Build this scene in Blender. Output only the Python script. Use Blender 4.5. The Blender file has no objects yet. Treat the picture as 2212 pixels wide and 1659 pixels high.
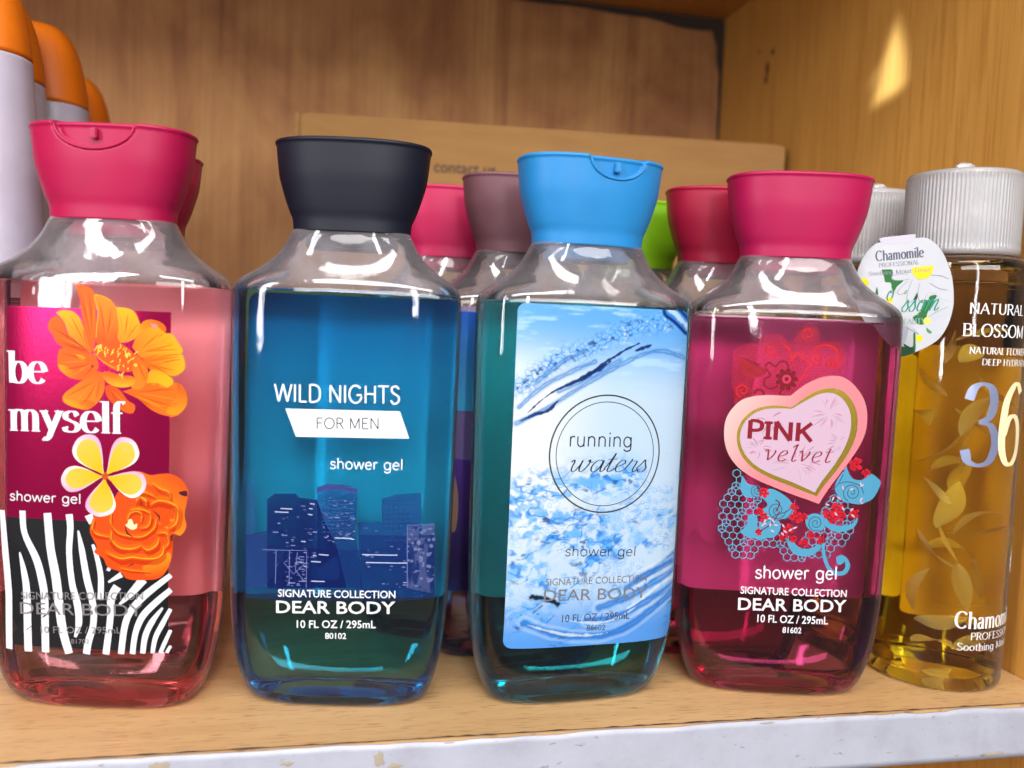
import bpy, bmesh, math, random
import numpy as np
from mathutils import Vector, Matrix
from mathutils.geometry import tessellate_polygon

# ------------------------------------------------------------------ scene, camera, light
scene = bpy.context.scene
col = scene.collection
random.seed(7)

CAM_YAW, CAM_PITCH, CAM_ROLL = math.radians(11.717), math.radians(3.672), math.radians(2.344)
def add_camera():
    cd = bpy.data.cameras.new('camera'); cam = bpy.data.objects.new('camera', cd); col.objects.link(cam)
    cy, sy, cp, sp = math.cos(CAM_YAW), math.sin(CAM_YAW), math.cos(CAM_PITCH), math.sin(CAM_PITCH)
    fwd = Vector((sy*cp, cy*cp, -sp)); right = Vector((cy, -sy, 0)); up = right.cross(fwd)
    c, s = math.cos(CAM_ROLL), math.sin(CAM_ROLL)
    r2 = right*c+up*s; u2 = up*c-right*s
    m = Matrix((r2, u2, -fwd)).transposed().to_4x4(); m.translation = Vector((0, 0, .1250))
    cam.matrix_world = m
    cd.sensor_width = 36; cd.sensor_fit = 'HORIZONTAL'; cd.lens = 36*1810.2/2212
    cd.clip_start = .01; cd.clip_end = 50
    cd.dof.use_dof = True; cd.dof.focus_distance = .283; cd.dof.aperture_fstop = 8.5
    scene.camera = cam
add_camera()

world = bpy.data.worlds.new('World'); scene.world = world; world.use_nodes = True
bg = world.node_tree.nodes['Background']; bg.inputs[0].default_value = (.90, .89, .94, 1); bg.inputs[1].default_value = .16
scene.view_settings.view_transform = 'Standard'; scene.view_settings.look = 'None'
scene.view_settings.exposure = .24; scene.view_settings.gamma = 1
scene.view_settings.use_curve_mapping = False
cy_ = scene.cycles
cy_.max_bounces = 20; cy_.diffuse_bounces = 4; cy_.glossy_bounces = 6; cy_.transmission_bounces = 16
cy_.transparent_max_bounces = 32; cy_.volume_bounces = 0
cy_.caustics_reflective = True; cy_.caustics_refractive = True; cy_.blur_glossy = 0
cy_.sample_clamp_indirect = 0; cy_.use_denoising = True

def area(name, loc, target, sx, sy, power, color):
    ld = bpy.data.lights.new(name, 'AREA'); ld.shape = 'RECTANGLE'; ld.size = sx; ld.size_y = sy
    ld.energy = power; ld.color = color
    o = bpy.data.objects.new(name, ld); col.objects.link(o); o.location = loc
    o.rotation_euler = (Vector(target)-Vector(loc)).to_track_quat('-Z', 'Y').to_euler()
    return o
area('daylight_doorway', (-.80, -.45, .52), (.02, .28, .13), .11, .95, 9, (.97, .97, 1.0))
area('shop_window', (.03, -.95, .60), (.05, .30, .13), .08, .95, 6.0, (.95, .96, 1.0))
area('ceiling_lamp', (.02, -.62, 1.25), (.02, .35, 0), 1.1, .24, 14, (1.0, .98, .95))
area('ceiling_lamp', (.10, -1.45, .80), (.05, .45, .15), 2.1, .34, 27, (1.0, .98, .95))

def sun_patch():
    """sunbeam slipping through a gap outside: a spot lamp with a shaped opening"""
    loc = Vector((-.35, -.45, .62)); target = Vector((.2595, .372, .2585))
    ld = bpy.data.lights.new('sunbeam', 'SPOT'); ld.energy = 230; ld.spot_size = math.radians(9); ld.spot_blend = .1
    ld.shadow_soft_size = .003; ld.color = (.66, .86, 1.15)
    o = bpy.data.objects.new('sunbeam', ld); col.objects.link(o); o.location = loc
    q = (target-loc).to_track_quat('-Z', 'Y'); o.rotation_euler = q.to_euler()
    def loc2(y, z):
        d = q.inverted() @ (Vector((.2595, y, z))-loc)
        return (d.x/d.z, d.y/d.z)
    ld.use_nodes = True; nt = ld.node_tree; nt.nodes.clear()
    N = nt.nodes.new; L = nt.links.new
    tc = N('ShaderNodeTexCoord'); sep = N('ShaderNodeSeparateXYZ'); L(tc.outputs['Normal'], sep.inputs[0])
    def mth(op, a, b=None):
        n = N('ShaderNodeMath'); n.operation = op
        for k, v in enumerate((a, b)):
            if v is None: continue
            if isinstance(v, (int, float)): n.inputs[k].default_value = v
            else: L(v, n.inputs[k])
        return n.outputs[0]
    sx = mth('DIVIDE', sep.outputs[0], sep.outputs[2]); sy = mth('DIVIDE', sep.outputs[1], sep.outputs[2])
    def mask(poly, soft):
        P = [loc2(*p) for p in poly]; cx = sum(p[0] for p in P)/len(P); cyy = sum(p[1] for p in P)/len(P)
        out = None
        for i in range(len(P)):
            a, b = P[i], P[(i+1) % len(P)]
            nx, ny = b[1]-a[1], a[0]-b[0]; l = math.hypot(nx, ny); nx /= l; ny /= l
            if nx*(cx-a[0])+ny*(cyy-a[1]) < 0: nx, ny = -nx, -ny
            d = mth('ADD', mth('ADD', mth('MULTIPLY', sx, nx), mth('MULTIPLY', sy, ny)), -(nx*a[0]+ny*a[1]))
            n = N('ShaderNodeMapRange'); n.interpolation_type = 'SMOOTHSTEP'
            n.inputs['From Min'].default_value = -soft; n.inputs['From Max'].default_value = soft
            L(d, n.inputs['Value'])
            out = n.outputs[0] if out is None else mth('MULTIPLY', out, n.outputs[0])
        return out
    m1 = mask([(.3722, .2815), (.3628, .264), (.3622, .2480), (.3850, .2452)], .0026)
    m2 = mask([(.3795, .2660), (.3885, .2600), (.3890, .2545), (.3870, .2530)], .003)
    em = N('ShaderNodeEmission'); L(mth('ADD', m1, mth('MULTIPLY', m2, .35)), em.inputs['Strength'])
    ou = N('ShaderNodeOutputLight'); L(em.outputs[0], ou.inputs[0])
sun_patch()
# ------------------------------------------------------------------ bottle shape
# ---- shower gel bottle cross-sections: (height, half width, half depth, superellipse power), millimetres
BODY = [(0, 25.49, 10.58, 2.5),(0.8, 28.48, 12.37, 2.7),(2.5, 30.01, 13.51, 2.9),(6, 31.55, 14.65, 3.2),(11, 32.9, 15.63, 3.5),(20, 34.44, 16.52, 3.8),(33, 35.5, 17.01, 4.0),(60, 36.07, 17.26, 4.0),(100, 36.46, 17.42, 4.0),(128, 36.65, 17.5, 4.0),(133.5, 36.56, 17.42, 4.0),(136, 36.07, 17.09, 3.9),(137.8, 34.92, 16.44, 3.7),(139.2, 33.29, 15.76, 3.5),(141, 30.4, 14.86, 3.2),(143.4, 27.12, 13.89, 3.0),(146.6, 23.66, 12.87, 2.8),(150, 21.3, 12.1, 2.7),(153.8, 19.4, 11.58, 2.6)]
def pchip(xs, ys, xq):
    xs = np.asarray(xs, float); ys = np.asarray(ys, float); xq = np.asarray(xq, float)
    h = np.diff(xs); d = np.diff(ys)/h; m = np.zeros(len(xs))
    m[0] = d[0]; m[-1] = d[-1]
    for i in range(1, len(xs)-1):
        if d[i-1]*d[i] > 0:
            w1 = 2*h[i]+h[i-1]; w2 = h[i]+2*h[i-1]
            m[i] = (w1+w2)/(w1/d[i-1]+w2/d[i])
    k = np.clip(np.searchsorted(xs, xq)-1, 0, len(xs)-2)
    t = (xq-xs[k])/h[k]
    return (ys[k]*(1+2*t)*(1-t)**2+h[k]*m[k]*t*(1-t)**2+ys[k+1]*t*t*(3-2*t)+h[k]*m[k+1]*t*t*(t-1))
def section(prof, z):
    p = np.array(prof, float)
    return [pchip(p[:, 0], p[:, i], z) for i in (1, 2, 3)]
def front(prof, u, v):
    """point on the front face at u across, v up (mm) and its outward normal"""
    a, b, n = [float(q) for q in section(prof, v)]
    r = min(abs(u)/a, 0.9995)
    y = b*(1-r**n)**(1/n)
    gx = math.copysign((abs(u)/a)**(n-1)/a, u); gy = (y/b)**(n-1)/b
    l = math.hypot(gx, gy)
    return (u, -y), (gx/l, -gy/l)
# ------------------------------------------------------------------ materials
def mat(name):
    m = bpy.data.materials.new(name); m.use_nodes = True; nt = m.node_tree; nt.nodes.clear()
    out = nt.nodes.new('ShaderNodeOutputMaterial')
    return m, nt, out
def nd(nt, typ, **kw):
    n = nt.nodes.new(typ)
    for k, v in kw.items():
        if k.startswith('i_'):
            key = k[2:]; key = int(key) if key.isdigit() else key.replace('_', ' ')
            n.inputs[key].default_value = v
        else: setattr(n, k, v)
    return n
KD = .85                                                         # real albedo of the opaque things
def ramp(nt, stops, k=1):
    n = nt.nodes.new('ShaderNodeValToRGB'); e = n.color_ramp.elements
    while len(e) < len(stops): e.new(.5)
    for i, (p, c) in enumerate(stops):
        e[i].position = p; e[i].color = (*[q*k for q in c[:3]], 1)
    return n
def coords(nt, scale=(1, 1, 1), rot=(0, 0, 0)):
    tc = nt.nodes.new('ShaderNodeTexCoord'); mp = nt.nodes.new('ShaderNodeMapping')
    mp.inputs['Scale'].default_value = scale; mp.inputs['Rotation'].default_value = rot
    nt.links.new(tc.outputs['Object'], mp.inputs[0]); return mp.outputs[0]
def plain(name, c, rough=.5, metal=0., spec=.32, bump=0, sss=0, coat=0):
    m, nt, out = mat(name); p = nd(nt, 'ShaderNodeBsdfPrincipled', i_Roughness=rough, i_Metallic=metal)
    p.inputs['Specular IOR Level'].default_value = spec; p.inputs['Coat Weight'].default_value = coat
    v = coords(nt, (1, 1, 1))
    nz = nd(nt, 'ShaderNodeTexNoise', i_Scale=90, i_Detail=4); nt.links.new(v, nz.inputs['Vector'])
    r = ramp(nt, [(.25, tuple(q*.93 for q in c)), (.75, tuple(min(1, q*1.05) for q in c))], KD); nt.links.new(nz.outputs[0], r.inputs[0])
    nt.links.new(r.outputs[0], p.inputs['Base Color'])
    if sss:
        p.inputs['Subsurface Weight'].default_value = sss; p.inputs['Subsurface Radius'].default_value = (1, .5, .4); p.inputs['Subsurface Scale'].default_value = .002
    if bump:
        n2 = nd(nt, 'ShaderNodeTexNoise', i_Scale=1500, i_Detail=2); nt.links.new(v, n2.inputs['Vector'])
        b = nd(nt, 'ShaderNodeBump', i_Strength=bump, i_Distance=.0002); nt.links.new(n2.outputs[0], b.inputs['Height']); nt.links.new(b.outputs[0], p.inputs['Normal'])
    nt.links.new(p.outputs[0], out.inputs[0]); return m

def mat_shelf_top():
    m, nt, out = mat('oak_melamine_top'); L = nt.links.new
    p = nd(nt, 'ShaderNodeBsdfPrincipled', i_Roughness=.42)
    n1 = nd(nt, 'ShaderNodeTexNoise', i_Scale=1, i_Detail=5, i_Roughness=.6); L(coords(nt, (7, 130, 40)), n1.inputs['Vector'])
    r1 = ramp(nt, [(.25, (.55, .325, .140)), (.5, (.62, .375, .168)), (.78, (.68, .43, .205))], KD); L(n1.outputs[0], r1.inputs[0])
    n2 = nd(nt, 'ShaderNodeTexNoise', i_Scale=1, i_Detail=3); L(coords(nt, (105, 1500, 60)), n2.inputs['Vector'])
    r2 = ramp(nt, [(.58, (1, 1, 1)), (.67, (.42, .32, .25))]); L(n2.outputs[0], r2.inputs[0])
    mx = nd(nt, 'ShaderNodeMix', data_type='RGBA', blend_type='MULTIPLY'); mx.inputs['Factor'].default_value = .75
    L(r1.outputs[0], mx.inputs['A']); L(r2.outputs[0], mx.inputs['B'])
    n3 = nd(nt, 'ShaderNodeTexNoise', i_Scale=14, i_Detail=3); L(coords(nt), n3.inputs['Vector'])
    r3 = ramp(nt, [(.3, (.90, .88, .86)), (.65, (1, 1, 1))]); L(n3.outputs[0], r3.inputs[0])
    m2 = nd(nt, 'ShaderNodeMix', data_type='RGBA', blend_type='MULTIPLY'); m2.inputs['Factor'].default_value = 1
    L(mx.outputs['Result'], m2.inputs['A']); L(r3.outputs[0], m2.inputs['B'])
    L(m2.outputs['Result'], p.inputs['Base Color']); L(p.outputs[0], out.inputs[0]); return m
def mat_edge():
    m, nt, out = mat('white_edge_tape'); L = nt.links.new
    p = nd(nt, 'ShaderNodeBsdfPrincipled', i_Roughness=.4)
    n1 = nd(nt, 'ShaderNodeTexNoise', i_Scale=60, i_Detail=6, i_Roughness=.65); L(coords(nt), n1.inputs['Vector'])
    r1 = ramp(nt, [(.3, (.36, .355, .41)), (.5, (.41, .41, .475)), (.7, (.44, .44, .51))], KD); L(n1.outputs[0], r1.inputs[0])
    n2 = nd(nt, 'ShaderNodeTexNoise', i_Scale=1, i_Detail=5, i_Roughness=.7); L(coords(nt, (160, 160, 420)), n2.inputs['Vector'])
    r2 = ramp(nt, [(.29, (.40, .32, .26)), (.36, (1, 1, 1))]); L(n2.outputs[0], r2.inputs[0])
    mx = nd(nt, 'ShaderNodeMix', data_type='RGBA', blend_type='MULTIPLY'); mx.inputs['Factor'].default_value = .8
    L(r1.outputs[0], mx.inputs['A']); L(r2.outputs[0], mx.inputs['B'])
    L(mx.outputs['Result'], p.inputs['Base Color'])
    b = nd(nt, 'ShaderNodeBump', i_Strength=.35, i_Distance=.0008); L(n1.outputs[0], b.inputs['Height']); L(b.outputs[0], p.inputs['Normal'])
    L(p.outputs[0], out.inputs[0]); return m
def mat_back_ply():
    m, nt, out = mat('streaked_plywood'); L = nt.links.new
    p = nd(nt, 'ShaderNodeBsdfPrincipled', i_Roughness=.7)
    n1 = nd(nt, 'ShaderNodeTexNoise', i_Scale=1, i_Detail=6, i_Roughness=.62, i_Distortion=.6); L(coords(nt, (16, 16, 8)), n1.inputs['Vector'])
    r1 = ramp(nt, [(.28, (.26, .092, .027)), (.5, (.43, .194, .060)), (.72, (.58, .315, .105))], KD); L(n1.outputs[0], r1.inputs[0])
    n2 = nd(nt, 'ShaderNodeTexNoise', i_Scale=1, i_Detail=5, i_Roughness=.6); L(coords(nt, (95, 95, 2.2)), n2.inputs['Vector'])
    r2 = ramp(nt, [(.26, (.62, .52, .45)), (.42, (.95, .93, .91)), (.62, (1, 1, 1))]); L(n2.outputs[0], r2.inputs[0])
    mx = nd(nt, 'ShaderNodeMix', data_type='RGBA', blend_type='MULTIPLY'); mx.inputs['Factor'].default_value = .9
    L(r1.outputs[0], mx.inputs['A']); L(r2.outputs[0], mx.inputs['B'])
    n3 = nd(nt, 'ShaderNodeTexNoise', i_Scale=1, i_Detail=3); L(coords(nt, (420, 420, 9)), n3.inputs['Vector'])
    r3 = ramp(nt, [(.3, (.78, .74, .7)), (.6, (1, 1, 1))]); L(n3.outputs[0], r3.inputs[0])
    m2 = nd(nt, 'ShaderNodeMix', data_type='RGBA', blend_type='MULTIPLY'); m2.inputs['Factor'].default_value = .8
    L(mx.outputs['Result'], m2.inputs['A']); L(r3.outputs[0], m2.inputs['B'])
    L(m2.outputs['Result'], p.inputs['Base Color']); L(p.outputs[0], out.inputs[0]); return m
def mat_side_oak(name='oak_laminate_side'):
    m, nt, out = mat(name); L = nt.links.new
    p = nd(nt, 'ShaderNodeBsdfPrincipled', i_Roughness=.38)
    n1 = nd(nt, 'ShaderNodeTexNoise', i_Scale=1, i_Detail=5, i_Roughness=.6, i_Distortion=.3); L(coords(nt, (120, 120, 3)), n1.inputs['Vector'])
    r1 = ramp(nt, [(.28, (.56, .265, .050)), (.5, (.62, .305, .064)), (.72, (.66, .335, .078))], KD); L(n1.outputs[0], r1.inputs[0])
    n2 = nd(nt, 'ShaderNodeTexNoise', i_Scale=1, i_Detail=3); L(coords(nt, (900, 900, 28)), n2.inputs['Vector'])
    r2 = ramp(nt, [(.36, (.78, .70, .62)), (.52, (1, 1, 1))]); L(n2.outputs[0], r2.inputs[0])
    mx = nd(nt, 'ShaderNodeMix', data_type='RGBA', blend_type='MULTIPLY'); mx.inputs['Factor'].default_value = .7
    L(r1.outputs[0], mx.inputs['A']); L(r2.outputs[0], mx.inputs['B'])
    L(mx.outputs['Result'], p.inputs['Base Color']); L(p.outputs[0], out.inputs[0]); return m
def mat_card():
    m, nt, out = mat('brown_cardboard'); L = nt.links.new
    p = nd(nt, 'ShaderNodeBsdfPrincipled', i_Roughness=.85)
    n1 = nd(nt, 'ShaderNodeTexNoise', i_Scale=1, i_Detail=4); L(coords(nt, (30, 30, 160)), n1.inputs['Vector'])
    r1 = ramp(nt, [(.3, (.33, .162, .046)), (.7, (.385, .20, .060))], KD); L(n1.outputs[0], r1.inputs[0])
    L(r1.outputs[0], p.inputs['Base Color']); L(p.outputs[0], out.inputs[0]); return m
def mat_clear(name, tint=(.99, .99, .99), haze=.004, rough=.06, top=None):
    """thin clear plastic wall: lets light straight through, mirrors by Fresnel, a trace of haze"""
    m, nt, out = mat(name); L = nt.links.new
    tr = nd(nt, 'ShaderNodeBsdfTransparent', i_Color=(*tint, 1)); gl = nd(nt, 'ShaderNodeBsdfGlossy', i_Roughness=rough)
    fr = nd(nt, 'ShaderNodeFresnel', i_IOR=1.47)
    n1 = nd(nt, 'ShaderNodeTexNoise', i_Scale=1, i_Detail=3, i_Roughness=.55); L(coords(nt, (75, 75, 42)), n1.inputs['Vector'])
    b = nd(nt, 'ShaderNodeBump', i_Strength=.20, i_Distance=.0011); L(n1.outputs[0], b.inputs['Height'])
    L(b.outputs[0], gl.inputs['Normal'])
    geo = nd(nt, 'ShaderNodeNewGeometry')
    df = nd(nt, 'ShaderNodeBsdfDiffuse', i_Color=(.84, .75, .79, 1)); tl = nd(nt, 'ShaderNodeBsdfTranslucent', i_Color=(.84, .75, .79, 1))
    ad = nd(nt, 'ShaderNodeMixShader'); ad.inputs[0].default_value = .5; L(df.outputs[0], ad.inputs[1]); L(tl.outputs[0], ad.inputs[2])
    lw = nd(nt, 'ShaderNodeLayerWeight', i_Blend=.5)
    pw = nd(nt, 'ShaderNodeMath', operation='POWER'); L(lw.outputs['Facing'], pw.inputs[0]); pw.inputs[1].default_value = 4.0
    ml = nd(nt, 'ShaderNodeMath', operation='MULTIPLY_ADD'); L(pw.outputs[0], ml.inputs[0]); ml.inputs[1].default_value = .45; ml.inputs[2].default_value = haze
    if top:                                                      # milky haze painted into the empty upper part, for its inner-wall reflections
        sz = nd(nt, 'ShaderNodeSeparateXYZ'); L(coords(nt), sz.inputs[0])
        mr = nd(nt, 'ShaderNodeMapRange', interpolation_type='SMOOTHSTEP'); L(sz.outputs[2], mr.inputs['Value'])
        mr.inputs['From Min'].default_value = top[0]; mr.inputs['From Max'].default_value = top[1]; mr.inputs['To Max'].default_value = top[2]
        n9 = nd(nt, 'ShaderNodeTexNoise', i_Scale=110, i_Detail=4); L(coords(nt), n9.inputs['Vector'])
        m9 = nd(nt, 'ShaderNodeMath', operation='MULTIPLY'); L(mr.outputs[0], m9.inputs[0]); L(n9.outputs[0], m9.inputs[1])
        m8 = nd(nt, 'ShaderNodeMath', operation='ADD'); L(ml.outputs[0], m8.inputs[0]); L(m9.outputs[0], m8.inputs[1]); ml = m8
    m1 = nd(nt, 'ShaderNodeMixShader'); L(ml.outputs[0], m1.inputs[0]); L(tr.outputs[0], m1.inputs[1]); L(ad.outputs[0], m1.inputs[2])
    m2 = nd(nt, 'ShaderNodeMixShader'); L(fr.outputs[0], m2.inputs[0]); L(m1.outputs[0], m2.inputs[1]); L(gl.outputs[0], m2.inputs[2])
    L(m2.outputs[0], out.inputs[0]); return m
def mat_gel(name, sigma, ior=1.29):
    m, nt, out = mat(name); L = nt.links.new
    g = nd(nt, 'ShaderNodeBsdfGlass', i_Roughness=0, i_IOR=ior); L(g.outputs[0], out.inputs[0])
    d = max(sigma); v = nd(nt, 'ShaderNodeVolumeAbsorption', i_Density=d, i_Color=(*[1-s/d for s in sigma], 1))
    L(v.outputs[0], out.inputs['Volume']); return m
def mat_ink(name, rough=.38, metal=0., bump=0., paper=True):
    m, nt, out = mat(name); L = nt.links.new
    p = nd(nt, 'ShaderNodeBsdfPrincipled', i_Roughness=rough, i_Metallic=metal)
    at = nd(nt, 'ShaderNodeAttribute', attribute_name='ink'); gm = nd(nt, 'ShaderNodeNewGeometry'); mb = nd(nt, 'ShaderNodeMix', data_type='RGBA'); mb.inputs['B'].default_value = (.78, .78, .80, 1)   # white paper underside
    if paper: L(gm.outputs['Backfacing'], mb.inputs['Factor'])
    else: mb.inputs['Factor'].default_value = 0
    L(at.outputs['Color'], mb.inputs['A']); dk = nd(nt, 'ShaderNodeMix', data_type='RGBA', blend_type='MULTIPLY'); dk.inputs['Factor'].default_value = 1; dk.inputs['B'].default_value = (KD if paper else 1,)*3+(1,)
    L(mb.outputs['Result'], dk.inputs['A']); L(dk.outputs['Result'], p.inputs['Base Color']); p.inputs['Specular IOR Level'].default_value = .14; L(at.outputs['Alpha'], p.inputs['Alpha'])
    if bump:
        n1 = nd(nt, 'ShaderNodeTexNoise', i_Scale=1, i_Detail=3, i_Roughness=.7); L(coords(nt, (1800, 1800, 500)), n1.inputs['Vector'])
        b = nd(nt, 'ShaderNodeBump', i_Strength=bump, i_Distance=.00025); L(n1.outputs[0], b.inputs['Height']); L(b.outputs[0], p.inputs['Normal'])
    L(p.outputs[0], out.inputs[0]); return m
def mat_frost(name):
    m, nt, out = mat(name); L = nt.links.new
    tr = nd(nt, 'ShaderNodeBsdfTransparent', i_Color=(.95, .93, .92, 1)); df = nd(nt, 'ShaderNodeBsdfDiffuse', i_Color=(.88, .86, .88, 1))
    tl = nd(nt, 'ShaderNodeBsdfTranslucent', i_Color=(.92, .90, .90, 1)); gl = nd(nt, 'ShaderNodeBsdfGlossy', i_Roughness=.22)
    a = nd(nt, 'ShaderNodeMixShader'); a.inputs[0].default_value = .45; L(df.outputs[0], a.inputs[1]); L(tl.outputs[0], a.inputs[2])
    b = nd(nt, 'ShaderNodeMixShader'); b.inputs[0].default_value = .50; L(tr.outputs[0], b.inputs[1]); L(a.outputs[0], b.inputs[2])
    fr = nd(nt, 'ShaderNodeFresnel', i_IOR=1.55); c = nd(nt, 'ShaderNodeMixShader'); L(fr.outputs[0], c.inputs[0]); L(b.outputs[0], c.inputs[1]); L(gl.outputs[0], c.inputs[2])
    L(c.outputs[0], out.inputs[0]); return m

def mat_petal():
    m, nt, out = mat('soaked_petal'); L = nt.links.new
    n1 = nd(nt, 'ShaderNodeTexNoise', i_Scale=150, i_Detail=4); L(coords(nt), n1.inputs['Vector'])
    r1 = ramp(nt, [(.3, (.90, .74, .44)), (.7, (.94, .82, .56))], KD); L(n1.outputs[0], r1.inputs[0])
    d = nd(nt, 'ShaderNodeBsdfDiffuse'); t = nd(nt, 'ShaderNodeBsdfTranslucent'); L(r1.outputs[0], d.inputs[0]); L(r1.outputs[0], t.inputs[0])
    a = nd(nt, 'ShaderNodeMixShader'); a.inputs[0].default_value = .4; L(d.outputs[0], a.inputs[1]); L(t.outputs[0], a.inputs[2])
    tr = nd(nt, 'ShaderNodeBsdfTransparent', i_Color=(.95, .85, .6, 1)); b = nd(nt, 'ShaderNodeMixShader'); b.inputs[0].default_value = .68; L(tr.outputs[0], b.inputs[1]); L(a.outputs[0], b.inputs[2]); L(b.outputs[0], out.inputs[0]); return m

M = dict(top=mat_shelf_top(), edge=mat_edge(), ply=mat_back_ply(), oak=mat_side_oak(), card=mat_card(),
         clear=mat_clear('clear_bottle_plastic', top=(.1335, .139, .31)), clear_round=mat_clear('clear_round_plastic'), frost=mat_frost('frosted_cap_plastic'),
         ink=mat_ink('printing_ink'), foil=mat_ink('pink_foil', .22, .72, .15), silver=mat_ink('silver_ink', .3, .75), gold=mat_ink('gold_ink', .35, .8, .4),
         back=mat_ink('label_reverse', .6, paper=False), glue=plain('glue_residue', (.36, .30, .23), .7), stain=plain('old_stain', (.16, .075, .028), .6), dirt=plain('dark_seam', (.05, .035, .028), .9),
         white=plain('white_bottle_plastic', (.44, .39, .475), .35, bump=.1), orange=plain('orange_cap_plastic', (.70, .155, .003), .5, bump=.1),
         petal=mat_petal(), paper=plain('tag_paper', (.47, .47, .50), .5), seal=plain('white_disc', (.8, .8, .8), .4))
INKS = [M['ink'], M['foil'], M['silver'], M['gold']]

# ------------------------------------------------------------------ object helpers
def tag(o, label=None, cat=None, group=None, kind=None):
    for k, v in (('label', label), ('category', cat), ('group', group), ('kind', kind)):
        if v: o[k] = v
    return o
def empty(name, loc, rz=0):
    o = bpy.data.objects.new(name, None); col.objects.link(o); o.location = loc; o.rotation_euler = (0, 0, rz); o.empty_display_size = .02
    return o
def link(name, me, parent=None, mats=()):
    o = bpy.data.objects.new(name, me); col.objects.link(o)
    for m in mats: me.materials.append(m)
    if parent: o.parent = parent
    return o
def mesh(name, verts, faces, parent=None, mats=(), smooth=True):
    me = bpy.data.meshes.new(name); me.from_pydata([tuple(v) for v in verts], [], faces); me.validate(); me.update()
    if smooth: me.shade_smooth()
    return link(name, me, parent, mats)
def box(name, lo, hi, m, parent=None, bevel=.0006):
    bm = bmesh.new(); bmesh.ops.create_cube(bm, size=1)
    for v in bm.verts: v.co = Vector([lo[i]+(v.co[i]+.5)*(hi[i]-lo[i]) for i in range(3)])
    if bevel: bmesh.ops.bevel(bm, geom=bm.edges[:], offset=bevel, segments=2, affect='EDGES')
    me = bpy.data.meshes.new(name); bm.to_mesh(me); bm.free(); return link(name, me, parent, (m,))
def ring_pts(a, b, n, N):
    """N points round a superellipse, evenly spaced along it, starting at the back centre seam (mm)"""
    t = np.linspace(0, 2*np.pi, 1441)[:-1]+np.pi/2
    c, s = np.cos(t), np.sin(t)
    x = a*np.sign(c)*np.abs(c)**(2/n); y = b*np.sign(s)*np.abs(s)**(2/n)
    x = np.append(x, x[0]); y = np.append(y, y[0])
    d = np.append(0, np.cumsum(np.hypot(np.diff(x), np.diff(y)))); q = np.linspace(0, d[-1], N+1)[:-1]
    return np.c_[np.interp(q, d, x), np.interp(q, d, y)]
def loft(name, rings, N, parent, m, close_bottom=True, close_top=True, tweak=None, extra=None):
    """rings: (z, a, b, n) in mm"""
    V = []; F = []
    for z, a, b, n in rings:
        for p in ring_pts(a, b, n, N): V.append((p[0], p[1], z))
    V = np.array(V)
    if tweak is not None: V = tweak(V)
    K = len(rings)
    for k in range(K-1):
        for i in range(N):
            j = (i+1) % N; F.append((k*N+i, k*N+j, (k+1)*N+j, (k+1)*N+i))
    if close_bottom: F.append(tuple(range(N-1, -1, -1)))
    if close_top: F.append(tuple(range((K-1)*N, K*N)))
    if extra:                                                     # inner face of the wall, a second skin of the same mesh
        k0 = len(V); V = np.concatenate([V]+[np.c_[ring_pts(a, b, n, N), np.full(N, z)] for z, a, b, n in extra])
        for k in range(len(extra)-1):
            for i in range(N):
                j = (i+1) % N; F.append((k0+k*N+i, k0+(k+1)*N+i, k0+(k+1)*N+j, k0+k*N+j))
    return mesh(name, V/1000, F, parent, (m,))
def dense(prof, zs):
    a, b, n = section(prof, zs); return [(float(z), float(p), float(q), float(r)) for z, p, q, r in zip(zs, a, b, n)]

# ------------------------------------------------------------------ drawn lettering (pen strokes on skeleton letters)
def arc(cx, cy, rx, ry, a0, a1, n=18):
    return [(cx+rx*math.cos(math.radians(a0+(a1-a0)*k/n)), cy+ry*math.sin(math.radians(a0+(a1-a0)*k/n))) for k in range(n+1)]
def spline(P, n=6):
    P = [P[0]]+list(P)+[P[-1]]; out = []
    for i in range(1, len(P)-2):
        p0, p1, p2, p3 = [np.array(q, float) for q in P[i-1:i+3]]
        for k in range(n):
            t = k/n; out.append(tuple(.5*((2*p1)+(-p0+p2)*t+(2*p0-5*p1+4*p2-p3)*t*t+(-p0+3*p1-3*p2+p3)*t**3)))
    return out+[tuple(P[-2])]
def sp(*P): return spline(P)
def ln(*P): return list(P)
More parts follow.
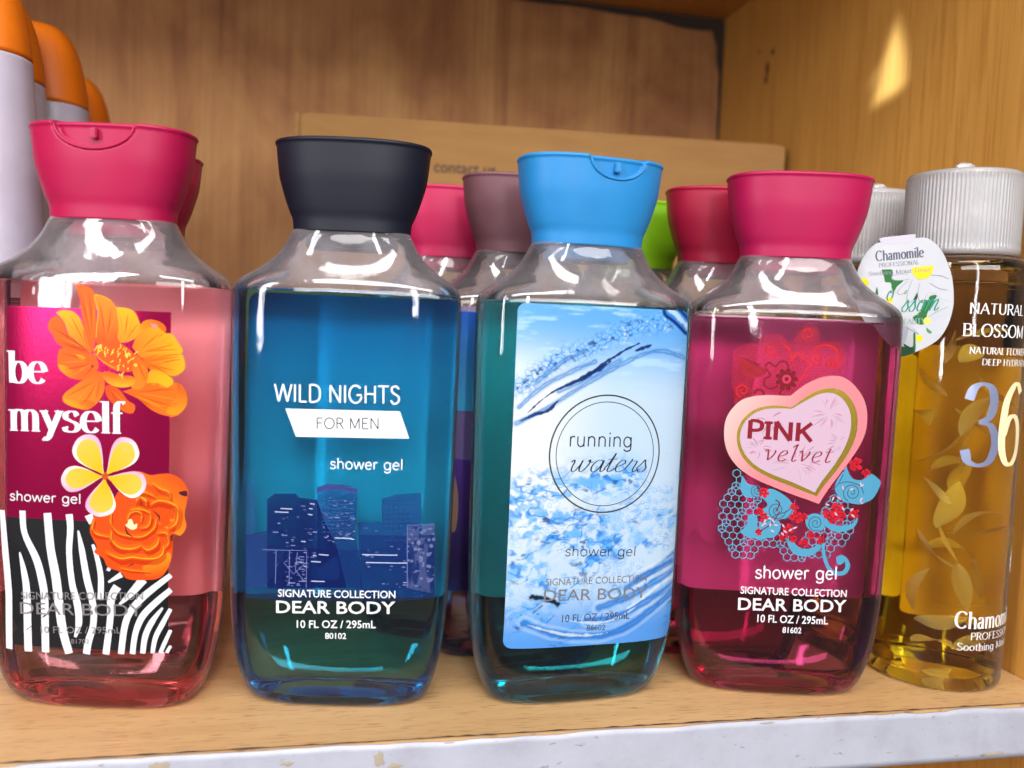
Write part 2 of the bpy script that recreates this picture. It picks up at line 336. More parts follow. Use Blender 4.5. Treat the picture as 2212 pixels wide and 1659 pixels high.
# letter -> (advance, strokes, serifs as (x, y)), cap and ascender .70, x height .46
GL = {
 'a': (.42, [sp((.07, .37), (.13, .45), (.23, .45), (.3, .37), (.3, .2), (.3, .07), (.34, .01), (.39, .03)), sp((.3, .27), (.18, .25), (.08, .19), (.06, .09), (.12, .01), (.22, .02), (.3, .1))], []),
 'b': (.46, [ln((.08, .7), (.08, .0)), arc(.245, .23, .165, .23, 0, 360, 30)], [(.05, .69)]),
 'e': (.44, [ln((.06, .25), (.39, .25)), arc(.225, .23, .17, .23, 5, 322, 26)], []),
 'f': (.30, [ln((.13, 0), (.13, .54)), arc(.235, .54, .105, .155, 180, 50, 10), ln((.02, .445), (.26, .445))], [(.13, 0)]),
 'g': (.48, [arc(.225, .23, .17, .23, 0, 360, 30), sp((.395, .46), (.395, .2), (.395, -.04), (.36, -.15), (.24, -.2), (.12, -.17), (.07, -.1))], []),
 'h': (.46, [ln((.08, .7), (.08, 0)), arc(.225, .29, .145, .17, 180, 0, 14), ln((.37, .29), (.37, 0))], [(.05, .69), (.08, 0), (.37, 0)]),
 'i': (.18, [ln((.09, .46), (.09, 0)), ln((.09, .58), (.09, .66))], [(.06, .45), (.09, 0)]),
 'l': (.18, [ln((.09, .7), (.09, 0))], [(.06, .69), (.09, 0)]),
 'm': (.70, [ln((.08, .46), (.08, 0)), arc(.205, .30, .125, .16, 180, 0, 14), ln((.33, .3), (.33, 0)), arc(.455, .30, .125, .16, 180, 0, 14), ln((.58, .3), (.58, 0))], [(.05, .45), (.08, 0), (.33, 0), (.58, 0)]),
 'n': (.46, [ln((.08, .46), (.08, 0)), arc(.225, .29, .145, .17, 180, 0, 14), ln((.37, .29), (.37, 0))], [(.05, .45), (.08, 0), (.37, 0)]),
 'o': (.46, [arc(.23, .23, .18, .23, 0, 360, 30)], []),
 'r': (.30, [ln((.08, .46), (.08, 0)), arc(.2, .29, .12, .17, 180, 50, 10)], [(.05, .45), (.08, 0)]),
 's': (.38, [sp((.32, .36), (.26, .44), (.17, .455), (.08, .4), (.08, .31), (.17, .25), (.27, .2), (.33, .12), (.28, .03), (.18, .0), (.08, .03), (.05, .11))], []),
 't': (.28, [sp((.13, .62), (.13, .3), (.13, .1), (.17, .02), (.25, .03)), ln((.02, .45), (.25, .45))], []),
 'u': (.46, [ln((.08, .46), (.08, .18)), arc(.225, .17, .145, .17, 180, 360, 14), ln((.37, .46), (.37, 0))], []),
 'w': (.64, [ln((.03, .46), (.17, 0)), ln((.17, 0), (.32, .46)), ln((.32, .46), (.47, 0)), ln((.47, 0), (.61, .46))], []),
 'y': (.44, [ln((.04, .46), (.22, .03)), sp((.4, .46), (.22, .03), (.15, -.13), (.08, -.19), (.03, -.15))], [(.05, .45), (.38, .45)]),
 'T': (.56, [ln((.28, .7), (.28, 0)), ln((.03, .69), (.53, .69))], [(.28, 0)]),
 'A': (.62, [ln((.31, .7), (.04, 0)), ln((.31, .7), (.58, 0)), ln((.14, .24), (.48, .24))], [(.05, 0), (.57, 0)]),
 'B': (.56, [ln((.1, .7), (.1, 0)), sp((.1, .69), (.3, .69), (.44, .63), (.44, .43), (.3, .37), (.1, .37)), sp((.3, .37), (.48, .31), (.5, .1), (.32, .01), (.1, .01))], [(.07, .69), (.07, 0)]),
 'C': (.66, [arc(.36, .35, .29, .35, 42, 318, 26)], []),
 'D': (.64, [ln((.1, .7), (.1, 0)), sp((.1, .69), (.32, .69), (.52, .58), (.57, .35), (.52, .12), (.32, .01), (.1, .01))], [(.07, .69), (.07, 0)]),
 'E': (.52, [ln((.1, .7), (.1, 0)), ln((.1, .69), (.46, .69)), ln((.1, .37), (.4, .37)), ln((.1, .01), (.48, .01))], [(.07, .69), (.07, 0)]),
 'F': (.50, [ln((.1, .7), (.1, 0)), ln((.1, .69), (.46, .69)), ln((.1, .37), (.4, .37))], [(.07, .69), (.1, 0)]),
 'G': (.72, [arc(.37, .35, .3, .35, 42, 345, 28), ln((.42, .32), (.66, .32))], []),
 'H': (.64, [ln((.1, .7), (.1, 0)), ln((.54, .7), (.54, 0)), ln((.1, .37), (.54, .37))], [(.1, .69), (.1, 0), (.54, .69), (.54, 0)]),
 'I': (.22, [ln((.11, .7), (.11, 0))], [(.11, .69), (.11, 0)]),
 'K': (.60, [ln((.1, .7), (.1, 0)), ln((.52, .7), (.1, .27)), ln((.24, .4), (.54, 0))], []),
 'L': (.46, [ln((.1, .7), (.1, 0)), ln((.1, .01), (.42, .01))], [(.1, .69), (.07, 0)]),
 'M': (.76, [ln((.1, 0), (.1, .7)), ln((.1, .7), (.38, .05)), ln((.38, .05), (.66, .7)), ln((.66, .7), (.66, 0))], [(.1, 0), (.66, 0)]),
 'N': (.66, [ln((.1, 0), (.1, .7)), ln((.1, .7), (.56, 0)), ln((.56, 0), (.56, .7))], [(.1, 0), (.08, .69), (.56, .69)]),
 'O': (.74, [arc(.37, .35, .31, .35, 0, 360, 36)], []),
 'P': (.52, [ln((.1, .7), (.1, 0)), sp((.1, .69), (.3, .69), (.45, .61), (.45, .41), (.3, .33), (.1, .33))], [(.07, .69), (.1, 0)]),
 'R': (.56, [ln((.1, .7), (.1, 0)), sp((.1, .69), (.3, .69), (.45, .61), (.45, .43), (.3, .36), (.1, .36)), ln((.28, .36), (.52, 0))], [(.07, .69), (.1, 0), (.53, 0)]),
 'S': (.50, [sp((.42, .58), (.34, .68), (.23, .7), (.11, .64), (.09, .51), (.19, .41), (.32, .34), (.43, .24), (.41, .09), (.29, .0), (.15, .01), (.06, .13))], []),
 'U': (.64, [ln((.1, .7), (.1, .24)), arc(.32, .24, .22, .24, 180, 360, 16), ln((.54, .24), (.54, .7))], [(.1, .69), (.54, .69)]),
 'W': (.86, [ln((.03, .7), (.23, 0)), ln((.23, 0), (.43, .7)), ln((.43, .7), (.63, 0)), ln((.63, 0), (.83, .7))], []),
 'Y': (.58, [ln((.04, .7), (.29, .32)), ln((.54, .7), (.29, .32)), ln((.29, .32), (.29, 0))], [(.05, .69), (.53, .69), (.29, 0)]),
 '3': (.50, [sp((.06, .56), (.11, .66), (.22, .7), (.34, .66), (.38, .54), (.33, .42), (.2, .37)), sp((.2, .37), (.36, .34), (.44, .2), (.38, .05), (.24, 0), (.1, .03), (.05, .13))], []),
 '6': (.50, [sp((.4, .62), (.32, .69), (.22, .68), (.1, .54), (.06, .3), (.08, .12), (.17, .01), (.3, .01), (.4, .1), (.42, .23), (.37, .36), (.26, .42), (.15, .38), (.08, .26))], []),
}
SCR = {  # connected script, upright here and slanted when drawn
 'w': (.60, [sp((.0, .36), (.06, .45), (.09, .36), (.07, .14), (.12, .01), (.2, .06), (.28, .26), (.31, .44), (.29, .14), (.34, .01), (.43, .07), (.52, .3), (.53, .42), (.5, .46), (.49, .4), (.56, .36), (.62, .38))], []),
 'a': (.46, [sp((.34, .38), (.26, .45), (.14, .4), (.06, .22), (.08, .05), (.17, .01), (.28, .14), (.35, .44), (.33, .12), (.37, .01), (.48, .12))], []),
 't': (.30, [sp((.0, .12), (.1, .36), (.19, .72), (.13, .3), (.11, .08), (.17, .01), (.3, .12)), ln((.02, .48), (.3, .5))], []),
 'e': (.38, [sp((.0, .12), (.14, .22), (.28, .33), (.26, .44), (.16, .44), (.07, .26), (.09, .06), (.2, .01), (.38, .12))], []),
 'r': (.36, [sp((.0, .12), (.09, .36), (.12, .5), (.12, .42), (.26, .42), (.27, .34), (.23, .1), (.27, .01), (.38, .12))], []),
 's': (.36, [sp((.0, .12), (.12, .34), (.18, .47), (.22, .32), (.28, .14), (.2, .0), (.08, .02), (.06, .08), (.12, .08))], []),
 'o': (.44, [sp((.2, .45), (.08, .36), (.06, .12), (.16, .0), (.29, .08), (.33, .28), (.26, .44), (.17, .42), (.22, .33), (.4, .38))], []),
 'm': (.70, [sp((.0, .36), (.08, .45), (.1, .3), (.06, 0)), sp((.07, .1), (.16, .36), (.26, .45), (.29, .34), (.25, 0)), sp((.27, .1), (.36, .36), (.46, .45), (.5, .34), (.46, .08), (.52, .0), (.64, .12))], []),
}
ITA = {
 'v': (.40, [sp((.0, .4), (.08, .46), (.12, .3), (.15, .02)), sp((.15, .02), (.27, .18), (.34, .36), (.33, .45))], []),
 'e': (.38, [sp((.05, .2), (.2, .24), (.3, .34), (.25, .45), (.13, .4), (.05, .22), (.07, .05), (.17, .0), (.31, .08))], []),
 'l': (.24, [sp((.03, .6), (.16, .73), (.14, .6), (.1, .2), (.1, .04), (.16, .0), (.24, .07))], []),
 't': (.30, [sp((.14, .6), (.1, .3), (.08, .08), (.14, .0), (.24, .07)), ln((.01, .44), (.26, .46))], []),
}
PEN = {  # thick, thin, serif half length, slant, tracking
 'av': (.082, .082, 0, 0, .02), 'avl': (.062, .062, 0, 0, .03), 'bod': (.150, .030, .095, 0, .015), 'ser': (.105, .045, .075, 0, .03),
 'dig': (.080, .030, 0, 0, .0), 'scr': (.062, .020, 0, .35, -.03), 'ital': (.070, .026, 0, .22, .04), 'bld': (.165, .120, 0, 0, .04)}
def ribbon(P, Wd):
    """polyline with widths -> list of quads"""
    P = np.array(P, float); n = len(P); closed = np.hypot(*(P[0]-P[-1])) < 1e-6 and n > 3
    T = np.zeros_like(P); T[1:-1] = P[2:]-P[:-2]; T[0] = P[1]-P[0]; T[-1] = P[-1]-P[-2]
    if closed: T[0] = T[-1] = P[1]-P[-2]
    L = np.hypot(T[:, 0], T[:, 1]); L[L == 0] = 1; T /= L[:, None]
    Nn = np.c_[-T[:, 1], T[:, 0]]; w = np.array(Wd)[:, None]/2
    A, B = P+Nn*w, P-Nn*w
    return [[tuple(A[i]), tuple(B[i]), tuple(B[i+1]), tuple(A[i+1])] for i in range(n-1)]
def pen_text(font, s, p0, p1, cap):
    thick, thin, ser, slant, track = PEN[font]; G = SCR if font == 'scr' else ITA if font == 'ital' else GL
    x = 0; runs = []
    for ch in s:
        if ch == ' ': x += .3; continue
        adv, st, sf = G[ch]
        if ch == 'I' and font == 'bld': sf = [(.11, .64), (.11, .06)]
        for q in st: runs.append(([(x+a, b) for a, b in q], True))
        if ser or (ch == 'I' and font == 'bld'):
            for sx, sy in sf: h = ser or .13; runs.append(([(x+sx-h, sy), (x+sx+h, sy)], False))
        x += adv+track
    W = x-track; p0 = np.array(p0); p1 = np.array(p1); L = np.hypot(*(p1-p0)); e = (p1-p0)/L; nn = np.array([-e[1], e[0]])
    first = min(p[0] for r, _ in runs for p in r); last = max(p[0] for r, _ in runs for p in r)
    sx = L/(last-first); sy = cap/.7; out = []
    for r, body in runs:
        Q = [((a-first)*sx+slant*b*sy, b*sy) for a, b in r]; D = np.diff(np.array(Q), axis=0)
        w = []
        for i in range(len(Q)):
            d = D[min(i, len(D)-1)]; d2 = D[max(i-1, 0)]; d = d+d2; f = abs(d[1])/max(1e-9, math.hypot(*d))
            if not body: w.append(.03*sy*.9 if font == 'bod' else thin*sy*.8 if font != 'bld' else .10*sy); continue
            k = thin+(thick-thin)*f**1.6
            if len(r) == 2 and thick > thin*1.5 and d[0]*d[1] > 0 and abs(d[0]) > .12*abs(d[1]) and slant == 0 and f < .985: k = thin+(thick-thin)*.15
            w.append(k*sy)
        out.append([[tuple(p0+e*a+nn*b) for a, b in quad] for quad in ribbon(Q, w)])
    return out
_fc = {}
def plain_text(s, p0, p1, cap, bold):
    key = (s, bold)
    if key not in _fc:
        cu = bpy.data.curves.new('lettering', 'FONT'); cu.body = s; cu.size = 1; cu.resolution_u = 3; cu.offset = .016 if bold else 0
        ob = bpy.data.objects.new('lettering', cu); col.objects.link(ob); dg = bpy.context.evaluated_depsgraph_get(); dg.update()
        me = ob.evaluated_get(dg).to_mesh(); me.calc_loop_triangles()
        V = np.array([v.co[:2] for v in me.vertices]); T = [tuple(t.vertices) for t in me.loop_triangles]
        ob.evaluated_get(dg).to_mesh_clear(); bpy.data.objects.remove(ob); bpy.data.curves.remove(cu); _fc[key] = (V, T)
    V, T = _fc[key]
    if not len(V): return []
    lo, hi = V.min(0), V.max(0); p0 = np.array(p0); p1 = np.array(p1); L = np.hypot(*(p1-p0)); e = (p1-p0)/L; nn = np.array([-e[1], e[0]])
    top = hi[1]; base = 0 if '/' not in s else 0.0
    caph = .73 if '/' in s else top-base
    Q = [p0+e*(v[0]-lo[0])/(hi[0]-lo[0])*L+nn*(v[1]-base)/caph*cap for v in V]
    return [[[tuple(Q[i]) for i in t] for t in T]]

# ------------------------------------------------------------------ printing laid on a curved surface
def mix(c0, c1, t): t = min(1, max(0, t)); return [a+(b-a)*t for a, b in zip(c0, c1)]
def colour_at(c, p):
    if isinstance(c[0], str):
        if c[0] == 'L':
            a, b = np.array(c[1]), np.array(c[2]); d = b-a; t = float(np.dot(np.array(p)-a, d)/np.dot(d, d)); r = mix(c[3], c[4], t)
        else: t = (math.hypot(p[0]-c[1][0], p[1]-c[1][1])-c[2])/(c[3]-c[2]); r = mix(c[4], c[5], t)
    else: r = list(c)
    return r if len(r) == 4 else r+[1]
def clip_strip(P, ax, lo, hi):
    for sgn, lim in ((1, lo), (-1, -hi)):
        out = []
        for i in range(len(P)):
            a, b = P[i], P[(i+1) % len(P)]; da, db = sgn*a[ax]-lim, sgn*b[ax]-lim
            if da >= 0: out.append(a)
            if (da >= 0) != (db >= 0):
                t = da/(da-db); out.append((a[0]+(b[0]-a[0])*t, a[1]+(b[1]-a[1])*t))
        P = out
        if len(P) < 3: return []
    return P
def dice(P, step, ax):
    lo, hi = min(p[ax] for p in P), max(p[ax] for p in P); k0, k1 = math.floor(lo/step+1e-6), math.ceil(hi/step-1e-6)
    if k1-k0 <= 1: return [P]
    return [q for q in (clip_strip(P, ax, k*step, (k+1)*step) for k in range(k0, k1)) if q]
class Print:
    def __init__(s, surf, base=.10): s.surf = surf; s.V = []; s.N = []; s.C = []; s.F = []; s.M = []; s.lay = base
    def piece(s, P, c, m, off, step=2.0):
        for a in dice(P, step, 0):
            for q in (dice(a, 1.2, 1) if isinstance(c[0], str) else [a]):
                if sum(q[i-1][0]*q[i][1]-q[i][0]*q[i-1][1] for i in range(len(q))) < 0: q = q[::-1]
                k = len(s.V)
                for p in q:
                    (x, y), (nx, ny) = s.surf(p[0], p[1])
                    s.V.append(((x+nx*off)/1000, (y+ny*off)/1000, p[1]/1000)); s.N.append((nx, ny, 0)); s.C.append(colour_at(c, p))
                s.F.append(tuple(range(k, k+len(q)))); s.M.append(m)
    def poly(s, P, c, m=0, smooth=0):
        if smooth == 1: P = spline(list(P)+[P[0]], 4)[:-1]
        elif smooth == 2:                                            # heart: corners at the notch and at the tip
            k = min(range(len(P)), key=lambda i: P[i][1]); P = spline(P[:k+1], 5)[:-1]+spline(P[k:]+[P[0]], 5)[:-1]
        tris = tessellate_polygon([[Vector((p[0], p[1], 0)) for p in P]]); s.lay += .0016
        for t in tris: s.piece([P[i] for i in t], c, m, s.lay)
    def strokes(s, runs, c, m=0):
        for k, quads in enumerate(runs):
            off = s.lay+.0016*(1+k % 4)
            for q in quads: s.piece(q, c, m, off)
        s.lay += .0075
    def items(s, L):
        for it in L:
            k, m, c = it[:3]
            if k == 'P': s.poly([tuple(p) for p in it[3]], c, m, it[4])
            elif k == 'S':
                P = [tuple(p) for p in it[4]]; w = it[3]; Q = spline(P, 5) if it[5] and len(P) > 2 else P
                ww = [float(np.interp(i/(len(Q)-1), np.linspace(0, 1, len(w)), w)) if len(w) > 1 else w[0] for i in range(len(Q))]
                runs = ribbon(Q, ww); s.lay += .0008
                for q in runs: s.piece(q, c, m, s.lay)
            elif k == 'T':
                f, t, p0, p1, cap = it[3:8]
                if f in PEN: s.strokes(pen_text(f, t, p0, p1, cap), c, m)
                else: s.strokes(plain_text(t, p0, p1, cap, f.endswith('b')), c, m)
        return s
    def hexes(s, c, w, pitch, region):
        R = [tuple(p) for p in region]; lo = np.min(R, 0); hi = np.max(R, 0); r = pitch/math.sqrt(3)
        def inside(p):
            ins = False; j = len(R)-1
            for i in range(len(R)):
                if (R[i][1] > p[1]) != (R[j][1] > p[1]) and p[0] < (R[j][0]-R[i][0])*(p[1]-R[i][1])/(R[j][1]-R[i][1])+R[i][0]: ins = not ins
                j = i
            return ins
        seen = set(); runs = []
        ny = int((hi[1]-lo[1])/(1.5*r))+2; nx = int((hi[0]-lo[0])/pitch)+2
        for j in range(ny):
            for i in range(nx):
                cx, cy = lo[0]+i*pitch+(j % 2)*pitch/2, lo[1]+j*1.5*r
                if not inside((cx, cy)): continue
                pts = [(cx+r*math.sin(math.radians(60*k)), cy+r*math.cos(math.radians(60*k))) for k in range(6)]
                ed = [(pts[k], pts[(k+1) % 6]) for k in range(6)]
                if (i*7+j*3) % 5 == 0: ed += [((cx, cy), pts[k]) for k in (0, 2, 4)]
                for a, b in ed:
                    key = (round((a[0]+b[0])/2, 1), round((a[1]+b[1])/2, 1))
                    if key in seen: continue
                    seen.add(key); runs.append(ribbon([a, b], [w, w]))
        s.strokes(runs, c+[1] if len(c) == 3 else c, 0)
    def build(s, name, parent, mats=None):
        me = bpy.data.meshes.new(name); me.from_pydata(s.V, [], s.F)
        at = me.color_attributes.new('ink', 'FLOAT_COLOR', 'POINT'); at.data.foreach_set('color', np.array(s.C, 'f').ravel())
        o = link(name, me, parent, mats or INKS); me.polygons.foreach_set('material_index', s.M)
        me.shade_smooth(); me.normals_split_custom_set_from_vertices([tuple(n) for n in s.N])
        # keep every face looking outwards
        return o
# ------------------------------------------------------------------ printed artwork, millimetres on each front face
ART = {}
ART['0'] = [
["P",1,[.42,.008,.075],[[-24.3,126.2],[25.8,126.2],[25.8,61.5],[-24.3,61.5]],0],
["P",0,[.012,.012,.014],[[-24.3,61.5],[25.8,61.5],[25.8,21.2],[-24.3,21.2]],0],
["S",0,[.66,.66,.69],[1.71,2.2,2.28,2.28],[[-25.93,63.39],[-24.88,51.03],[-23.69,36.69],[-24.04,19.5]],1],
["S",0,[.66,.66,.69],[1.98,1.9,2.36,2.43,2.36,2.36],[[-19.02,63.73],[-18.36,56.83],[-14.68,49.13],[-12.96,43.18],[-11.95,36.01],[-11.91,19.41]],1],
["S",0,[.66,.66,.69],[.46,1.93,2.39,2.54],[[-19.94,50.69],[-18.57,44.73],[-17.61,37.19],[-17.5,19.33]],1],
["S",0,[.66,.66,.69],[2.39,2.54,2.77,2.77,2.69,2.46],[[-11.09,63.42],[-10.12,52.77],[-8.41,43.42],[-7.29,33.97],[-6.22,26.35],[-4.47,19.44]],1],
["S",0,[.66,.66,.69],[2.2,1.98,1.82,1.98,2.28,2.09,.76],[[-4.34,63.36],[-3.95,59.08],[-4.29,51.17],[-3.33,41.77],[-1.63,35.02],[-1.28,29.3],[-2.46,24.8]],1],
["S",0,[.66,.66,.69],[.46,1.85,2.16,2.08,2,2.23,2.23],[[-1.51,58.44],[-.36,52.49],[1.17,43.88],[3.14,35.63],[3.25,29.14],[1.67,23.65],[.95,19.56]],1],
["S",0,[.66,.66,.69],[2.48,1.88],[[1.64,63.45],[2.77,60.89]],1],
["S",0,[.66,.66,.69],[.82,1.5,1.8,1.88],[[3,54.34],[4.52,49.71],[5.59,44.1],[5.51,37.08]],1],
["S",0,[.66,.66,.69],[2.66,2.43,1.98,2.13],[[10.73,41.5],[8.88,37.81],[8.52,30.94],[7.08,19.8]],1],
["S",0,[.66,.66,.69],[2.74,2.13,.53],[[18.62,44.07],[15,39.59],[11.31,35.83]],1],
["S",0,[.66,.66,.69],[1.54,2.16,2.08,2,1.93],[[26.63,45.43],[19.02,38.96],[14.84,33.88],[12.99,28.84],[11.77,20.09]],1],
["S",0,[.66,.66,.69],[1.67,1.98,2.05,1.75,1.67],[[26.67,40.87],[22.26,36.73],[18.51,32.48],[16.31,27.03],[15.3,20.22]],1],
["S",0,[.66,.66,.69],[.62,1.79,1.79,1.56],[[24.38,35.2],[21.22,30.61],[19.22,25.94],[18.41,20.46]],1],
["S",0,[.66,.66,.69],[1.09,1.56,1.48,1.17],[[26.64,34.75],[24.22,29.83],[22.25,25.57],[21.29,20.56]],1],
["S",0,[.66,.66,.69],[1.01,1.25,1.17],[[26.64,27.99],[24.84,23.76],[23.57,20.6]],1],
["S",0,[.66,.66,.69],[.88,1.04],[[26.55,22.88],[25.39,20.6]],1],
["S",0,[.66,.66,.69],[1.75,.61],[[12,45.34],[7.92,42.77]],1],
["S",0,[.66,.66,.69],[1.12,.97],[[7.52,47.02],[8.46,46.5]],1],
["P",0,["L",[-11.09,120.66],[1.5,113.19],[.66,.1,.006],[.52,.055,.004]],[[-11.09,121.03],[-10.17,122.88],[-8.14,123.68],[-6.29,121.95],[-5.17,118.73],[-2.94,116.64],[1.5,113.19],[-2.19,113.04],[-5.88,113.97],[-8.47,115.69],[-9.59,117.82],[-10.9,119.4]],1],
["P",0,["L",[-3.73,125.31],[1.5,113.19],[.72,.33,.008],[.66,.1,.006]],[[-8.7,124.75],[-6.68,125.55],[-3.73,125.31],[-1.52,123.59],[-.4,121.1],[.73,117.52],[2.23,112.85],[-.72,114.91],[-4.05,117.32],[-5.36,119.81],[-6.29,122.31]],1],
["P",0,["L",[-.16,133.21],[2.97,113.25],[.66,.1,.006],[.7,.085,.005]],[[-2.92,133.29],[-.16,133.21],[2.05,132.4],[3.19,130.28],[3.61,125.6],[3.64,121.26],[3.31,116.17],[2.6,113.23],[1.11,116.08],[-.02,120.39],[-.79,124.34],[-1.38,129.02]],1],
["P",0,["L",[9.45,127.1],[6.63,114.86],[.82,.18,.01],[.52,.055,.004]],[[2.82,130.27],[5.76,130.2],[8.33,128.86],[9.45,127.1],[10.39,124.07],[10.62,119.74],[9.55,116.43],[6.63,114.86],[3.68,116.19],[3.64,121.26],[4.16,125.63]],1],
["S",0,[.72,.33,.008],[.36,.32,.25,.18],[[8.15,128.86],[5.76,130.09],[3.01,130.2],[4.16,125.63],[3.83,121.27],[3.6,117.64]],1],
["P",0,["L",[14.54,126.05],[12.47,116.55],[.72,.33,.008],[.8,.2,.01]],[[9.63,127.11],[13.09,126.89],[15.27,125.71],[16.37,123.59],[17.12,120.73],[15.71,118.13],[12.47,116.55],[10.28,117.18],[10.42,121.54]],1],
["P",0,["L",[22.74,123.13],[16.43,118.52],[.66,.1,.006],[.68,.24,.006]],[[16.75,121.8],[18.16,123.3],[20.29,123.75],[22.74,123.13],[24.31,121.75],[24.16,119.93],[21.76,118.38],[18.22,118.23],[15.71,118.13]],1],
["P",0,[.75,.2,.2],[[19.95,122.65],[21.71,122.36],[22.07,121.29],[20.67,121.23]],1],
["P",0,["L",[28.55,117.19],[16.48,113.44],[.72,.33,.008],[.8,.16,.008]],[[14.66,115.19],[15.71,118.13],[18.19,120.77],[21.72,121.64],[24.16,119.93],[26.2,119.65],[27.89,117.16],[29.22,114.65],[27.93,113.88],[25.26,113.6],[21.12,113.08],[17.58,112.03]],1],
["P",0,["L",[29.59,110.63],[19.02,110.27],[.72,.33,.008],[.66,.1,.006]],[[17.58,112.03],[21.11,113.26],[25.26,113.78],[28.59,113.9],[29.74,111.37],[29.45,108.79],[26.69,106.88],[22.92,108.22],[19.75,108.84]],1],
["S",0,[.66,.1,.006],[.11,.44,.22,.073],[[28.61,112.07],[25.29,111.41],[21.85,110.37],[19.03,109.17]],1],
["S",0,[.66,.1,.006],[.073,.36,.29,.11],[[28.91,113.54],[25.27,113.24],[21.48,111.82],[18.3,110.97]],1],
["S",0,[.8,.22,.01],[.073,.36,.18],[[26.9,117.12],[22.82,116.6],[18.27,113.88]],1],
["P",0,["L",[23.65,104.59],[19.75,108.47],[.72,.33,.008],[.68,.24,.006]],[[18.9,105.52],[20.11,108.49],[22.92,108.22],[26.02,106.5],[26.71,105.05],[25.04,103.35],[21.92,104.17],[19.08,104.61]],1],
["P",0,["L",[14.78,103.16],[29.74,97.38],[.66,.1,.006],[.75,.13,.008]],[[11.88,101.76],[14.78,102.8],[18.37,104.4],[21.91,104.72],[25.04,103.54],[27.71,105.08],[30,102.55],[30.5,99.6],[29.75,97.01],[27.5,94.77],[24.46,94.89],[20.6,96.42],[16.63,99.58]],1],
["P",0,["L",[28.04,104.72],[28.8,95.52],[.52,.055,.004],[.68,.24,.006]],[[27.71,105.08],[30,102.55],[30.5,99.6],[29.75,97.01],[27.5,95.14],[24.79,95.82],[26.11,98.79],[27.76,101.04]],1],
["S",0,[.68,.24,.006],[.073,.22,.18,.073],[[15.53,100.63],[19.5,99.32],[23.04,97.79],[25.45,98.04]],1],
["P",0,["L",[7.46,103.23],[14.86,95.47],[.52,.055,.004],[.66,.1,.006]],[[6.36,102.81],[8.19,103.62],[11.15,101.92],[13.37,99.08],[15.56,97.7],[15.22,95.49],[13.4,95.23],[10.83,96.41],[8.61,98.15],[6.93,100.28]],1],
["P",0,["L",[3.75,106.72],[-2.09,96.04],[.78,.1,.006],[.84,.18,.01]],[[-.29,104.72],[3.01,107.42],[5.59,106.8],[6.36,103.18],[5.64,100.22],[3.82,97.58],[1.24,95.81],[-2.09,96.04],[-5.43,97.18],[-6.55,98.6],[-5.82,100.46],[-2.87,102.79]],1],
["P",0,["L",[-2.84,96.92],[-.63,99.22],[.68,.24,.006],[.66,.1,.006]],[[-6.18,98.8],[-2.84,98.21],[.85,98.73],[3.82,97.76],[1.24,95.92],[-2.09,96.15],[-5.43,97.25]],1],
["P",0,["L",[2.98,111.79],[-6.59,107.75],[.78,.09,.006],[.66,.1,.006]],[[-7.72,113.53],[-5.14,114.37],[-.71,113.1],[2.97,112.52],[4.47,109.67],[3.75,107.45],[.44,104.94],[-3.99,105.12],[-7.33,107.35],[-8.08,109.14],[-8.08,111.33]],1],
["P",0,["L",[-7.33,108.45],[-2.16,107.93],[.68,.24,.006],[.66,.1,.006]],[[-8,109.15],[-5.86,108.87],[-3.63,107.51],[-.67,106.35],[2.28,106.84],[3.74,107.82],[.44,105.05],[-3.99,105.23],[-7.14,107.36]],1],
["P",0,[.68,.24,.006],[[-2.55,112.47],[-.34,112.02],[.41,110.96],[-1.44,111.06]],1],
["P",0,[.72,.075,.005],[[2.97,113.25],[4.42,116.22],[6.6,119.21],[9.16,119.31],[11.01,116.49],[14.68,113.73],[15.8,110.14],[14.37,107.89],[9.63,108.06],[5.56,110.44]],1],
["P",0,["L",[7.33,119.6],[7.37,114.89],[.66,.1,.006],[.72,.075,.005]],[[6.05,119.19],[7.69,120.05],[8.98,119.31],[9.18,117.14],[7.35,116.34],[6.24,117.38]],1],
["P",0,["L",[17.58,111.67],[16.59,102.87],[.66,.1,.006],[.8,.17,.01]],[[15.4,113.4],[17.22,112.02],[19.03,109.54],[19.42,106.27],[18.03,103.29],[16.24,102.49],[14.42,103.15],[15.66,105.39],[14.73,108.27]],1],
["P",0,["L",[11.1,106.48],[11.14,103.01],[.66,.1,.006],[.72,.33,.008]],[[4.85,107.13],[7.43,107.61],[11.1,106.67],[14.75,106.45],[15.67,105.03],[14.05,103.32],[10.4,102.98],[7.08,104.31]],1],
["S",0,[.72,.33,.008],[.11,.26,.18],[[2.97,112.89],[5.93,110.46],[9.62,108.61]],1],
["S",0,[.25,.02,.02],[.072,.32,.072],[[-4.43,118.03],[-1.83,115.6],[1.31,113.62]],1],
["S",0,[.2,.02,.02],[.66,.8],[[2.44,109.4],[2.63,108.5]],1],
["S",0,[.88,.6,.06],[.18,.22,.33],[[7.27,113.14],[7.06,114],[7.41,114.28]],1],
["S",0,[.88,.6,.06],[.18,.22,.33],[[5.69,113.85],[5.1,114.52],[5.51,114.75]],1],
["S",0,[.88,.6,.06],[.18,.22,.33],[[3.97,112.51],[4.39,113.37],[4.67,113.63]],1],
["S",0,[.88,.6,.06],[.18,.22,.33],[[5.36,114.08],[4.89,115.05],[5.46,115.38]],1],
["S",0,[.88,.6,.06],[.18,.22,.33],[[4.23,113.59],[4.3,114.63],[4.78,114.97]],1],
["S",0,[.88,.6,.06],[.18,.22,.33],[[4.1,113.06],[4.88,113.69],[5.2,113.88]],1],
["S",0,[.88,.6,.06],[.18,.22,.32],[[4.49,113.83],[4.62,114.68],[5.15,114.95]],1],
["S",0,[.88,.6,.06],[.18,.22,.33],[[5.12,114.66],[4.53,115.34],[5.27,115.58]],1],
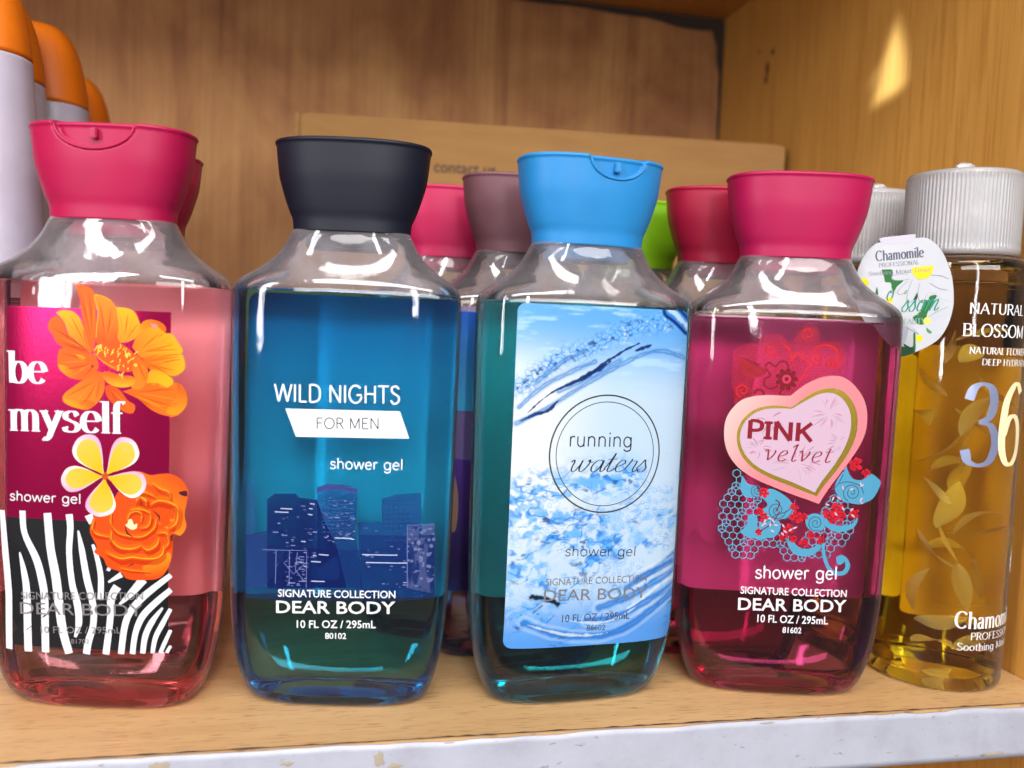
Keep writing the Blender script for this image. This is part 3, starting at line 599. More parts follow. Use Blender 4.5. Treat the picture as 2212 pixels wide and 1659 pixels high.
["S",0,[.88,.6,.06],[.18,.22,.32],[[6.31,113.95],[6.46,114.64],[6.82,114.86]],1],
["S",0,[.88,.6,.06],[.18,.22,.33],[[3.88,114.51],[3.88,115.07],[4.28,115.26]],1],
["S",0,[.88,.6,.06],[.18,.22,.33],[[3.04,113.73],[3.75,114.68],[3.84,114.96]],1],
["S",0,[.88,.6,.06],[.18,.22,.33],[[6.62,111.84],[6.33,112.75],[6.83,113.05]],1],
["S",0,[.88,.6,.06],[.18,.22,.32],[[11.26,115.13],[11.1,115.72],[11.19,115.9]],1],
["S",0,[.88,.6,.06],[.18,.22,.33],[[14.64,111.46],[15.14,112.01],[15.1,112.17]],1],
["S",0,[.88,.6,.06],[.18,.22,.33],[[12.84,112.74],[12.52,113.86],[12.73,114.21]],1],
["S",0,[.88,.6,.06],[.18,.22,.33],[[15.17,113.15],[16.16,113.92],[16.28,114.15]],1],
["S",0,[.88,.6,.06],[.18,.22,.33],[[11.19,106.62],[12,107.44],[12.17,107.69]],1],
["S",0,[.88,.6,.06],[.18,.22,.33],[[12.46,113.98],[12.88,114.62],[12.91,114.81]],1],
["S",0,[.88,.6,.06],[.18,.22,.32],[[12.66,112.37],[13.39,113.39],[13.65,113.69]],1],
["S",0,[.88,.6,.06],[.18,.22,.33],[[13.68,110.85],[14.33,111.59],[14.78,111.82]],1],
["S",0,[.88,.6,.06],[.18,.22,.32],[[6.45,112.79],[6.09,113.39],[6.56,113.59]],1],
["S",0,[.88,.6,.06],[.18,.22,.33],[[13.21,111.79],[12.88,112.77],[13.19,113.08]],1],
["S",0,[.88,.6,.06],[.18,.22,.33],[[11.79,105.59],[11.58,106.55],[11.89,106.85]],1],
["S",0,[.88,.6,.06],[.18,.22,.33],[[13.56,108.06],[13.34,108.71],[13.6,108.92]],1],
["S",0,[.88,.6,.06],[.18,.22,.33],[[13.5,110.24],[13.38,110.79],[13.74,110.97]],1],
["S",0,[.88,.6,.06],[.18,.22,.32],[[13.08,112.05],[13.68,113.07],[13.88,113.37]],1],
["S",0,[.88,.6,.06],[.18,.22,.33],[[10.2,107.8],[10.37,108.33],[10.8,108.51]],1],
["S",0,[.88,.6,.06],[.18,.22,.33],[[8.03,110.3],[8.7,110.79],[8.94,110.94]],1],
["S",0,[.88,.6,.06],[.18,.22,.33],[[10.07,112.09],[10.81,113.05],[11.13,113.35]],1],
["S",0,[.88,.6,.06],[.18,.22,.33],[[15.59,109.33],[15.89,109.76],[16.27,109.9]],1],
["S",0,[.88,.6,.06],[.18,.22,.32],[[12.78,112],[13.17,112.57],[13.55,112.75]],1],
["S",0,[.88,.6,.06],[.18,.22,.33],[[8.18,112.65],[8.78,113.35],[9.06,113.57]],1],
["S",0,[.88,.6,.06],[.18,.22,.33],[[9.9,109.06],[10.81,109.74],[11.02,109.94]],1],
["S",0,[.88,.6,.06],[.18,.22,.33],[[12.17,109.09],[11.96,109.55],[12.16,109.7]],1],
["S",0,[.88,.6,.06],[.18,.22,.32],[[10.33,108.34],[10.44,108.96],[10.74,109.15]],1],
["S",0,[.88,.6,.06],[.18,.22,.32],[[12.4,112.5],[12.98,113.12],[13.28,113.31]],1],
["S",0,[.88,.6,.06],[.18,.22,.32],[[10.84,110.45],[11.05,111.24],[10.85,111.46]],1],
["S",0,[.88,.6,.06],[.18,.22,.33],[[11.76,114.2],[12.24,114.8],[12.27,114.98]],1],
["S",0,[.88,.6,.06],[.18,.22,.33],[[14.12,112.37],[13.84,112.98],[14.15,113.18]],1],
["S",0,[.88,.6,.06],[.18,.22,.32],[[8.39,113.1],[8.84,114.1],[9.16,114.4]],1],
["S",0,[.88,.6,.06],[.18,.22,.32],[[15.63,109.48],[15.25,110.01],[15.91,110.2]],1],
["S",0,[.88,.6,.06],[.18,.22,.33],[[10.5,112.62],[10.25,113.67],[10.49,114]],1],
["S",0,[.88,.6,.06],[.18,.22,.32],[[10.4,114.4],[11.02,114.89],[11.23,115.03]],1],
["S",0,[.88,.6,.06],[.18,.22,.33],[[11.06,106.22],[10.84,106.9],[10.91,107.11]],1],
["S",0,[.46,.03,.003,.42],[.11,.4,.11],[[-.05,114.67],[-5.13,117.66],[-9.66,120.01]],1],
["S",0,[.74,.34,.02,.4],[.11,.4,.11],[[-.03,114.46],[-4.09,116.01],[-7.48,117.34]],1],
["S",0,[.46,.03,.003,.42],[.11,.4,.11],[[.68,113.64],[-3.1,114.58],[-6.54,115.66]],1],
["S",0,[.74,.34,.02,.4],[.11,.4,.11],[[-.13,115.87],[-3.74,120.36],[-6.99,124.02]],1],
["S",0,[.46,.03,.003,.42],[.11,.4,.11],[[.05,116.31],[-2.27,120.48],[-4.16,124.08]],1],
["S",0,[.74,.34,.02,.4],[.11,.4,.11],[[1,115.62],[-.63,119.4],[-2.2,122.95]],1],
["S",0,[.46,.03,.003,.42],[.11,.4,.11],[[.96,115.11],[.15,118.07],[-.38,120.31]],1],
["S",0,[.46,.03,.003,.42],[.11,.4,.11],[[2.16,118.45],[.26,125.41],[-1.5,131.2]],1],
["S",0,[.74,.34,.02,.4],[.11,.4,.11],[[2.09,118.8],[1.07,125.29],[.31,130.88]],1],
["S",0,[.46,.03,.003,.42],[.11,.4,.11],[[2.84,118.3],[2.16,124.73],[1.41,130.56]],1],
["S",0,[.74,.34,.02,.4],[.11,.4,.11],[[2.75,117.87],[2.83,123.62],[3.07,128.26]],1],
["S",0,[.46,.03,.003,.42],[.11,.4,.11],[[6.4,118.18],[5.49,123.81],[4.59,128.45]],1],
["S",0,[.74,.34,.02,.4],[.11,.4,.11],[[6.41,118.46],[6.52,123.48],[6.74,127.81]],1],
["S",0,[.46,.03,.003,.42],[.11,.4,.11],[[7.2,117.81],[7.72,122.5],[8.01,126.82]],1],
["S",0,[.74,.34,.02,.4],[.11,.4,.11],[[7.12,117.38],[8.39,121.38],[9.66,124.52]],1],
["S",0,[.74,.34,.02,.4],[.11,.4,.11],[[12.25,118.48],[11.35,122.32],[10.47,125.4]],1],
["S",0,[.46,.03,.003,.42],[.11,.4,.11],[[12.42,118.84],[12.81,122.22],[13.27,125.13]],1],
["S",0,[.74,.34,.02,.4],[.11,.4,.11],[[13.2,118.18],[14,121.23],[14.54,124.14]],1],
["S",0,[.46,.03,.003,.42],[.11,.4,.11],[[13.16,117.84],[14.77,120.34],[16.32,122.18]],1],
["S",0,[.46,.03,.003,.42],[.11,.4,.11],[[17.6,114.99],[20.25,117.61],[22.41,119.63]],1],
["S",0,[.74,.34,.02,.4],[.11,.4,.11],[[17.85,115.12],[21.87,116.86],[25.4,118.34]],1],
["S",0,[.46,.03,.003,.42],[.11,.4,.11],[[18.62,114.3],[23.02,115.43],[26.58,116.67]],1],
["S",0,[.46,.03,.003,.42],[.11,.4,.11],[[18.42,114.03],[23.34,114.73],[27.61,114.99]],1],
["S",0,[.46,.03,.003,.42],[.11,.4,.11],[[20.36,111.23],[24.56,112.24],[27.98,112.86]],1],
["S",0,[.74,.34,.02,.4],[.11,.4,.11],[[20.06,111.09],[24.71,110.77],[28.7,110.45]],1],
["S",0,[.46,.03,.003,.42],[.11,.4,.11],[[20.13,110.25],[23.99,109.27],[27.11,108.67]],1],
["S",0,[.46,.03,.003,.42],[.11,.4,.11],[[19.15,110.18],[22.23,109.15],[25.01,107.9]],1],
["S",0,[.46,.03,.003,.42],[.11,.4,.11],[[16.88,101.81],[22.39,102.59],[26.89,102.99]],1],
["S",0,[.74,.34,.02,.4],[.11,.41,.11],[[16.9,101.44],[23.39,100.48],[28.85,99.55]],1],
["S",0,[.46,.03,.003,.42],[.11,.4,.11],[[17.05,100.51],[22.87,98.76],[27.58,97.44]],1],
["S",0,[.74,.34,.02,.4],[.11,.4,.11],[[16.05,100.29],[21.09,98.2],[25.49,96.01]],1],
["S",0,[.46,.03,.003,.42],[.11,.4,.11],[[15.44,100.77],[18.64,98.65],[21.2,96.96]],1],
["S",0,[.46,.03,.003,.42],[.11,.41,.11],[[2.8,104.08],[-1.28,101.84],[-4.94,99.65]],1],
["S",0,[.74,.34,.02,.4],[.11,.4,.11],[[2.9,104.04],[-.01,100.64],[-2.42,97.66]],1],
["S",0,[.46,.03,.003,.42],[.11,.41,.11],[[3.85,103.51],[1.63,99.99],[-.45,97.2]],1],
["S",0,[.74,.34,.02,.4],[.11,.4,.11],[[4.05,103.77],[3.07,100.77],[2.39,97.82]],1],
["S",0,[.46,.03,.003,.42],[.11,.4,.11],[[4.81,104.4],[4.3,101.58],[3.67,99.29]],1],
["S",0,[.46,.03,.003,.42],[.11,.4,.11],[[1.49,110.7],[-2.89,111.78],[-6.79,112.48]],1],
["S",0,[.74,.34,.02,.4],[.11,.4,.11],[[1.06,110.48],[-3.06,110.09],[-6.51,109.73]],1],
["S",0,[.46,.03,.003,.42],[.11,.4,.11],[[1.73,109.57],[-2.19,108.42],[-5.74,107.7]],1],
["S",0,[.74,.34,.02,.4],[.11,.4,.11],[[2.01,109.4],[-.52,108],[-2.55,106.45]],1],
["S",0,[.46,.03,.003,.42],[.11,.4,.11],[[3.1,109.55],[1.6,107.53],[.11,105.94]],1],
["S",0,[.46,.03,.003,.42],[.11,.4,.11],[[8.89,101.25],[10.84,98.99],[12.42,96.78]],1],
["S",0,[.74,.34,.02,.4],[.11,.4,.11],[[8.82,101.69],[11.64,99.09],[14.21,96.8]],1],
["S",0,[.46,.03,.003,.42],[.11,.4,.11],[[8.39,101.54],[9.53,99.49],[10.37,97.97]],1],
["S",0,[.74,.34,.02,.4],[.11,.4,.11],[[16.7,110.69],[17.77,109.65],[18.6,108.5]],1],
["S",0,[.46,.03,.003,.42],[.11,.4,.11],[[16.28,110.39],[17.62,107.73],[18.9,105.4]],1],
["S",0,[.74,.34,.02,.4],[.11,.4,.11],[[16.3,109.62],[16.75,106.44],[16.99,103.94]],1],
["P",0,["L",[27.37,77.37],[18.79,65.3],[.62,.06,.005],[.8,.2,.01]],[[11.4,73.95],[13.59,75.9],[16.86,77.51],[20.46,76.52],[23.28,76.96],[26.37,77],[29.03,75.49],[30.97,72.05],[30.7,68.3],[30.11,64.19],[30.62,60.76],[29.38,58.01],[27.24,58.65],[18.79,65.3]],1],
["P",0,[.05,.01,.02],[[28.43,71.39],[30.51,71.7],[30.68,70],[29.09,70.44]],1],
["P",0,[.05,.01,.02],[[26.41,57.91],[27.41,58.27],[26.93,56.2],[26.32,56.4]],1],
["P",0,["L",[7.77,64.86],[22.56,44.33],[.62,.06,.005],[.7,.06,.005]],[[8.87,67.14],[11.06,71.34],[15.07,74.1],[20.86,73.18],[25.78,69.54],[28.49,66.14],[28.21,61.64],[27.26,57.14],[26.97,52.24],[26,48.1],[23.61,44.71],[18.99,43.89],[13.86,44.09],[11.63,46.27],[7.89,47.42],[6.38,50.17],[3.57,51.92],[4.31,53.84],[2.61,57.13],[2.22,59.36],[3.69,63.18],[7.78,64.11]],1],
["P",0,["L",[22.15,50.37],[23.61,45.09],[.7,.21,.01],[.62,.06,.005]],[[18.23,48.02],[22.51,50.37],[25.95,52.64],[26.65,50.36],[25.32,46.97],[23.26,45.09],[19.7,45.04]],1],
["S",0,[.4,.02,.002,.38],[.3,1.35,1.35,.3],[[4,61.66],[3.27,58.63],[4.77,56.83],[9.25,56.1]],1],
["S",0,[.78,.24,.01,.3],[.3,1.05,1.05,.3],[[3.54,62.9],[2.81,59.87],[4.32,58.07],[8.8,57.34]],1],
["S",0,[.82,.3,.015],[.075,.3,.3,.075],[[3.69,62.43],[2.97,59.4],[4.47,57.6],[8.95,56.87]],1],
["S",0,[.62,.045,.005],[.075,.24,.24,.075],[[3.85,62.05],[3.12,59.02],[4.62,57.21],[9.1,56.48]],1],
["S",0,[.4,.02,.002,.38],[.3,1.86,1.86,1.86,.3],[[9.24,57.87],[9.26,54.87],[11.88,52.73],[15.56,52.5],[18.47,53.73]],1],
["S",0,[.78,.24,.01,.3],[.3,1.44,1.44,1.44,.3],[[8.78,59.58],[8.8,56.58],[11.42,54.45],[15.11,54.22],[18.02,55.45]],1],
["S",0,[.82,.3,.015],[.075,.41,.41,.41,.075],[[8.93,58.93],[8.96,55.93],[11.57,53.79],[15.26,53.57],[18.17,54.79]],1],
["S",0,[.62,.045,.005],[.075,.33,.33,.33,.075],[[9.09,58.4],[9.11,55.4],[11.72,53.26],[15.41,53.04],[18.32,54.26]],1],
["S",0,[.4,.02,.002,.38],[.3,1.86,1.86,1.86,1.86,1.86,.3],[[7.42,51.03],[11.9,49.35],[15.59,49.87],[18.51,49.59],[22.44,49.67],[24.53,51.19],[24.85,53.45]],1],
["S",0,[.78,.24,.01,.3],[.3,1.44,1.44,1.44,1.44,1.44,.3],[[6.97,52.74],[11.44,51.07],[15.13,51.59],[18.06,51.32],[22,51.41],[24.09,52.93],[24.42,55.19]],1],
["S",0,[.82,.3,.015],[.075,.41,.41,.41,.41,.41,.075],[[7.12,52.09],[11.6,50.41],[15.28,50.94],[18.21,50.66],[22.15,50.75],[24.24,52.27],[24.56,54.53]],1],
["S",0,[.62,.045,.005],[.076,.33,.33,.33,.33,.33,.076],[[7.27,51.56],[11.75,49.88],[15.44,50.4],[18.36,50.12],[22.3,50.21],[24.38,51.73],[24.71,53.99]],1],
["S",0,[.4,.02,.002,.38],[.3,1.69,1.69,.3],[[18.47,53.45],[20.28,52.37],[22.75,53.92],[23.43,56.18]],1],
["S",0,[.78,.24,.01,.3],[.3,1.31,1.31,.3],[[18.02,55.02],[19.84,53.94],[22.31,55.49],[23,57.76]],1],
["S",0,[.82,.3,.015],[.075,.38,.38,.075],[[18.17,54.42],[19.99,53.34],[22.46,54.89],[23.14,57.16]],1],
["S",0,[.62,.045,.005],[.075,.3,.3,.075],[[18.32,53.94],[20.13,52.86],[22.61,54.41],[23.29,56.67]],1],
["S",0,[.4,.02,.002,.38],[.3,2.02,2.02,2.02,2.02,.3],[[20.5,66.05],[23.31,67.6],[27.43,66.49],[28.77,64.21],[28.15,60.46],[26.16,58.99]],1],
["S",0,[.78,.24,.01,.3],[.3,1.57,1.57,1.57,1.57,.3],[[20.06,67.92],[22.87,69.48],[27.01,68.38],[28.36,66.11],[27.74,62.37],[25.73,60.89]],1],
["S",0,[.82,.3,.015],[.075,.45,.45,.45,.45,.075],[[20.21,67.21],[23.02,68.76],[27.15,67.66],[28.49,65.39],[27.88,61.64],[25.88,60.17]],1],
["S",0,[.62,.045,.005],[.075,.36,.36,.36,.36,.075],[[20.35,66.63],[23.17,68.18],[27.29,67.08],[28.63,64.8],[28.01,61.05],[26.02,59.58]],1],
["S",0,[.4,.02,.002,.38],[.3,2.7,2.7,.3],[[16.53,66.66],[17.6,68.18],[19.42,67.12],[19.43,65.63]],1],
["S",0,[.78,.24,.01,.3],[.3,2.07,2.07,.3],[[16.07,69.14],[17.15,70.67],[18.96,69.62],[18.98,68.13]],1],
["S",0,[.82,.3,.015],[.074,.59,.59,.074],[[16.22,68.2],[17.3,69.72],[19.12,68.67],[19.13,67.18]],1],
["S",0,[.62,.045,.005],[.074,.47,.47,.074],[[16.38,67.43],[17.45,68.95],[19.27,67.9],[19.28,66.4]],1],
["S",0,[.4,.02,.002,.38],[.3,1.18,1.18,1.18,1.18,1.18,.3],[[9.19,64.24],[9.03,60.5],[10.72,57.95],[13.69,56.95],[18.44,56.75],[21.99,59.46],[22.67,62.47]],1],
["S",0,[.78,.24,.01,.3],[.3,.92,.92,.92,.92,.92,.3],[[8.74,65.32],[8.58,61.58],[10.27,59.03],[13.24,58.03],[18,57.84],[21.56,60.55],[22.23,63.56]],1],
["S",0,[.82,.3,.015],[.075,.26,.26,.26,.26,.26,.075],[[8.89,64.91],[8.73,61.16],[10.42,58.62],[13.39,57.62],[18.14,57.42],[21.7,60.14],[22.38,63.15]],1],
["S",0,[.62,.045,.005],[.075,.21,.21,.21,.21,.21,.075],[[9.04,64.57],[8.88,60.83],[10.57,58.28],[13.54,57.29],[18.29,57.08],[21.85,59.8],[22.52,62.81]],1],
["S",0,[.4,.02,.002,.38],[.3,1.17,1.17,1.17,1.17,.3],[[14.72,64.85],[17.27,65.32],[20.52,64.29],[20.9,61.69],[19.85,59.79],[17.69,59.35]],1],
["S",0,[.78,.24,.01,.3],[.3,.92,.92,.92,.92,.3],[[14.27,65.93],[16.82,66.4],[20.08,65.38],[20.47,62.77],[19.41,60.88],[17.24,60.43]],1],
["S",0,[.82,.3,.015],[.075,.26,.26,.26,.26,.075],[[14.42,65.52],[16.97,65.99],[20.23,64.97],[20.61,62.36],[19.56,60.46],[17.39,60.02]],1],
["S",0,[.62,.045,.005],[.075,.21,.21,.21,.21,.075],[[14.57,65.18],[17.12,65.65],[20.38,64.63],[20.76,62.02],[19.7,60.12],[17.54,59.68]],1],
["S",0,[.4,.02,.002,.38],[.3,1.01,1.01,1.01,.3],[[14.02,61.56],[14.73,63.83],[16.91,64.65],[18.37,63.58],[18.03,61.33]],1],
["S",0,[.78,.24,.01,.3],[.3,.78,.78,.78,.3],[[13.57,62.48],[14.28,64.75],[16.47,65.58],[17.93,64.51],[17.59,62.26]],1],
["S",0,[.82,.3,.015],[.074,.22,.22,.22,.074],[[13.72,62.13],[14.43,64.4],[16.62,65.23],[18.08,64.16],[17.74,61.9]],1],
["S",0,[.62,.045,.005],[.075,.18,.18,.18,.075],[[13.87,61.84],[14.58,64.11],[16.77,64.94],[18.23,63.87],[17.89,61.62]],1],
["S",0,[.4,.02,.002,.38],[.3,1.5,1.5,.3],[[11.73,70.49],[15.41,69.9],[19.03,70.4],[22.25,68.99]],1],
["S",0,[.78,.24,.01,.3],[.3,1.18,1.18,.3],[[11.27,71.88],[14.95,71.29],[18.58,71.79],[21.81,70.39]],1],
["S",0,[.82,.3,.015],[.074,.33,.33,.074],[[11.43,71.35],[15.11,70.76],[18.73,71.26],[21.95,69.86]],1],
["S",0,[.62,.045,.005],[.074,.27,.27,.074],[[11.58,70.92],[15.26,70.33],[18.88,70.83],[22.1,69.43]],1],
["S",0,[.4,.02,.002,.38],[.3,1.52,1.52,.3],[[21.14,73.44],[23.62,71.63],[26.04,70.53],[26.74,68.29]],1],
["S",0,[.78,.24,.01,.3],[.3,1.18,1.18,.3],[[20.7,74.83],[23.18,73.03],[25.61,71.94],[26.32,69.7]],1],
["S",0,[.82,.3,.015],[.075,.34,.34,.075],[[20.84,74.3],[23.33,72.5],[25.76,71.4],[26.46,69.16]],1],
["S",0,[.62,.045,.005],[.075,.27,.27,.075],[[20.99,73.87],[23.47,72.06],[25.9,70.97],[26.6,68.73]],1],
["S",0,[.4,.02,.002,.38],[.3,1.52,1.52,.3],[[22.71,57.77],[25.49,57.79],[26.2,54.77],[25.2,53.27]],1],
["S",0,[.78,.24,.01,.3],[.3,1.18,1.18,.3],[[22.28,59.19],[25.07,59.21],[25.78,56.2],[24.77,54.7]],1],
["S",0,[.82,.3,.015],[.076,.34,.34,.076],[[22.42,58.65],[25.21,58.67],[25.92,55.65],[24.91,54.15]],1],
["S",0,[.62,.045,.005],[.076,.27,.27,.076],[[22.57,58.21],[25.35,58.23],[26.06,55.21],[25.05,53.71]],1],
["S",0,[.4,.02,.002,.38],[.3,.85,.3],[[11.92,46.92],[15.62,46.31],[21.05,46.09]],1],
["S",0,[.78,.24,.01,.3],[.3,.66,.3],[[11.47,47.69],[15.17,47.09],[20.62,46.87]],1],
["S",0,[.82,.3,.015],[.076,.19,.076],[[11.62,47.4],[15.32,46.79],[20.76,46.57]],1],
["S",0,[.62,.045,.005],[.076,.15,.076],[[11.77,47.16],[15.47,46.55],[20.91,46.33]],1],
["S",0,[.06,.015,.01],[.11,.59,.11],[[12.99,60.6],[13.75,58.39],[15.6,57.15]],1],
["S",0,[.06,.015,.01],[.11,.53,.11],[[21.11,65.74],[23.07,63.9],[23.26,62.41]],1],
["S",0,[.06,.015,.01],[.11,.45],[[13.84,47.87],[15.67,48.88]],1],
["P",0,[.85,.62,.35],[[14.08,62.52],[15,62.74],[15.74,61.08],[16.65,61.49],[16.48,59.99],[14.84,59.55],[13.18,60.8],[13.72,61.38]],1],
["P",0,["L",[-1.8,80.02],[6,85.31],[.74,.64,.56],[.58,.3,.45]],[[6.76,75.6],[4.82,76.84],[.84,78.4],[-2.35,80.5],[-3.35,83.22],[-2.33,85.95],[-1,87.36],[.95,88.17],[3.59,87.92],[5.3,85.68],[5.99,81.9],[6.22,77.8]],1],
["P",0,["R",[6.76,75.6],3,50.53,[.74,.38,.008],[.74,.56,.25]],[[6.76,75.6],[5.04,76.73],[1.62,78.25],[-1.11,80.23],[-2.08,82.64],[-1.39,84.94],[-.38,86.08],[1.17,86.67],[3.34,86.31],[4.86,84.28],[5.64,80.98],[6.13,77.48]],1],
["P",0,["L",[15.35,79.83],[8.37,85.01],[.74,.64,.56],[.58,.3,.45]],[[6.76,75.6],[8.75,76.8],[12.7,78.29],[15.91,80.29],[17.09,82.92],[16.37,85.57],[15.24,86.95],[13.46,87.75],[10.91,87.53],[9.07,85.37],[8.07,81.71],[7.48,77.73]],1],
["P",0,["R",[6.76,75.6],3,49.28,[.74,.38,.008],[.74,.56,.25]],[[6.76,75.6],[8.53,76.69],[11.94,78.14],[14.71,80.05],[15.84,82.37],[15.39,84.6],[14.54,85.72],[13.12,86.3],[11.01,85.97],[9.37,84.01],[8.33,80.81],[7.54,77.42]],1],
["P",0,["L",[-1.76,78.34],[-.89,70.44],[.74,.64,.56],[.58,.3,.45]],[[6.76,75.6],[4.66,76.09],[1.06,77.64],[-2.46,78.4],[-5.09,77.44],[-6.5,75.22],[-6.73,73.58],[-6.14,71.9],[-4.32,70.4],[-1.6,70.65],[1.64,72.43],[4.82,74.67]],1],
["P",0,["R",[6.76,75.6],3,47.65,[.74,.38,.008],[.74,.56,.25]],[[6.76,75.6],[4.87,76.02],[1.65,77.25],[-1.5,77.78],[-3.88,76.99],[-5.17,75.23],[-5.4,73.94],[-4.88,72.64],[-3.27,71.5],[-.83,71.74],[2.1,73.19],[4.99,74.91]],1],
["P",0,["L",[13.21,69.84],[15.26,77.99],[.74,.64,.56],[.58,.3,.45]],[[6.76,75.6],[8.43,74.37],[11.01,71.55],[13.79,69.53],[16.41,69.53],[18.38,71.22],[19.14,72.76],[19.22,74.64],[18.2,76.78],[15.8,77.53],[12.38,76.93],[8.81,75.84]],1],
["P",0,["R",[6.76,75.6],3,45.54,[.74,.38,.008],[.74,.56,.25]],[[6.76,75.6],[8.27,74.52],[10.64,72.14],[13.18,70.49],[15.52,70.42],[17.24,71.7],[17.89,72.89],[17.9,74.37],[16.93,76.08],[14.75,76.72],[11.7,76.34],[8.56,75.66]],1],
["P",0,["L",[10.05,67.52],[.9,68.76],[.74,.64,.56],[.58,.3,.45]],[[6.76,75.6],[7.36,73.62],[9.2,70.18],[10.13,66.87],[9.07,64.46],[6.52,63.27],[4.62,63.14],[2.67,63.79],[.91,65.56],[1.16,68.08],[3.16,71],[5.71,73.84]],1],
["P",0,["R",[6.76,75.6],3,44.05,[.74,.38,.008],[.74,.56,.25]],[[6.76,75.6],[7.27,73.82],[8.75,70.76],[9.41,67.8],[8.53,65.62],[6.51,64.51],[5.02,64.37],[3.5,64.92],[2.16,66.48],[2.41,68.75],[4.04,71.39],[5.99,73.99]],1],
["P",0,[.45,.06,.008],[[5.8,75.93],[6.75,76.79],[7.72,76.17],[7.58,75.05],[6.62,74.48],[5.88,75.12]],1],
["T",0,[.68,.68,.7],"bod","be",[-23.85,102.91],[-11.85,103.24],9.67,None],
["T",0,[.68,.68,.7],"bod","myself",[-23.44,88.42],[12.66,89.06],9.55,None],
["T",0,[.68,.68,.7],"av","shower gel",[-22.87,66.8],[-.96,66.84],3,None],
["T",2,[.45,.42,.42],"bf","SIGNATURE COLLECTION",[-19.28,36.08],[18.67,37.77],2.36,None],
["T",2,[.45,.42,.42],"bf","10 FL OZ / 295mL",[-13.09,25.74],[12.05,26.79],2.23,None],
["T",2,[.45,.42,.42],"bf","81702",[-3.64,22.76],[2.04,23.05],1.48,None],
["T",2,[.45,.42,.42],"ext","DEAR BODY",[-19.63,31.46],[18.7,32.56],3.7,None],
]
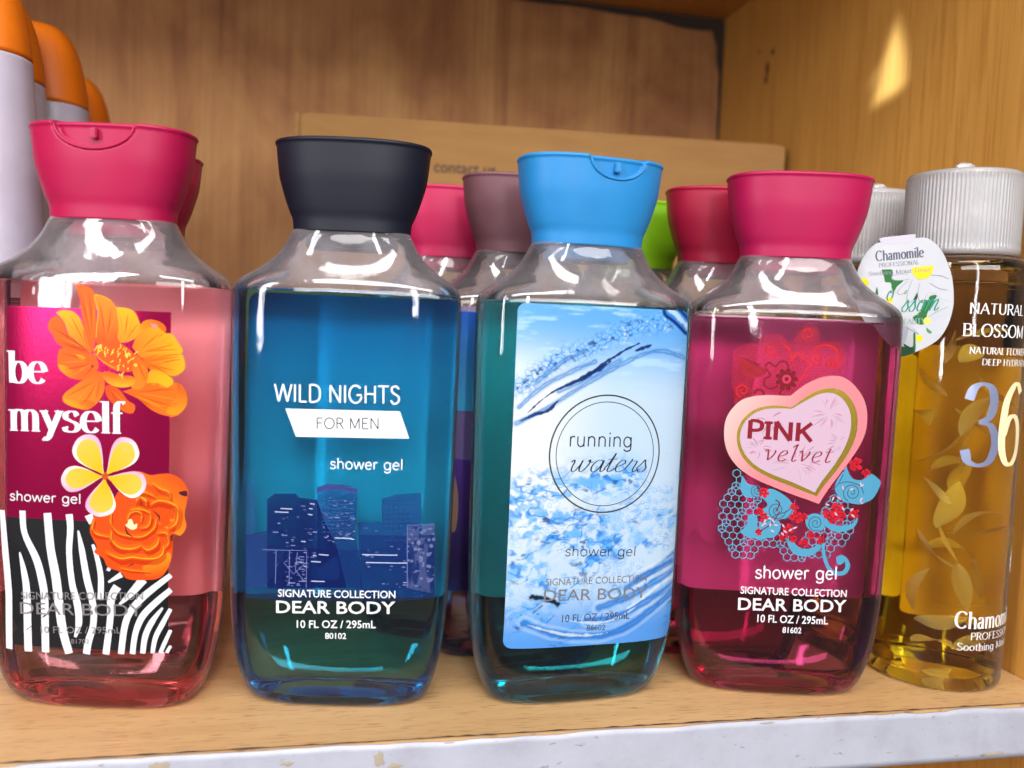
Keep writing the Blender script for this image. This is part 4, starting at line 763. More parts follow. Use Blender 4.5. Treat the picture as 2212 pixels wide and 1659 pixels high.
ART['1'] = [
["P",0,["L",[2.34,59.7],[2.9,38.23],[.005,.02,.13,.62],[.01,.025,.12,.4]],[[-28.22,39.78],[-28.54,56.89],[-21.41,58.75],[-21.31,53.73],[8.05,53.6],[7.91,58.63],[31.06,58.65],[31.73,37.94],[-28.17,36.58]],0],
["P",0,["L",[-.51,74.61],[.35,41.33],[.008,.032,.16,.66],[.005,.02,.13,.62]],[[-5.2,41.15],[-5.99,73.29],[-2.96,74.52],[1.94,74.45],[6.57,73.49],[6.37,58.58],[9,41.6]],0],
["P",0,[.035,.05,.2,.75],[[-5.83,71.61],[-5.87,73.29],[-2.96,74.52],[1.94,74.45],[6.57,73.49],[6.49,71.74],[1.99,72.52],[-2.91,72.47]],0],
["P",0,["L",[20.38,72.46],[21.34,41.83],[.008,.032,.16,.66],[.005,.02,.13,.62]],[[8.44,39.68],[7.19,62.38],[9.63,63.08],[14.55,62.98],[14.33,70.37],[18.57,71.79],[26.48,72.42],[27.29,58.89],[30.94,58.66],[31.59,38.61]],0],
["P",0,[.003,.008,.08,.82],[[-21.04,40.46],[-21.63,68.88],[-19.16,70.76],[-12.68,71.05],[-11.54,69.84],[-5.89,69.3],[-3.91,63.87],[.63,54.61],[4.06,41.45]],0],
["P",0,["L",[-25.23,73.51],[-24.6,42.09],[.03,.04,.2,.2],[.02,.04,.2,.45]],[[-28.02,39.8],[-28.66,73.22],[-25.92,75.33],[-25.03,57.24],[-21.39,57.49],[-21.04,40.46]],0],
["P",0,[.07,.09,.24,.6],[[23.18,41.81],[22.55,61.99],[30.94,62.29],[31.69,39.25]],0],
["P",0,[.18,.21,.4,.6],[[30.98,43.82],[30.76,43.34],[30.24,43.3],[29.82,43.72],[29.84,44.28],[30.28,44.55],[30.79,44.3]],0],
["P",0,[.18,.21,.4,.6],[[27.29,57.29],[27.23,57.14],[27.06,57.11],[26.93,57.23],[26.94,57.4],[27.07,57.49],[27.23,57.43]],0],
["P",0,[.18,.21,.4,.6],[[26.81,54.29],[26.65,53.94],[26.27,53.87],[25.97,54.15],[25.98,54.55],[26.3,54.76],[26.67,54.62]],0],
["P",0,[.18,.21,.4,.6],[[27.3,51.55],[27.14,51.18],[26.75,51.12],[26.45,51.4],[26.46,51.82],[26.78,52.03],[27.16,51.88]],0],
["P",0,[.18,.21,.4,.6],[[29.78,48.57],[29.6,48.18],[29.18,48.13],[28.85,48.45],[28.86,48.9],[29.21,49.13],[29.62,48.95]],0],
["P",0,[.18,.21,.4,.6],[[26.93,56.3],[26.69,55.77],[26.12,55.67],[25.67,56.08],[25.69,56.68],[26.16,57.01],[26.72,56.79]],0],
["P",0,[.18,.21,.4,.6],[[25.68,57.59],[25.6,57.41],[25.41,57.38],[25.26,57.51],[25.27,57.71],[25.43,57.81],[25.61,57.75]],0],
["P",0,[.18,.21,.4,.6],[[31.13,58.91],[31,58.64],[30.71,58.61],[30.48,58.83],[30.49,59.15],[30.73,59.3],[31.02,59.17]],0],
["P",0,[.18,.21,.4,.6],[[23.66,57.51],[23.52,57.2],[23.19,57.13],[22.94,57.36],[22.95,57.7],[23.22,57.89],[23.54,57.78]],0],
["P",0,[.18,.21,.4,.6],[[30.86,55.04],[30.62,54.51],[30.05,54.45],[29.6,54.89],[29.61,55.5],[30.09,55.81],[30.65,55.55]],0],
["P",0,[.18,.21,.4,.6],[[23.37,55.26],[23.23,54.96],[22.91,54.89],[22.66,55.12],[22.67,55.45],[22.94,55.64],[23.25,55.53]],0],
["P",0,[.18,.21,.4,.6],[[29.79,44.5],[29.67,44.23],[29.37,44.2],[29.14,44.43],[29.15,44.74],[29.4,44.89],[29.68,44.76]],0],
["P",0,[.18,.21,.4,.6],[[26.88,56.64],[26.68,56.17],[26.18,56.09],[25.79,56.45],[25.8,56.97],[26.22,57.25],[26.7,57.07]],0],
["P",0,[.18,.21,.4,.6],[[28.38,60.16],[28.2,59.78],[27.79,59.71],[27.47,60.01],[27.48,60.45],[27.82,60.68],[28.23,60.52]],0],
["P",0,[.18,.21,.4,.6],[[29.59,60.75],[29.44,60.42],[29.09,60.37],[28.81,60.63],[28.83,61],[29.12,61.19],[29.46,61.05]],0],
["P",0,[.18,.21,.4,.6],[[30.16,43.56],[29.99,43.19],[29.59,43.15],[29.27,43.47],[29.28,43.9],[29.62,44.11],[30.02,43.93]],0],
["P",0,[.18,.21,.4,.6],[[23.41,53.58],[23.31,53.35],[23.07,53.31],[22.89,53.47],[22.89,53.73],[23.09,53.86],[23.33,53.78]],0],
["P",0,[.18,.21,.4,.6],[[28.15,57.57],[28.06,57.36],[27.84,57.32],[27.66,57.49],[27.67,57.72],[27.85,57.84],[28.07,57.76]],0],
["P",0,[.18,.21,.4,.6],[[27.61,59.63],[27.42,59.19],[26.95,59.11],[26.58,59.45],[26.6,59.95],[26.99,60.21],[27.44,60.03]],0],
["P",0,[.18,.21,.4,.6],[[31.27,44.23],[31.14,43.94],[30.83,43.92],[30.58,44.18],[30.59,44.52],[30.85,44.68],[31.16,44.52]],0],
["P",0,[.18,.21,.4,.6],[[28.33,49.59],[28.17,49.24],[27.79,49.18],[27.5,49.46],[27.51,49.86],[27.82,50.07],[28.19,49.92]],0],
["P",0,[.18,.21,.4,.6],[[26.7,61.28],[26.62,61.11],[26.43,61.08],[26.28,61.21],[26.29,61.41],[26.44,61.51],[26.63,61.44]],0],
["P",0,[.18,.21,.4,.6],[[26.7,53.78],[26.6,53.56],[26.36,53.51],[26.17,53.69],[26.18,53.94],[26.38,54.07],[26.61,53.98]],0],
["P",0,[.18,.21,.4,.6],[[27.84,50.74],[27.65,50.31],[27.19,50.23],[26.82,50.57],[26.83,51.07],[27.22,51.32],[27.67,51.14]],0],
["P",0,[.18,.21,.4,.6],[[25.93,54.28],[25.71,53.81],[25.21,53.71],[24.81,54.08],[24.82,54.61],[25.24,54.9],[25.74,54.72]],0],
["P",0,[.18,.21,.4,.6],[[28.28,48.79],[28.12,48.44],[27.75,48.39],[27.45,48.67],[27.46,49.07],[27.78,49.27],[28.14,49.12]],0],
["P",0,[.18,.21,.4,.6],[[30.48,48.35],[30.26,47.87],[29.73,47.81],[29.32,48.22],[29.34,48.78],[29.77,49.05],[30.29,48.82]],0],
["P",0,[.18,.21,.4,.6],[[24.84,56.19],[24.69,55.85],[24.33,55.78],[24.04,56.03],[24.06,56.41],[24.36,56.62],[24.71,56.49]],0],
["P",0,[.18,.21,.4,.6],[[27.6,50.6],[27.38,50.13],[26.88,50.04],[26.48,50.42],[26.5,50.95],[26.92,51.23],[27.41,51.04]],0],
["P",0,[.18,.21,.4,.6],[[28.02,44.64],[27.83,44.21],[27.36,44.14],[27,44.49],[27.01,44.98],[27.4,45.24],[27.86,45.05]],0],
["P",0,[.18,.21,.4,.6],[[24.86,50.48],[24.69,50.1],[24.29,50.03],[23.98,50.31],[23.99,50.73],[24.33,50.96],[24.71,50.82]],0],
["P",0,[.18,.21,.4,.6],[[29.7,46.89],[29.58,46.62],[29.29,46.59],[29.07,46.81],[29.08,47.11],[29.32,47.26],[29.59,47.14]],0],
["P",0,[.18,.21,.4,.6],[[24.26,50.21],[24.19,50.06],[24.03,50.03],[23.9,50.14],[23.91,50.31],[24.04,50.41],[24.2,50.35]],0],
["P",0,[.18,.21,.4,.6],[[30.07,52.32],[29.82,51.78],[29.25,51.71],[28.79,52.15],[28.81,52.77],[29.29,53.08],[29.86,52.83]],0],
["P",0,[.18,.21,.4,.6],[[31.45,57.09],[31.23,56.62],[30.72,56.57],[30.31,56.97],[30.33,57.52],[30.76,57.79],[31.26,57.56]],0],
["P",0,[.18,.21,.4,.6],[[29.95,57.08],[29.76,56.68],[29.33,56.62],[28.99,56.95],[29,57.41],[29.36,57.65],[29.79,57.47]],0],
["P",0,[.18,.21,.4,.6],[[31.32,48.05],[31.24,47.87],[31.04,47.85],[30.89,48.01],[30.89,48.23],[31.06,48.32],[31.25,48.23]],0],
["P",0,[.18,.21,.4,.6],[[27.17,53.21],[27.1,53.06],[26.95,53.04],[26.82,53.15],[26.82,53.32],[26.96,53.41],[27.11,53.35]],0],
["P",0,[.18,.21,.4,.6],[[31.57,45.37],[31.46,45.15],[31.21,45.13],[31.02,45.34],[31.02,45.61],[31.23,45.73],[31.48,45.6]],0],
["P",0,[.18,.21,.4,.6],[[28.22,52.99],[28.09,52.7],[27.78,52.65],[27.54,52.88],[27.55,53.21],[27.8,53.38],[28.11,53.26]],0],
["P",0,[.18,.21,.4,.6],[[27.87,51.35],[27.66,50.87],[27.15,50.79],[26.75,51.17],[26.76,51.71],[27.19,51.99],[27.69,51.79]],0],
["P",0,[.18,.21,.4,.6],[[23.86,50.73],[23.7,50.38],[23.33,50.31],[23.03,50.57],[23.05,50.96],[23.36,51.18],[23.72,51.05]],0],
["P",0,[.18,.21,.4,.6],[[24.47,58.91],[24.29,58.5],[23.86,58.42],[23.53,58.72],[23.54,59.17],[23.9,59.42],[24.32,59.27]],0],
["P",0,[.18,.21,.4,.6],[[30.3,60.68],[30.15,60.37],[29.82,60.32],[29.55,60.58],[29.56,60.94],[29.84,61.12],[30.17,60.98]],0],
["P",0,[.18,.21,.4,.6],[[30.49,52.73],[30.35,52.44],[30.04,52.41],[29.79,52.65],[29.81,52.99],[30.07,53.15],[30.37,53.01]],0],
["P",0,[.18,.21,.4,.6],[[24.86,60.62],[24.76,60.4],[24.53,60.36],[24.35,60.52],[24.35,60.77],[24.55,60.9],[24.77,60.82]],0],
["S",0,[.14,.17,.36],[.2],[[23.18,41.81],[22.55,61.99],[30.94,62.29]],0],
["S",0,[.14,.17,.36],[.2],[[-22.88,52.68],[-8.69,53.04],[-8.6,41.03]],0],
["S",0,[.14,.17,.36],[.2],[[-18.33,52.64],[-18.36,41.89]],0],
["S",0,[.14,.17,.36],[.2],[[-14.11,52.83],[-13.99,41.47]],0],
["S",0,[.14,.17,.36],[.2],[[-15.89,48.97],[-12.71,45.32],[-8.79,49.25]],0],
["S",0,[.14,.17,.36],[.2],[[-11.63,52.3],[-12.12,46.6],[-9.58,43.53]],0],
["S",0,[.1,.11,.24],[.28],[[-12.06,63.69],[-11.28,63.69]],0],
["S",0,[.13,.14,.29],[.18],[[3.6,59.1],[4.12,59.09]],0],
["S",0,[.16,.18,.34],[.31],[[-12.33,48.61],[-11.22,48.62]],0],
["S",0,[.11,.12,.26],[.23],[[-8.98,48.9],[-8.01,48.9]],0],
["S",0,[.12,.13,.27],[.27],[[3.01,58.16],[4.29,58.17]],0],
["S",0,[.23,.25,.44],[.25],[[-.75,56.18],[-.18,56.17]],0],
["S",0,[.1,.11,.24],[.29],[[.25,64.69],[.98,64.69]],0],
["S",0,[.12,.13,.27],[.18],[[-.6,69.39],[-.07,69.38]],0],
["S",0,[.23,.25,.44],[.28],[[-3.34,57.42],[-2.34,57.42]],0],
["S",0,[.11,.12,.26],[.16],[[.31,67.65],[.6,67.63]],0],
["S",0,[.083,.091,.21],[.32],[[19.66,43.06],[20.26,43.03]],0],
["S",0,[.11,.12,.26],[.2],[[-1.93,70.13],[-1.22,70.13]],0],
["S",0,[.087,.095,.22],[.2],[[-15.18,54.13],[-14.72,54.12]],0],
["S",0,[.23,.25,.45],[.3],[[21.85,43.51],[22.93,43.47]],0],
["S",0,[.2,.22,.4],[.21],[[20.64,42.13],[21,42.1]],0],
["S",0,[.14,.15,.3],[.29],[[-10.85,46.99],[-9.25,47.01]],0],
["S",0,[.24,.27,.47],[.3],[[-11.46,49.25],[-10.13,49.26]],0],
["S",0,[.07,.077,.19],[.23],[[-10.36,44.29],[-9.72,44.28]],0],
["S",0,[.17,.18,.35],[.19],[[-11.77,41.77],[-10.44,41.78]],0],
["S",0,[.067,.074,.19],[.27],[[23.6,59.97],[24.91,59.93]],0],
["S",0,[.22,.25,.44],[.21],[[5.24,63.67],[6.13,63.67]],0],
["S",0,[.24,.26,.46],[.26],[[-6.32,52.29],[-5.94,52.27]],0],
["S",0,[.15,.17,.33],[.19],[[-13.39,41.54],[-12.69,41.54]],0],
["S",0,[.14,.15,.3],[.31],[[12.53,60.08],[12.86,60.06]],0],
["S",0,[.13,.15,.29],[.25],[[-11.06,49.99],[-9.36,50.02]],0],
["S",0,[.081,.089,.21],[.21],[[-6.97,52.31],[-6.29,52.3]],0],
["S",0,[.24,.27,.47],[.2],[[25.37,42.31],[26.63,42.22]],0],
["S",0,[.069,.076,.19],[.2],[[-14.52,48.98],[-13.87,48.98]],0],
["S",0,[.2,.22,.39],[.21],[[-9.34,44.04],[-8.63,44.03]],0],
["S",0,[.16,.18,.34],[.21],[[4.27,58.98],[5.04,58.98]],0],
["S",0,[.12,.13,.27],[.27],[[24.86,46.86],[26.02,46.79]],0],
["S",0,[.12,.13,.27],[.27],[[1.64,65.1],[2.54,65.1]],0],
["S",0,[.15,.16,.31],[.21],[[-12.35,48.95],[-11.69,48.95]],0],
["S",0,[.067,.073,.19],[.22],[[25.11,57.77],[26.27,57.71]],0],
["S",0,[.23,.25,.45],[.3],[[-2.52,57.88],[-1.86,57.87]],0],
["S",0,[.07,.077,.19],[.27],[[-12.34,50.26],[-10.88,50.28]],0],
["S",0,[.24,.27,.47],[.21],[[2.69,57.6],[3.15,57.59]],0],
["S",0,[.21,.23,.42],[.17],[[22.27,47],[23.1,46.96]],0],
["S",0,[.062,.068,.18],[.25],[[-15.39,63.49],[-14.85,63.49]],0],
["S",0,[.19,.21,.38],[.16],[[-.82,67.67],[.35,67.68]],0],
["S",0,[.22,.25,.44],[.19],[[-8.05,58.31],[-7.26,58.3]],0],
["S",0,[.17,.19,.35],[.27],[[15.2,43.09],[16.17,43.08]],0],
["S",0,[.13,.14,.29],[.3],[[-13.76,44.04],[-13.1,44.03]],0],
["S",0,[.19,.21,.38],[.27],[[10.48,48.47],[11.29,48.46]],0],
["S",0,[.25,.27,.47],[.29],[[-10.79,49.04],[-9.49,49.06]],0],
["S",0,[.097,.11,.23],[.24],[[-12.76,47.94],[-12.05,47.94]],0],
["S",0,[.17,.19,.36],[.24],[[-11.06,43.06],[-9.71,43.08]],0],
["S",0,[.25,.27,.48],[.18],[[4.61,63.94],[5.25,63.93]],0],
["S",0,[.17,.18,.35],[.25],[[11.45,51.63],[12.31,51.62]],0],
["S",0,[.24,.26,.46],[.24],[[-3.79,60.78],[-3.36,60.76]],0],
["S",0,[.23,.26,.45],[.18],[[-9.15,48.03],[-8.46,48.02]],0],
["S",0,[.098,.11,.24],[.28],[[-3.64,65.13],[-3.11,65.12]],0],
["S",0,[.14,.16,.31],[.23],[[21.71,50.59],[22.35,50.56]],0],
["S",0,[.23,.25,.45],[.28],[[-9.78,43.23],[-8.59,43.24]],0],
["S",0,[.21,.23,.41],[.17],[[.7,62.16],[1.07,62.14]],0],
["S",0,[.093,.1,.23],[.23],[[-11.07,47.53],[-10.12,47.54]],0],
["S",0,[.068,.075,.19],[.3],[[1.87,62.1],[2.7,62.09]],0],
["S",0,[.23,.25,.44],[.16],[[-10.78,67.21],[-9.46,67.22]],0],
["S",0,[.2,.22,.39],[.18],[[-16.7,57.91],[-16.02,57.91]],0],
["S",0,[.089,.098,.22],[.26],[[-8.65,58.77],[-7.43,58.79]],0],
["S",0,[.21,.23,.41],[.22],[[-9.68,52.35],[-8.78,52.35]],0],
["S",0,[.25,.27,.48],[.21],[[-13.75,54.5],[-12.34,54.53]],0],
["S",0,[.21,.23,.42],[.16],[[-14.42,47.63],[-13,47.65]],0],
["S",0,[.23,.26,.45],[.26],[[9.78,52],[10.86,52.01]],0],
["S",0,[.19,.2,.38],[.29],[[-15.27,55.36],[-14.46,55.36]],0],
["S",0,[.13,.14,.28],[.29],[[12.91,53.2],[13.6,53.19]],0],
["S",0,[.11,.13,.26],[.24],[[-15.52,49.31],[-14.73,49.31]],0],
["S",0,[.071,.078,.19],[.18],[[-14.78,44.12],[-13.6,44.14]],0],
["S",0,[.21,.23,.42],[.23],[[21.22,48.56],[22.36,48.53]],0],
["S",0,[.19,.2,.38],[.24],[[3.05,65.47],[4.24,65.48]],0],
["S",0,[.22,.25,.44],[.29],[[-18.09,61.41],[-17.18,61.42]],0],
["S",0,[.11,.12,.26],[.25],[[-13.44,55.82],[-12.9,55.81]],0],
["S",0,[.15,.17,.32],[.2],[[2.61,64.3],[3.03,64.28]],0],
["S",0,[.12,.13,.27],[.25],[[-10.18,43.51],[-9.92,43.48]],0],
["S",0,[.061,.067,.18],[.16],[[-9.59,60.09],[-8.88,60.09]],0],
["S",0,[.074,.081,.2],[.23],[[-10.13,49.44],[-9.53,49.43]],0],
["S",0,[.23,.26,.45],[.17],[[-3.33,64.65],[-2.36,64.66]],0],
["S",0,[.2,.22,.41],[.28],[[-13.37,42.46],[-12.09,42.48]],0],
["S",0,[.083,.092,.21],[.18],[[-8.78,43.68],[-8.44,43.66]],0],
["S",0,[.17,.18,.35],[.26],[[21.71,42.78],[23.15,42.73]],0],
["S",0,[.16,.18,.34],[.19],[[17.38,55.23],[18.42,55.22]],0],
["S",0,[.11,.13,.26],[.17],[[-9.64,53.59],[-8.72,53.59]],0],
["S",0,[.091,.1,.23],[.27],[[-10.07,66.06],[-9.14,66.06]],0],
["S",0,[.14,.15,.3],[.22],[[1.46,58.57],[2.34,58.57]],0],
["S",0,[.078,.085,.2],[.18],[[-2.06,56.31],[-1.73,56.29]],0],
["S",0,[.15,.16,.31],[.3],[[-16.35,62.97],[-15.98,62.96]],0],
["S",0,[.15,.16,.31],[.26],[[17.65,48.82],[18.51,48.8]],0],
["S",0,[.12,.13,.27],[.29],[[19.78,54.44],[20.59,54.41]],0],
["S",0,[.16,.17,.33],[.17],[[-11.59,45.01],[-11.24,44.99]],0],
["S",0,[.14,.16,.31],[.18],[[3.89,61.55],[4.46,61.54]],0],
["S",0,[.19,.21,.38],[.26],[[13,60.08],[13.33,60.06]],0],
["S",0,[.067,.073,.19],[.3],[[9.84,49.3],[11.07,49.3]],0],
["S",0,[.089,.098,.22],[.23],[[-12.03,48.54],[-11,48.54]],0],
["S",0,[.23,.25,.44],[.24],[[26.66,54.33],[27.4,54.27]],0],
["S",0,[.13,.14,.29],[.29],[[-2.06,63.73],[-.91,63.74]],0],
["S",0,[.071,.078,.19],[.19],[[-7.97,60.1],[-7.16,60.09]],0],
["S",0,[.2,.22,.39],[.28],[[-13.58,56.34],[-12.91,56.34]],0],
["S",0,[.17,.19,.36],[.27],[[-12.04,49.22],[-10.64,49.24]],0],
["S",0,[.19,.21,.38],[.31],[[-14.28,50.42],[-13.73,50.41]],0],
["S",0,[.081,.089,.21],[.18],[[1.22,59.57],[2.37,59.58]],0],
["S",0,[.17,.19,.36],[.18],[[2.37,67.46],[3.12,67.46]],0],
["S",0,[.11,.12,.26],[.2],[[16.72,43.02],[17.24,43]],0],
["S",0,[.15,.17,.33],[.25],[[3.44,58.63],[4.63,58.64]],0],
["S",0,[.12,.13,.27],[.22],[[-11.92,50.39],[-11.15,50.39]],0],
["S",0,[.24,.26,.46],[.26],[[-.2,63.91],[.94,63.92]],0],
["S",0,[.072,.079,.19],[.24],[[-18.65,48.55],[-18.15,48.54]],0],
["S",0,[.064,.071,.18],[.18],[[.83,56.02],[1.68,56.02]],0],
["S",0,[.1,.12,.25],[.27],[[-10,46.26],[-9.29,46.25]],0],
["S",0,[.072,.079,.2],[.26],[[-6.98,67.25],[-6.57,67.23]],0],
["S",0,[.2,.22,.4],[.29],[[2.55,69.33],[3.41,69.33]],0],
["S",0,[.13,.14,.29],[.2],[[-8.55,50.94],[-7.92,50.93]],0],
["S",0,[.069,.076,.19],[.28],[[-9.4,46.65],[-8.86,46.63]],0],
["S",0,[.13,.14,.29],[.31],[[-16.68,57.62],[-14.86,57.67]],0],
["S",0,[.18,.2,.38],[.17],[[17.44,47.68],[18.01,47.66]],0],
["S",0,[.19,.2,.38],[.16],[[-8.91,47.74],[-8.16,47.74]],0],
["S",0,[.11,.12,.26],[.26],[[-18.48,48.08],[-17.76,48.09]],0],
["S",0,[.23,.25,.45],[.24],[[-19.42,58.51],[-17.74,58.56]],0],
["S",0,[.092,.1,.23],[.26],[[8.99,60.84],[10.2,60.85]],0],
["S",0,[.071,.078,.19],[.25],[[-13.3,57.17],[-12.36,57.17]],0],
["S",0,[.18,.2,.37],[.3],[[5.68,59.73],[6.59,59.73]],0],
["S",0,[.16,.17,.33],[.29],[[25.43,47.3],[26.82,47.21]],0],
["S",0,[.21,.23,.42],[.19],[[-11.03,50.99],[-9.48,51.01]],0],
["S",0,[.089,.098,.22],[.19],[[10.29,53.9],[11.03,53.9]],0],
["S",0,[.24,.26,.46],[.25],[[-6.91,59.05],[-5.61,59.06]],0],
["S",0,[.16,.18,.34],[.23],[[-14.64,41.72],[-14.28,41.7]],0],
["S",0,[.15,.17,.33],[.3],[[.5,61.22],[1.31,61.22]],0],
["S",0,[.073,.081,.2],[.23],[[-15.28,43.08],[-13.71,43.11]],0],
["S",0,[.25,.27,.47],[.31],[[-9.56,47.94],[-8.7,47.94]],0],
["S",0,[.088,.097,.22],[.23],[[-14.03,52.17],[-13.22,52.17]],0],
["S",0,[.084,.092,.21],[.31],[[-13.51,53.18],[-13.08,53.17]],0],
["S",0,[.17,.19,.35],[.28],[[-9.86,45.33],[-9.12,45.32]],0],
["S",0,[.12,.13,.27],[.31],[[-7.39,50.98],[-6.1,51]],0],
["S",0,[.12,.13,.27],[.17],[[-14.88,49.85],[-14.41,49.84]],0],
["S",0,[.11,.12,.25],[.3],[[.19,68.56],[.66,68.55]],0],
["S",0,[.23,.25,.44],[.19],[[-10.11,43.12],[-8.91,43.13]],0],
["S",0,[.2,.22,.4],[.18],[[-11.47,50.59],[-10.72,50.59]],0],
["S",0,[.09,.099,.22],[.18],[[-8.16,56.4],[-6.87,56.41]],0],
["S",0,[.17,.19,.35],[.2],[[4.21,61.55],[4.77,61.54]],0],
["S",0,[.12,.13,.27],[.22],[[-19.09,51.91],[-18.53,51.91]],0],
["S",0,[.24,.26,.46],[.29],[[-14.4,42.46],[-13.14,42.48]],0],
["S",0,[.088,.097,.22],[.17],[[22.33,54.59],[22.9,54.56]],0],
["S",0,[.074,.081,.2],[.3],[[-15.38,59.15],[-15.1,59.13]],0],
["S",0,[.087,.096,.22],[.27],[[25.88,50.93],[27.22,50.85]],0],
["S",0,[.18,.2,.38],[.24],[[-11.53,42.24],[-10.69,42.24]],0],
["S",0,[.11,.12,.25],[.17],[[-2.24,56.53],[-.92,56.55]],0],
["S",0,[.23,.25,.45],[.18],[[.82,63.8],[1.61,63.8]],0],
["S",0,[.14,.16,.31],[.3],[[4.23,68.66],[5.36,68.67]],0],
["S",0,[.073,.08,.2],[.17],[[-15.43,45.9],[-14.55,45.91]],0],
["S",0,[.18,.2,.38],[.25],[[1.35,59.01],[1.77,59]],0],
["S",0,[.23,.26,.45],[.29],[[-14.84,44.46],[-14.32,44.46]],0],
["S",0,[.4,.44,.55],[.31],[[-17.19,66.17],[-13.49,66.15]],0],
["S",0,[.4,.44,.55],[.31],[[-19.04,65.02],[-14.7,65.04]],0],
["S",0,[.4,.44,.55],[.32],[[-10.48,55.99],[-9.13,55.85]],0],
["S",0,[.4,.44,.55],[.32],[[-4.85,51.91],[-1.76,51.82]],0],
["S",0,[.4,.44,.55],[.32],[[-6.69,51.59],[-5.57,51.44]],0],
["S",0,[.4,.44,.55],[.32],[[-7.25,49.62],[-4.17,49.53]],0],
["S",0,[.4,.44,.55],[.32],[[-.06,57.42],[5.48,57.42]],0],
["S",0,[.4,.44,.55],[.31],[[4.87,57.27],[6.1,57.13]],0],
["S",0,[.4,.44,.55],[.32],[[8.7,52.36],[19.78,52.43]],0],
["S",0,[.4,.44,.55],[.32],[[10.01,49.87],[22.93,49.9]],0],
["S",0,[.4,.44,.55],[.31],[[-8.54,64.65],[-7.18,64.51]],0],
["S",0,[.4,.44,.55],[.31],[[-8.27,66.53],[-7.17,66.39]],0],
["S",0,[.4,.44,.55],[.31],[[-8.01,68.1],[-6.53,67.97]],0],
["S",0,[.4,.44,.55],[.32],[[-7.11,43.3],[-2.78,43.26]],0],
["S",0,[.035,.055,.22],[.19],[[-4.05,69.18],[-3.13,69.15]],0],
["S",0,[.03,.045,.2],[.19],[[15.28,69.21],[16.26,69.3]],0],
["S",0,[.035,.055,.22],[.19],[[-2.64,69.23],[-1.72,69.2]],0],
["S",0,[.03,.045,.2],[.19],[[16.81,69.25],[17.79,69.33]],0],
["S",0,[.035,.055,.22],[.19],[[-1.23,69.28],[-.31,69.25]],0],
["S",0,[.03,.045,.2],[.19],[[18.34,69.28],[19.32,69.37]],0],
["S",0,[.035,.055,.22],[.19],[[.18,69.33],[1.1,69.3]],0],
["S",0,[.03,.045,.2],[.19],[[19.87,69.31],[20.85,69.39]],0],
["S",0,[.035,.055,.22],[.19],[[1.59,69.38],[2.51,69.35]],0],
["S",0,[.03,.045,.2],[.19],[[21.4,69.34],[22.37,69.41]],0],
["S",0,[.035,.055,.22],[.19],[[3,69.43],[3.92,69.4]],0],
["S",0,[.03,.045,.2],[.19],[[22.92,69.35],[23.9,69.42]],0],
["S",0,[.035,.055,.22],[.19],[[4.41,69.48],[5.33,69.45]],0],
["S",0,[.03,.045,.2],[.19],[[24.45,69.36],[25.42,69.41]],0],
["S",0,[.035,.055,.22],[.19],[[-4.02,67.93],[-3.1,67.9]],0],
["S",0,[.03,.045,.2],[.19],[[15.33,67.71],[16.3,67.8]],0],
["S",0,[.035,.055,.22],[.19],[[-2.61,67.98],[-1.69,67.95]],0],
["S",0,[.03,.045,.2],[.19],[[16.86,67.75],[17.83,67.83]],0],
["S",0,[.035,.055,.22],[.19],[[-1.2,68.03],[-.28,68]],0],
["S",0,[.03,.045,.2],[.19],[[18.39,67.78],[19.36,67.86]],0],
["S",0,[.035,.055,.22],[.19],[[.21,68.08],[1.13,68.05]],0],
["S",0,[.03,.045,.2],[.19],[[19.92,67.81],[20.89,67.89]],0],
["S",0,[.035,.055,.22],[.19],[[1.62,68.13],[2.54,68.1]],0],
["S",0,[.03,.045,.2],[.19],[[21.44,67.83],[22.42,67.9]],0],
["S",0,[.035,.055,.22],[.19],[[3.03,68.18],[3.95,68.15]],0],
["S",0,[.03,.045,.2],[.19],[[22.97,67.84],[23.95,67.91]],0],
["S",0,[.035,.055,.22],[.19],[[4.44,68.23],[5.36,68.2]],0],
["S",0,[.03,.045,.2],[.19],[[24.5,67.85],[25.47,67.9]],0],
["S",0,[.035,.055,.22],[.19],[[-3.99,66.69],[-3.06,66.66]],0],
["S",0,[.03,.045,.2],[.19],[[15.37,66.2],[16.35,66.29]],0],
["S",0,[.035,.055,.22],[.19],[[-2.58,66.74],[-1.65,66.7]],0],
["S",0,[.03,.045,.2],[.19],[[16.9,66.24],[17.88,66.33]],0],
["S",0,[.035,.055,.22],[.19],[[-1.17,66.78],[-.24,66.75]],0],
["S",0,[.03,.045,.2],[.19],[[18.43,66.28],[19.41,66.36]],0],
["S",0,[.035,.055,.22],[.19],[[.24,66.83],[1.17,66.8]],0],
["S",0,[.03,.045,.2],[.19],[[19.96,66.3],[20.94,66.38]],0],
["S",0,[.035,.055,.22],[.19],[[1.65,66.88],[2.58,66.85]],0],
["S",0,[.03,.045,.2],[.19],[[21.49,66.32],[22.47,66.4]],0],
["S",0,[.035,.055,.22],[.19],[[3.07,66.93],[3.99,66.9]],0],
["S",0,[.03,.045,.2],[.19],[[23.02,66.34],[23.99,66.4]],0],
["S",0,[.035,.055,.22],[.19],[[4.48,66.98],[5.4,66.95]],0],
["S",0,[.03,.045,.2],[.19],[[24.55,66.33],[25.52,66.39]],0],
["S",0,[.035,.055,.22],[.19],[[-3.95,65.44],[-3.03,65.41]],0],
["S",0,[.03,.045,.2],[.19],[[15.42,64.7],[16.4,64.79]],0],
["S",0,[.035,.055,.22],[.19],[[-2.54,65.49],[-1.62,65.46]],0],
["S",0,[.03,.045,.2],[.19],[[16.95,64.74],[17.93,64.82]],0],
["S",0,[.035,.055,.22],[.19],[[-1.13,65.53],[-.21,65.5]],0],
["S",0,[.03,.045,.2],[.19],[[18.48,64.77],[19.46,64.85]],0],
["S",0,[.035,.055,.22],[.19],[[.28,65.58],[1.2,65.55]],0],
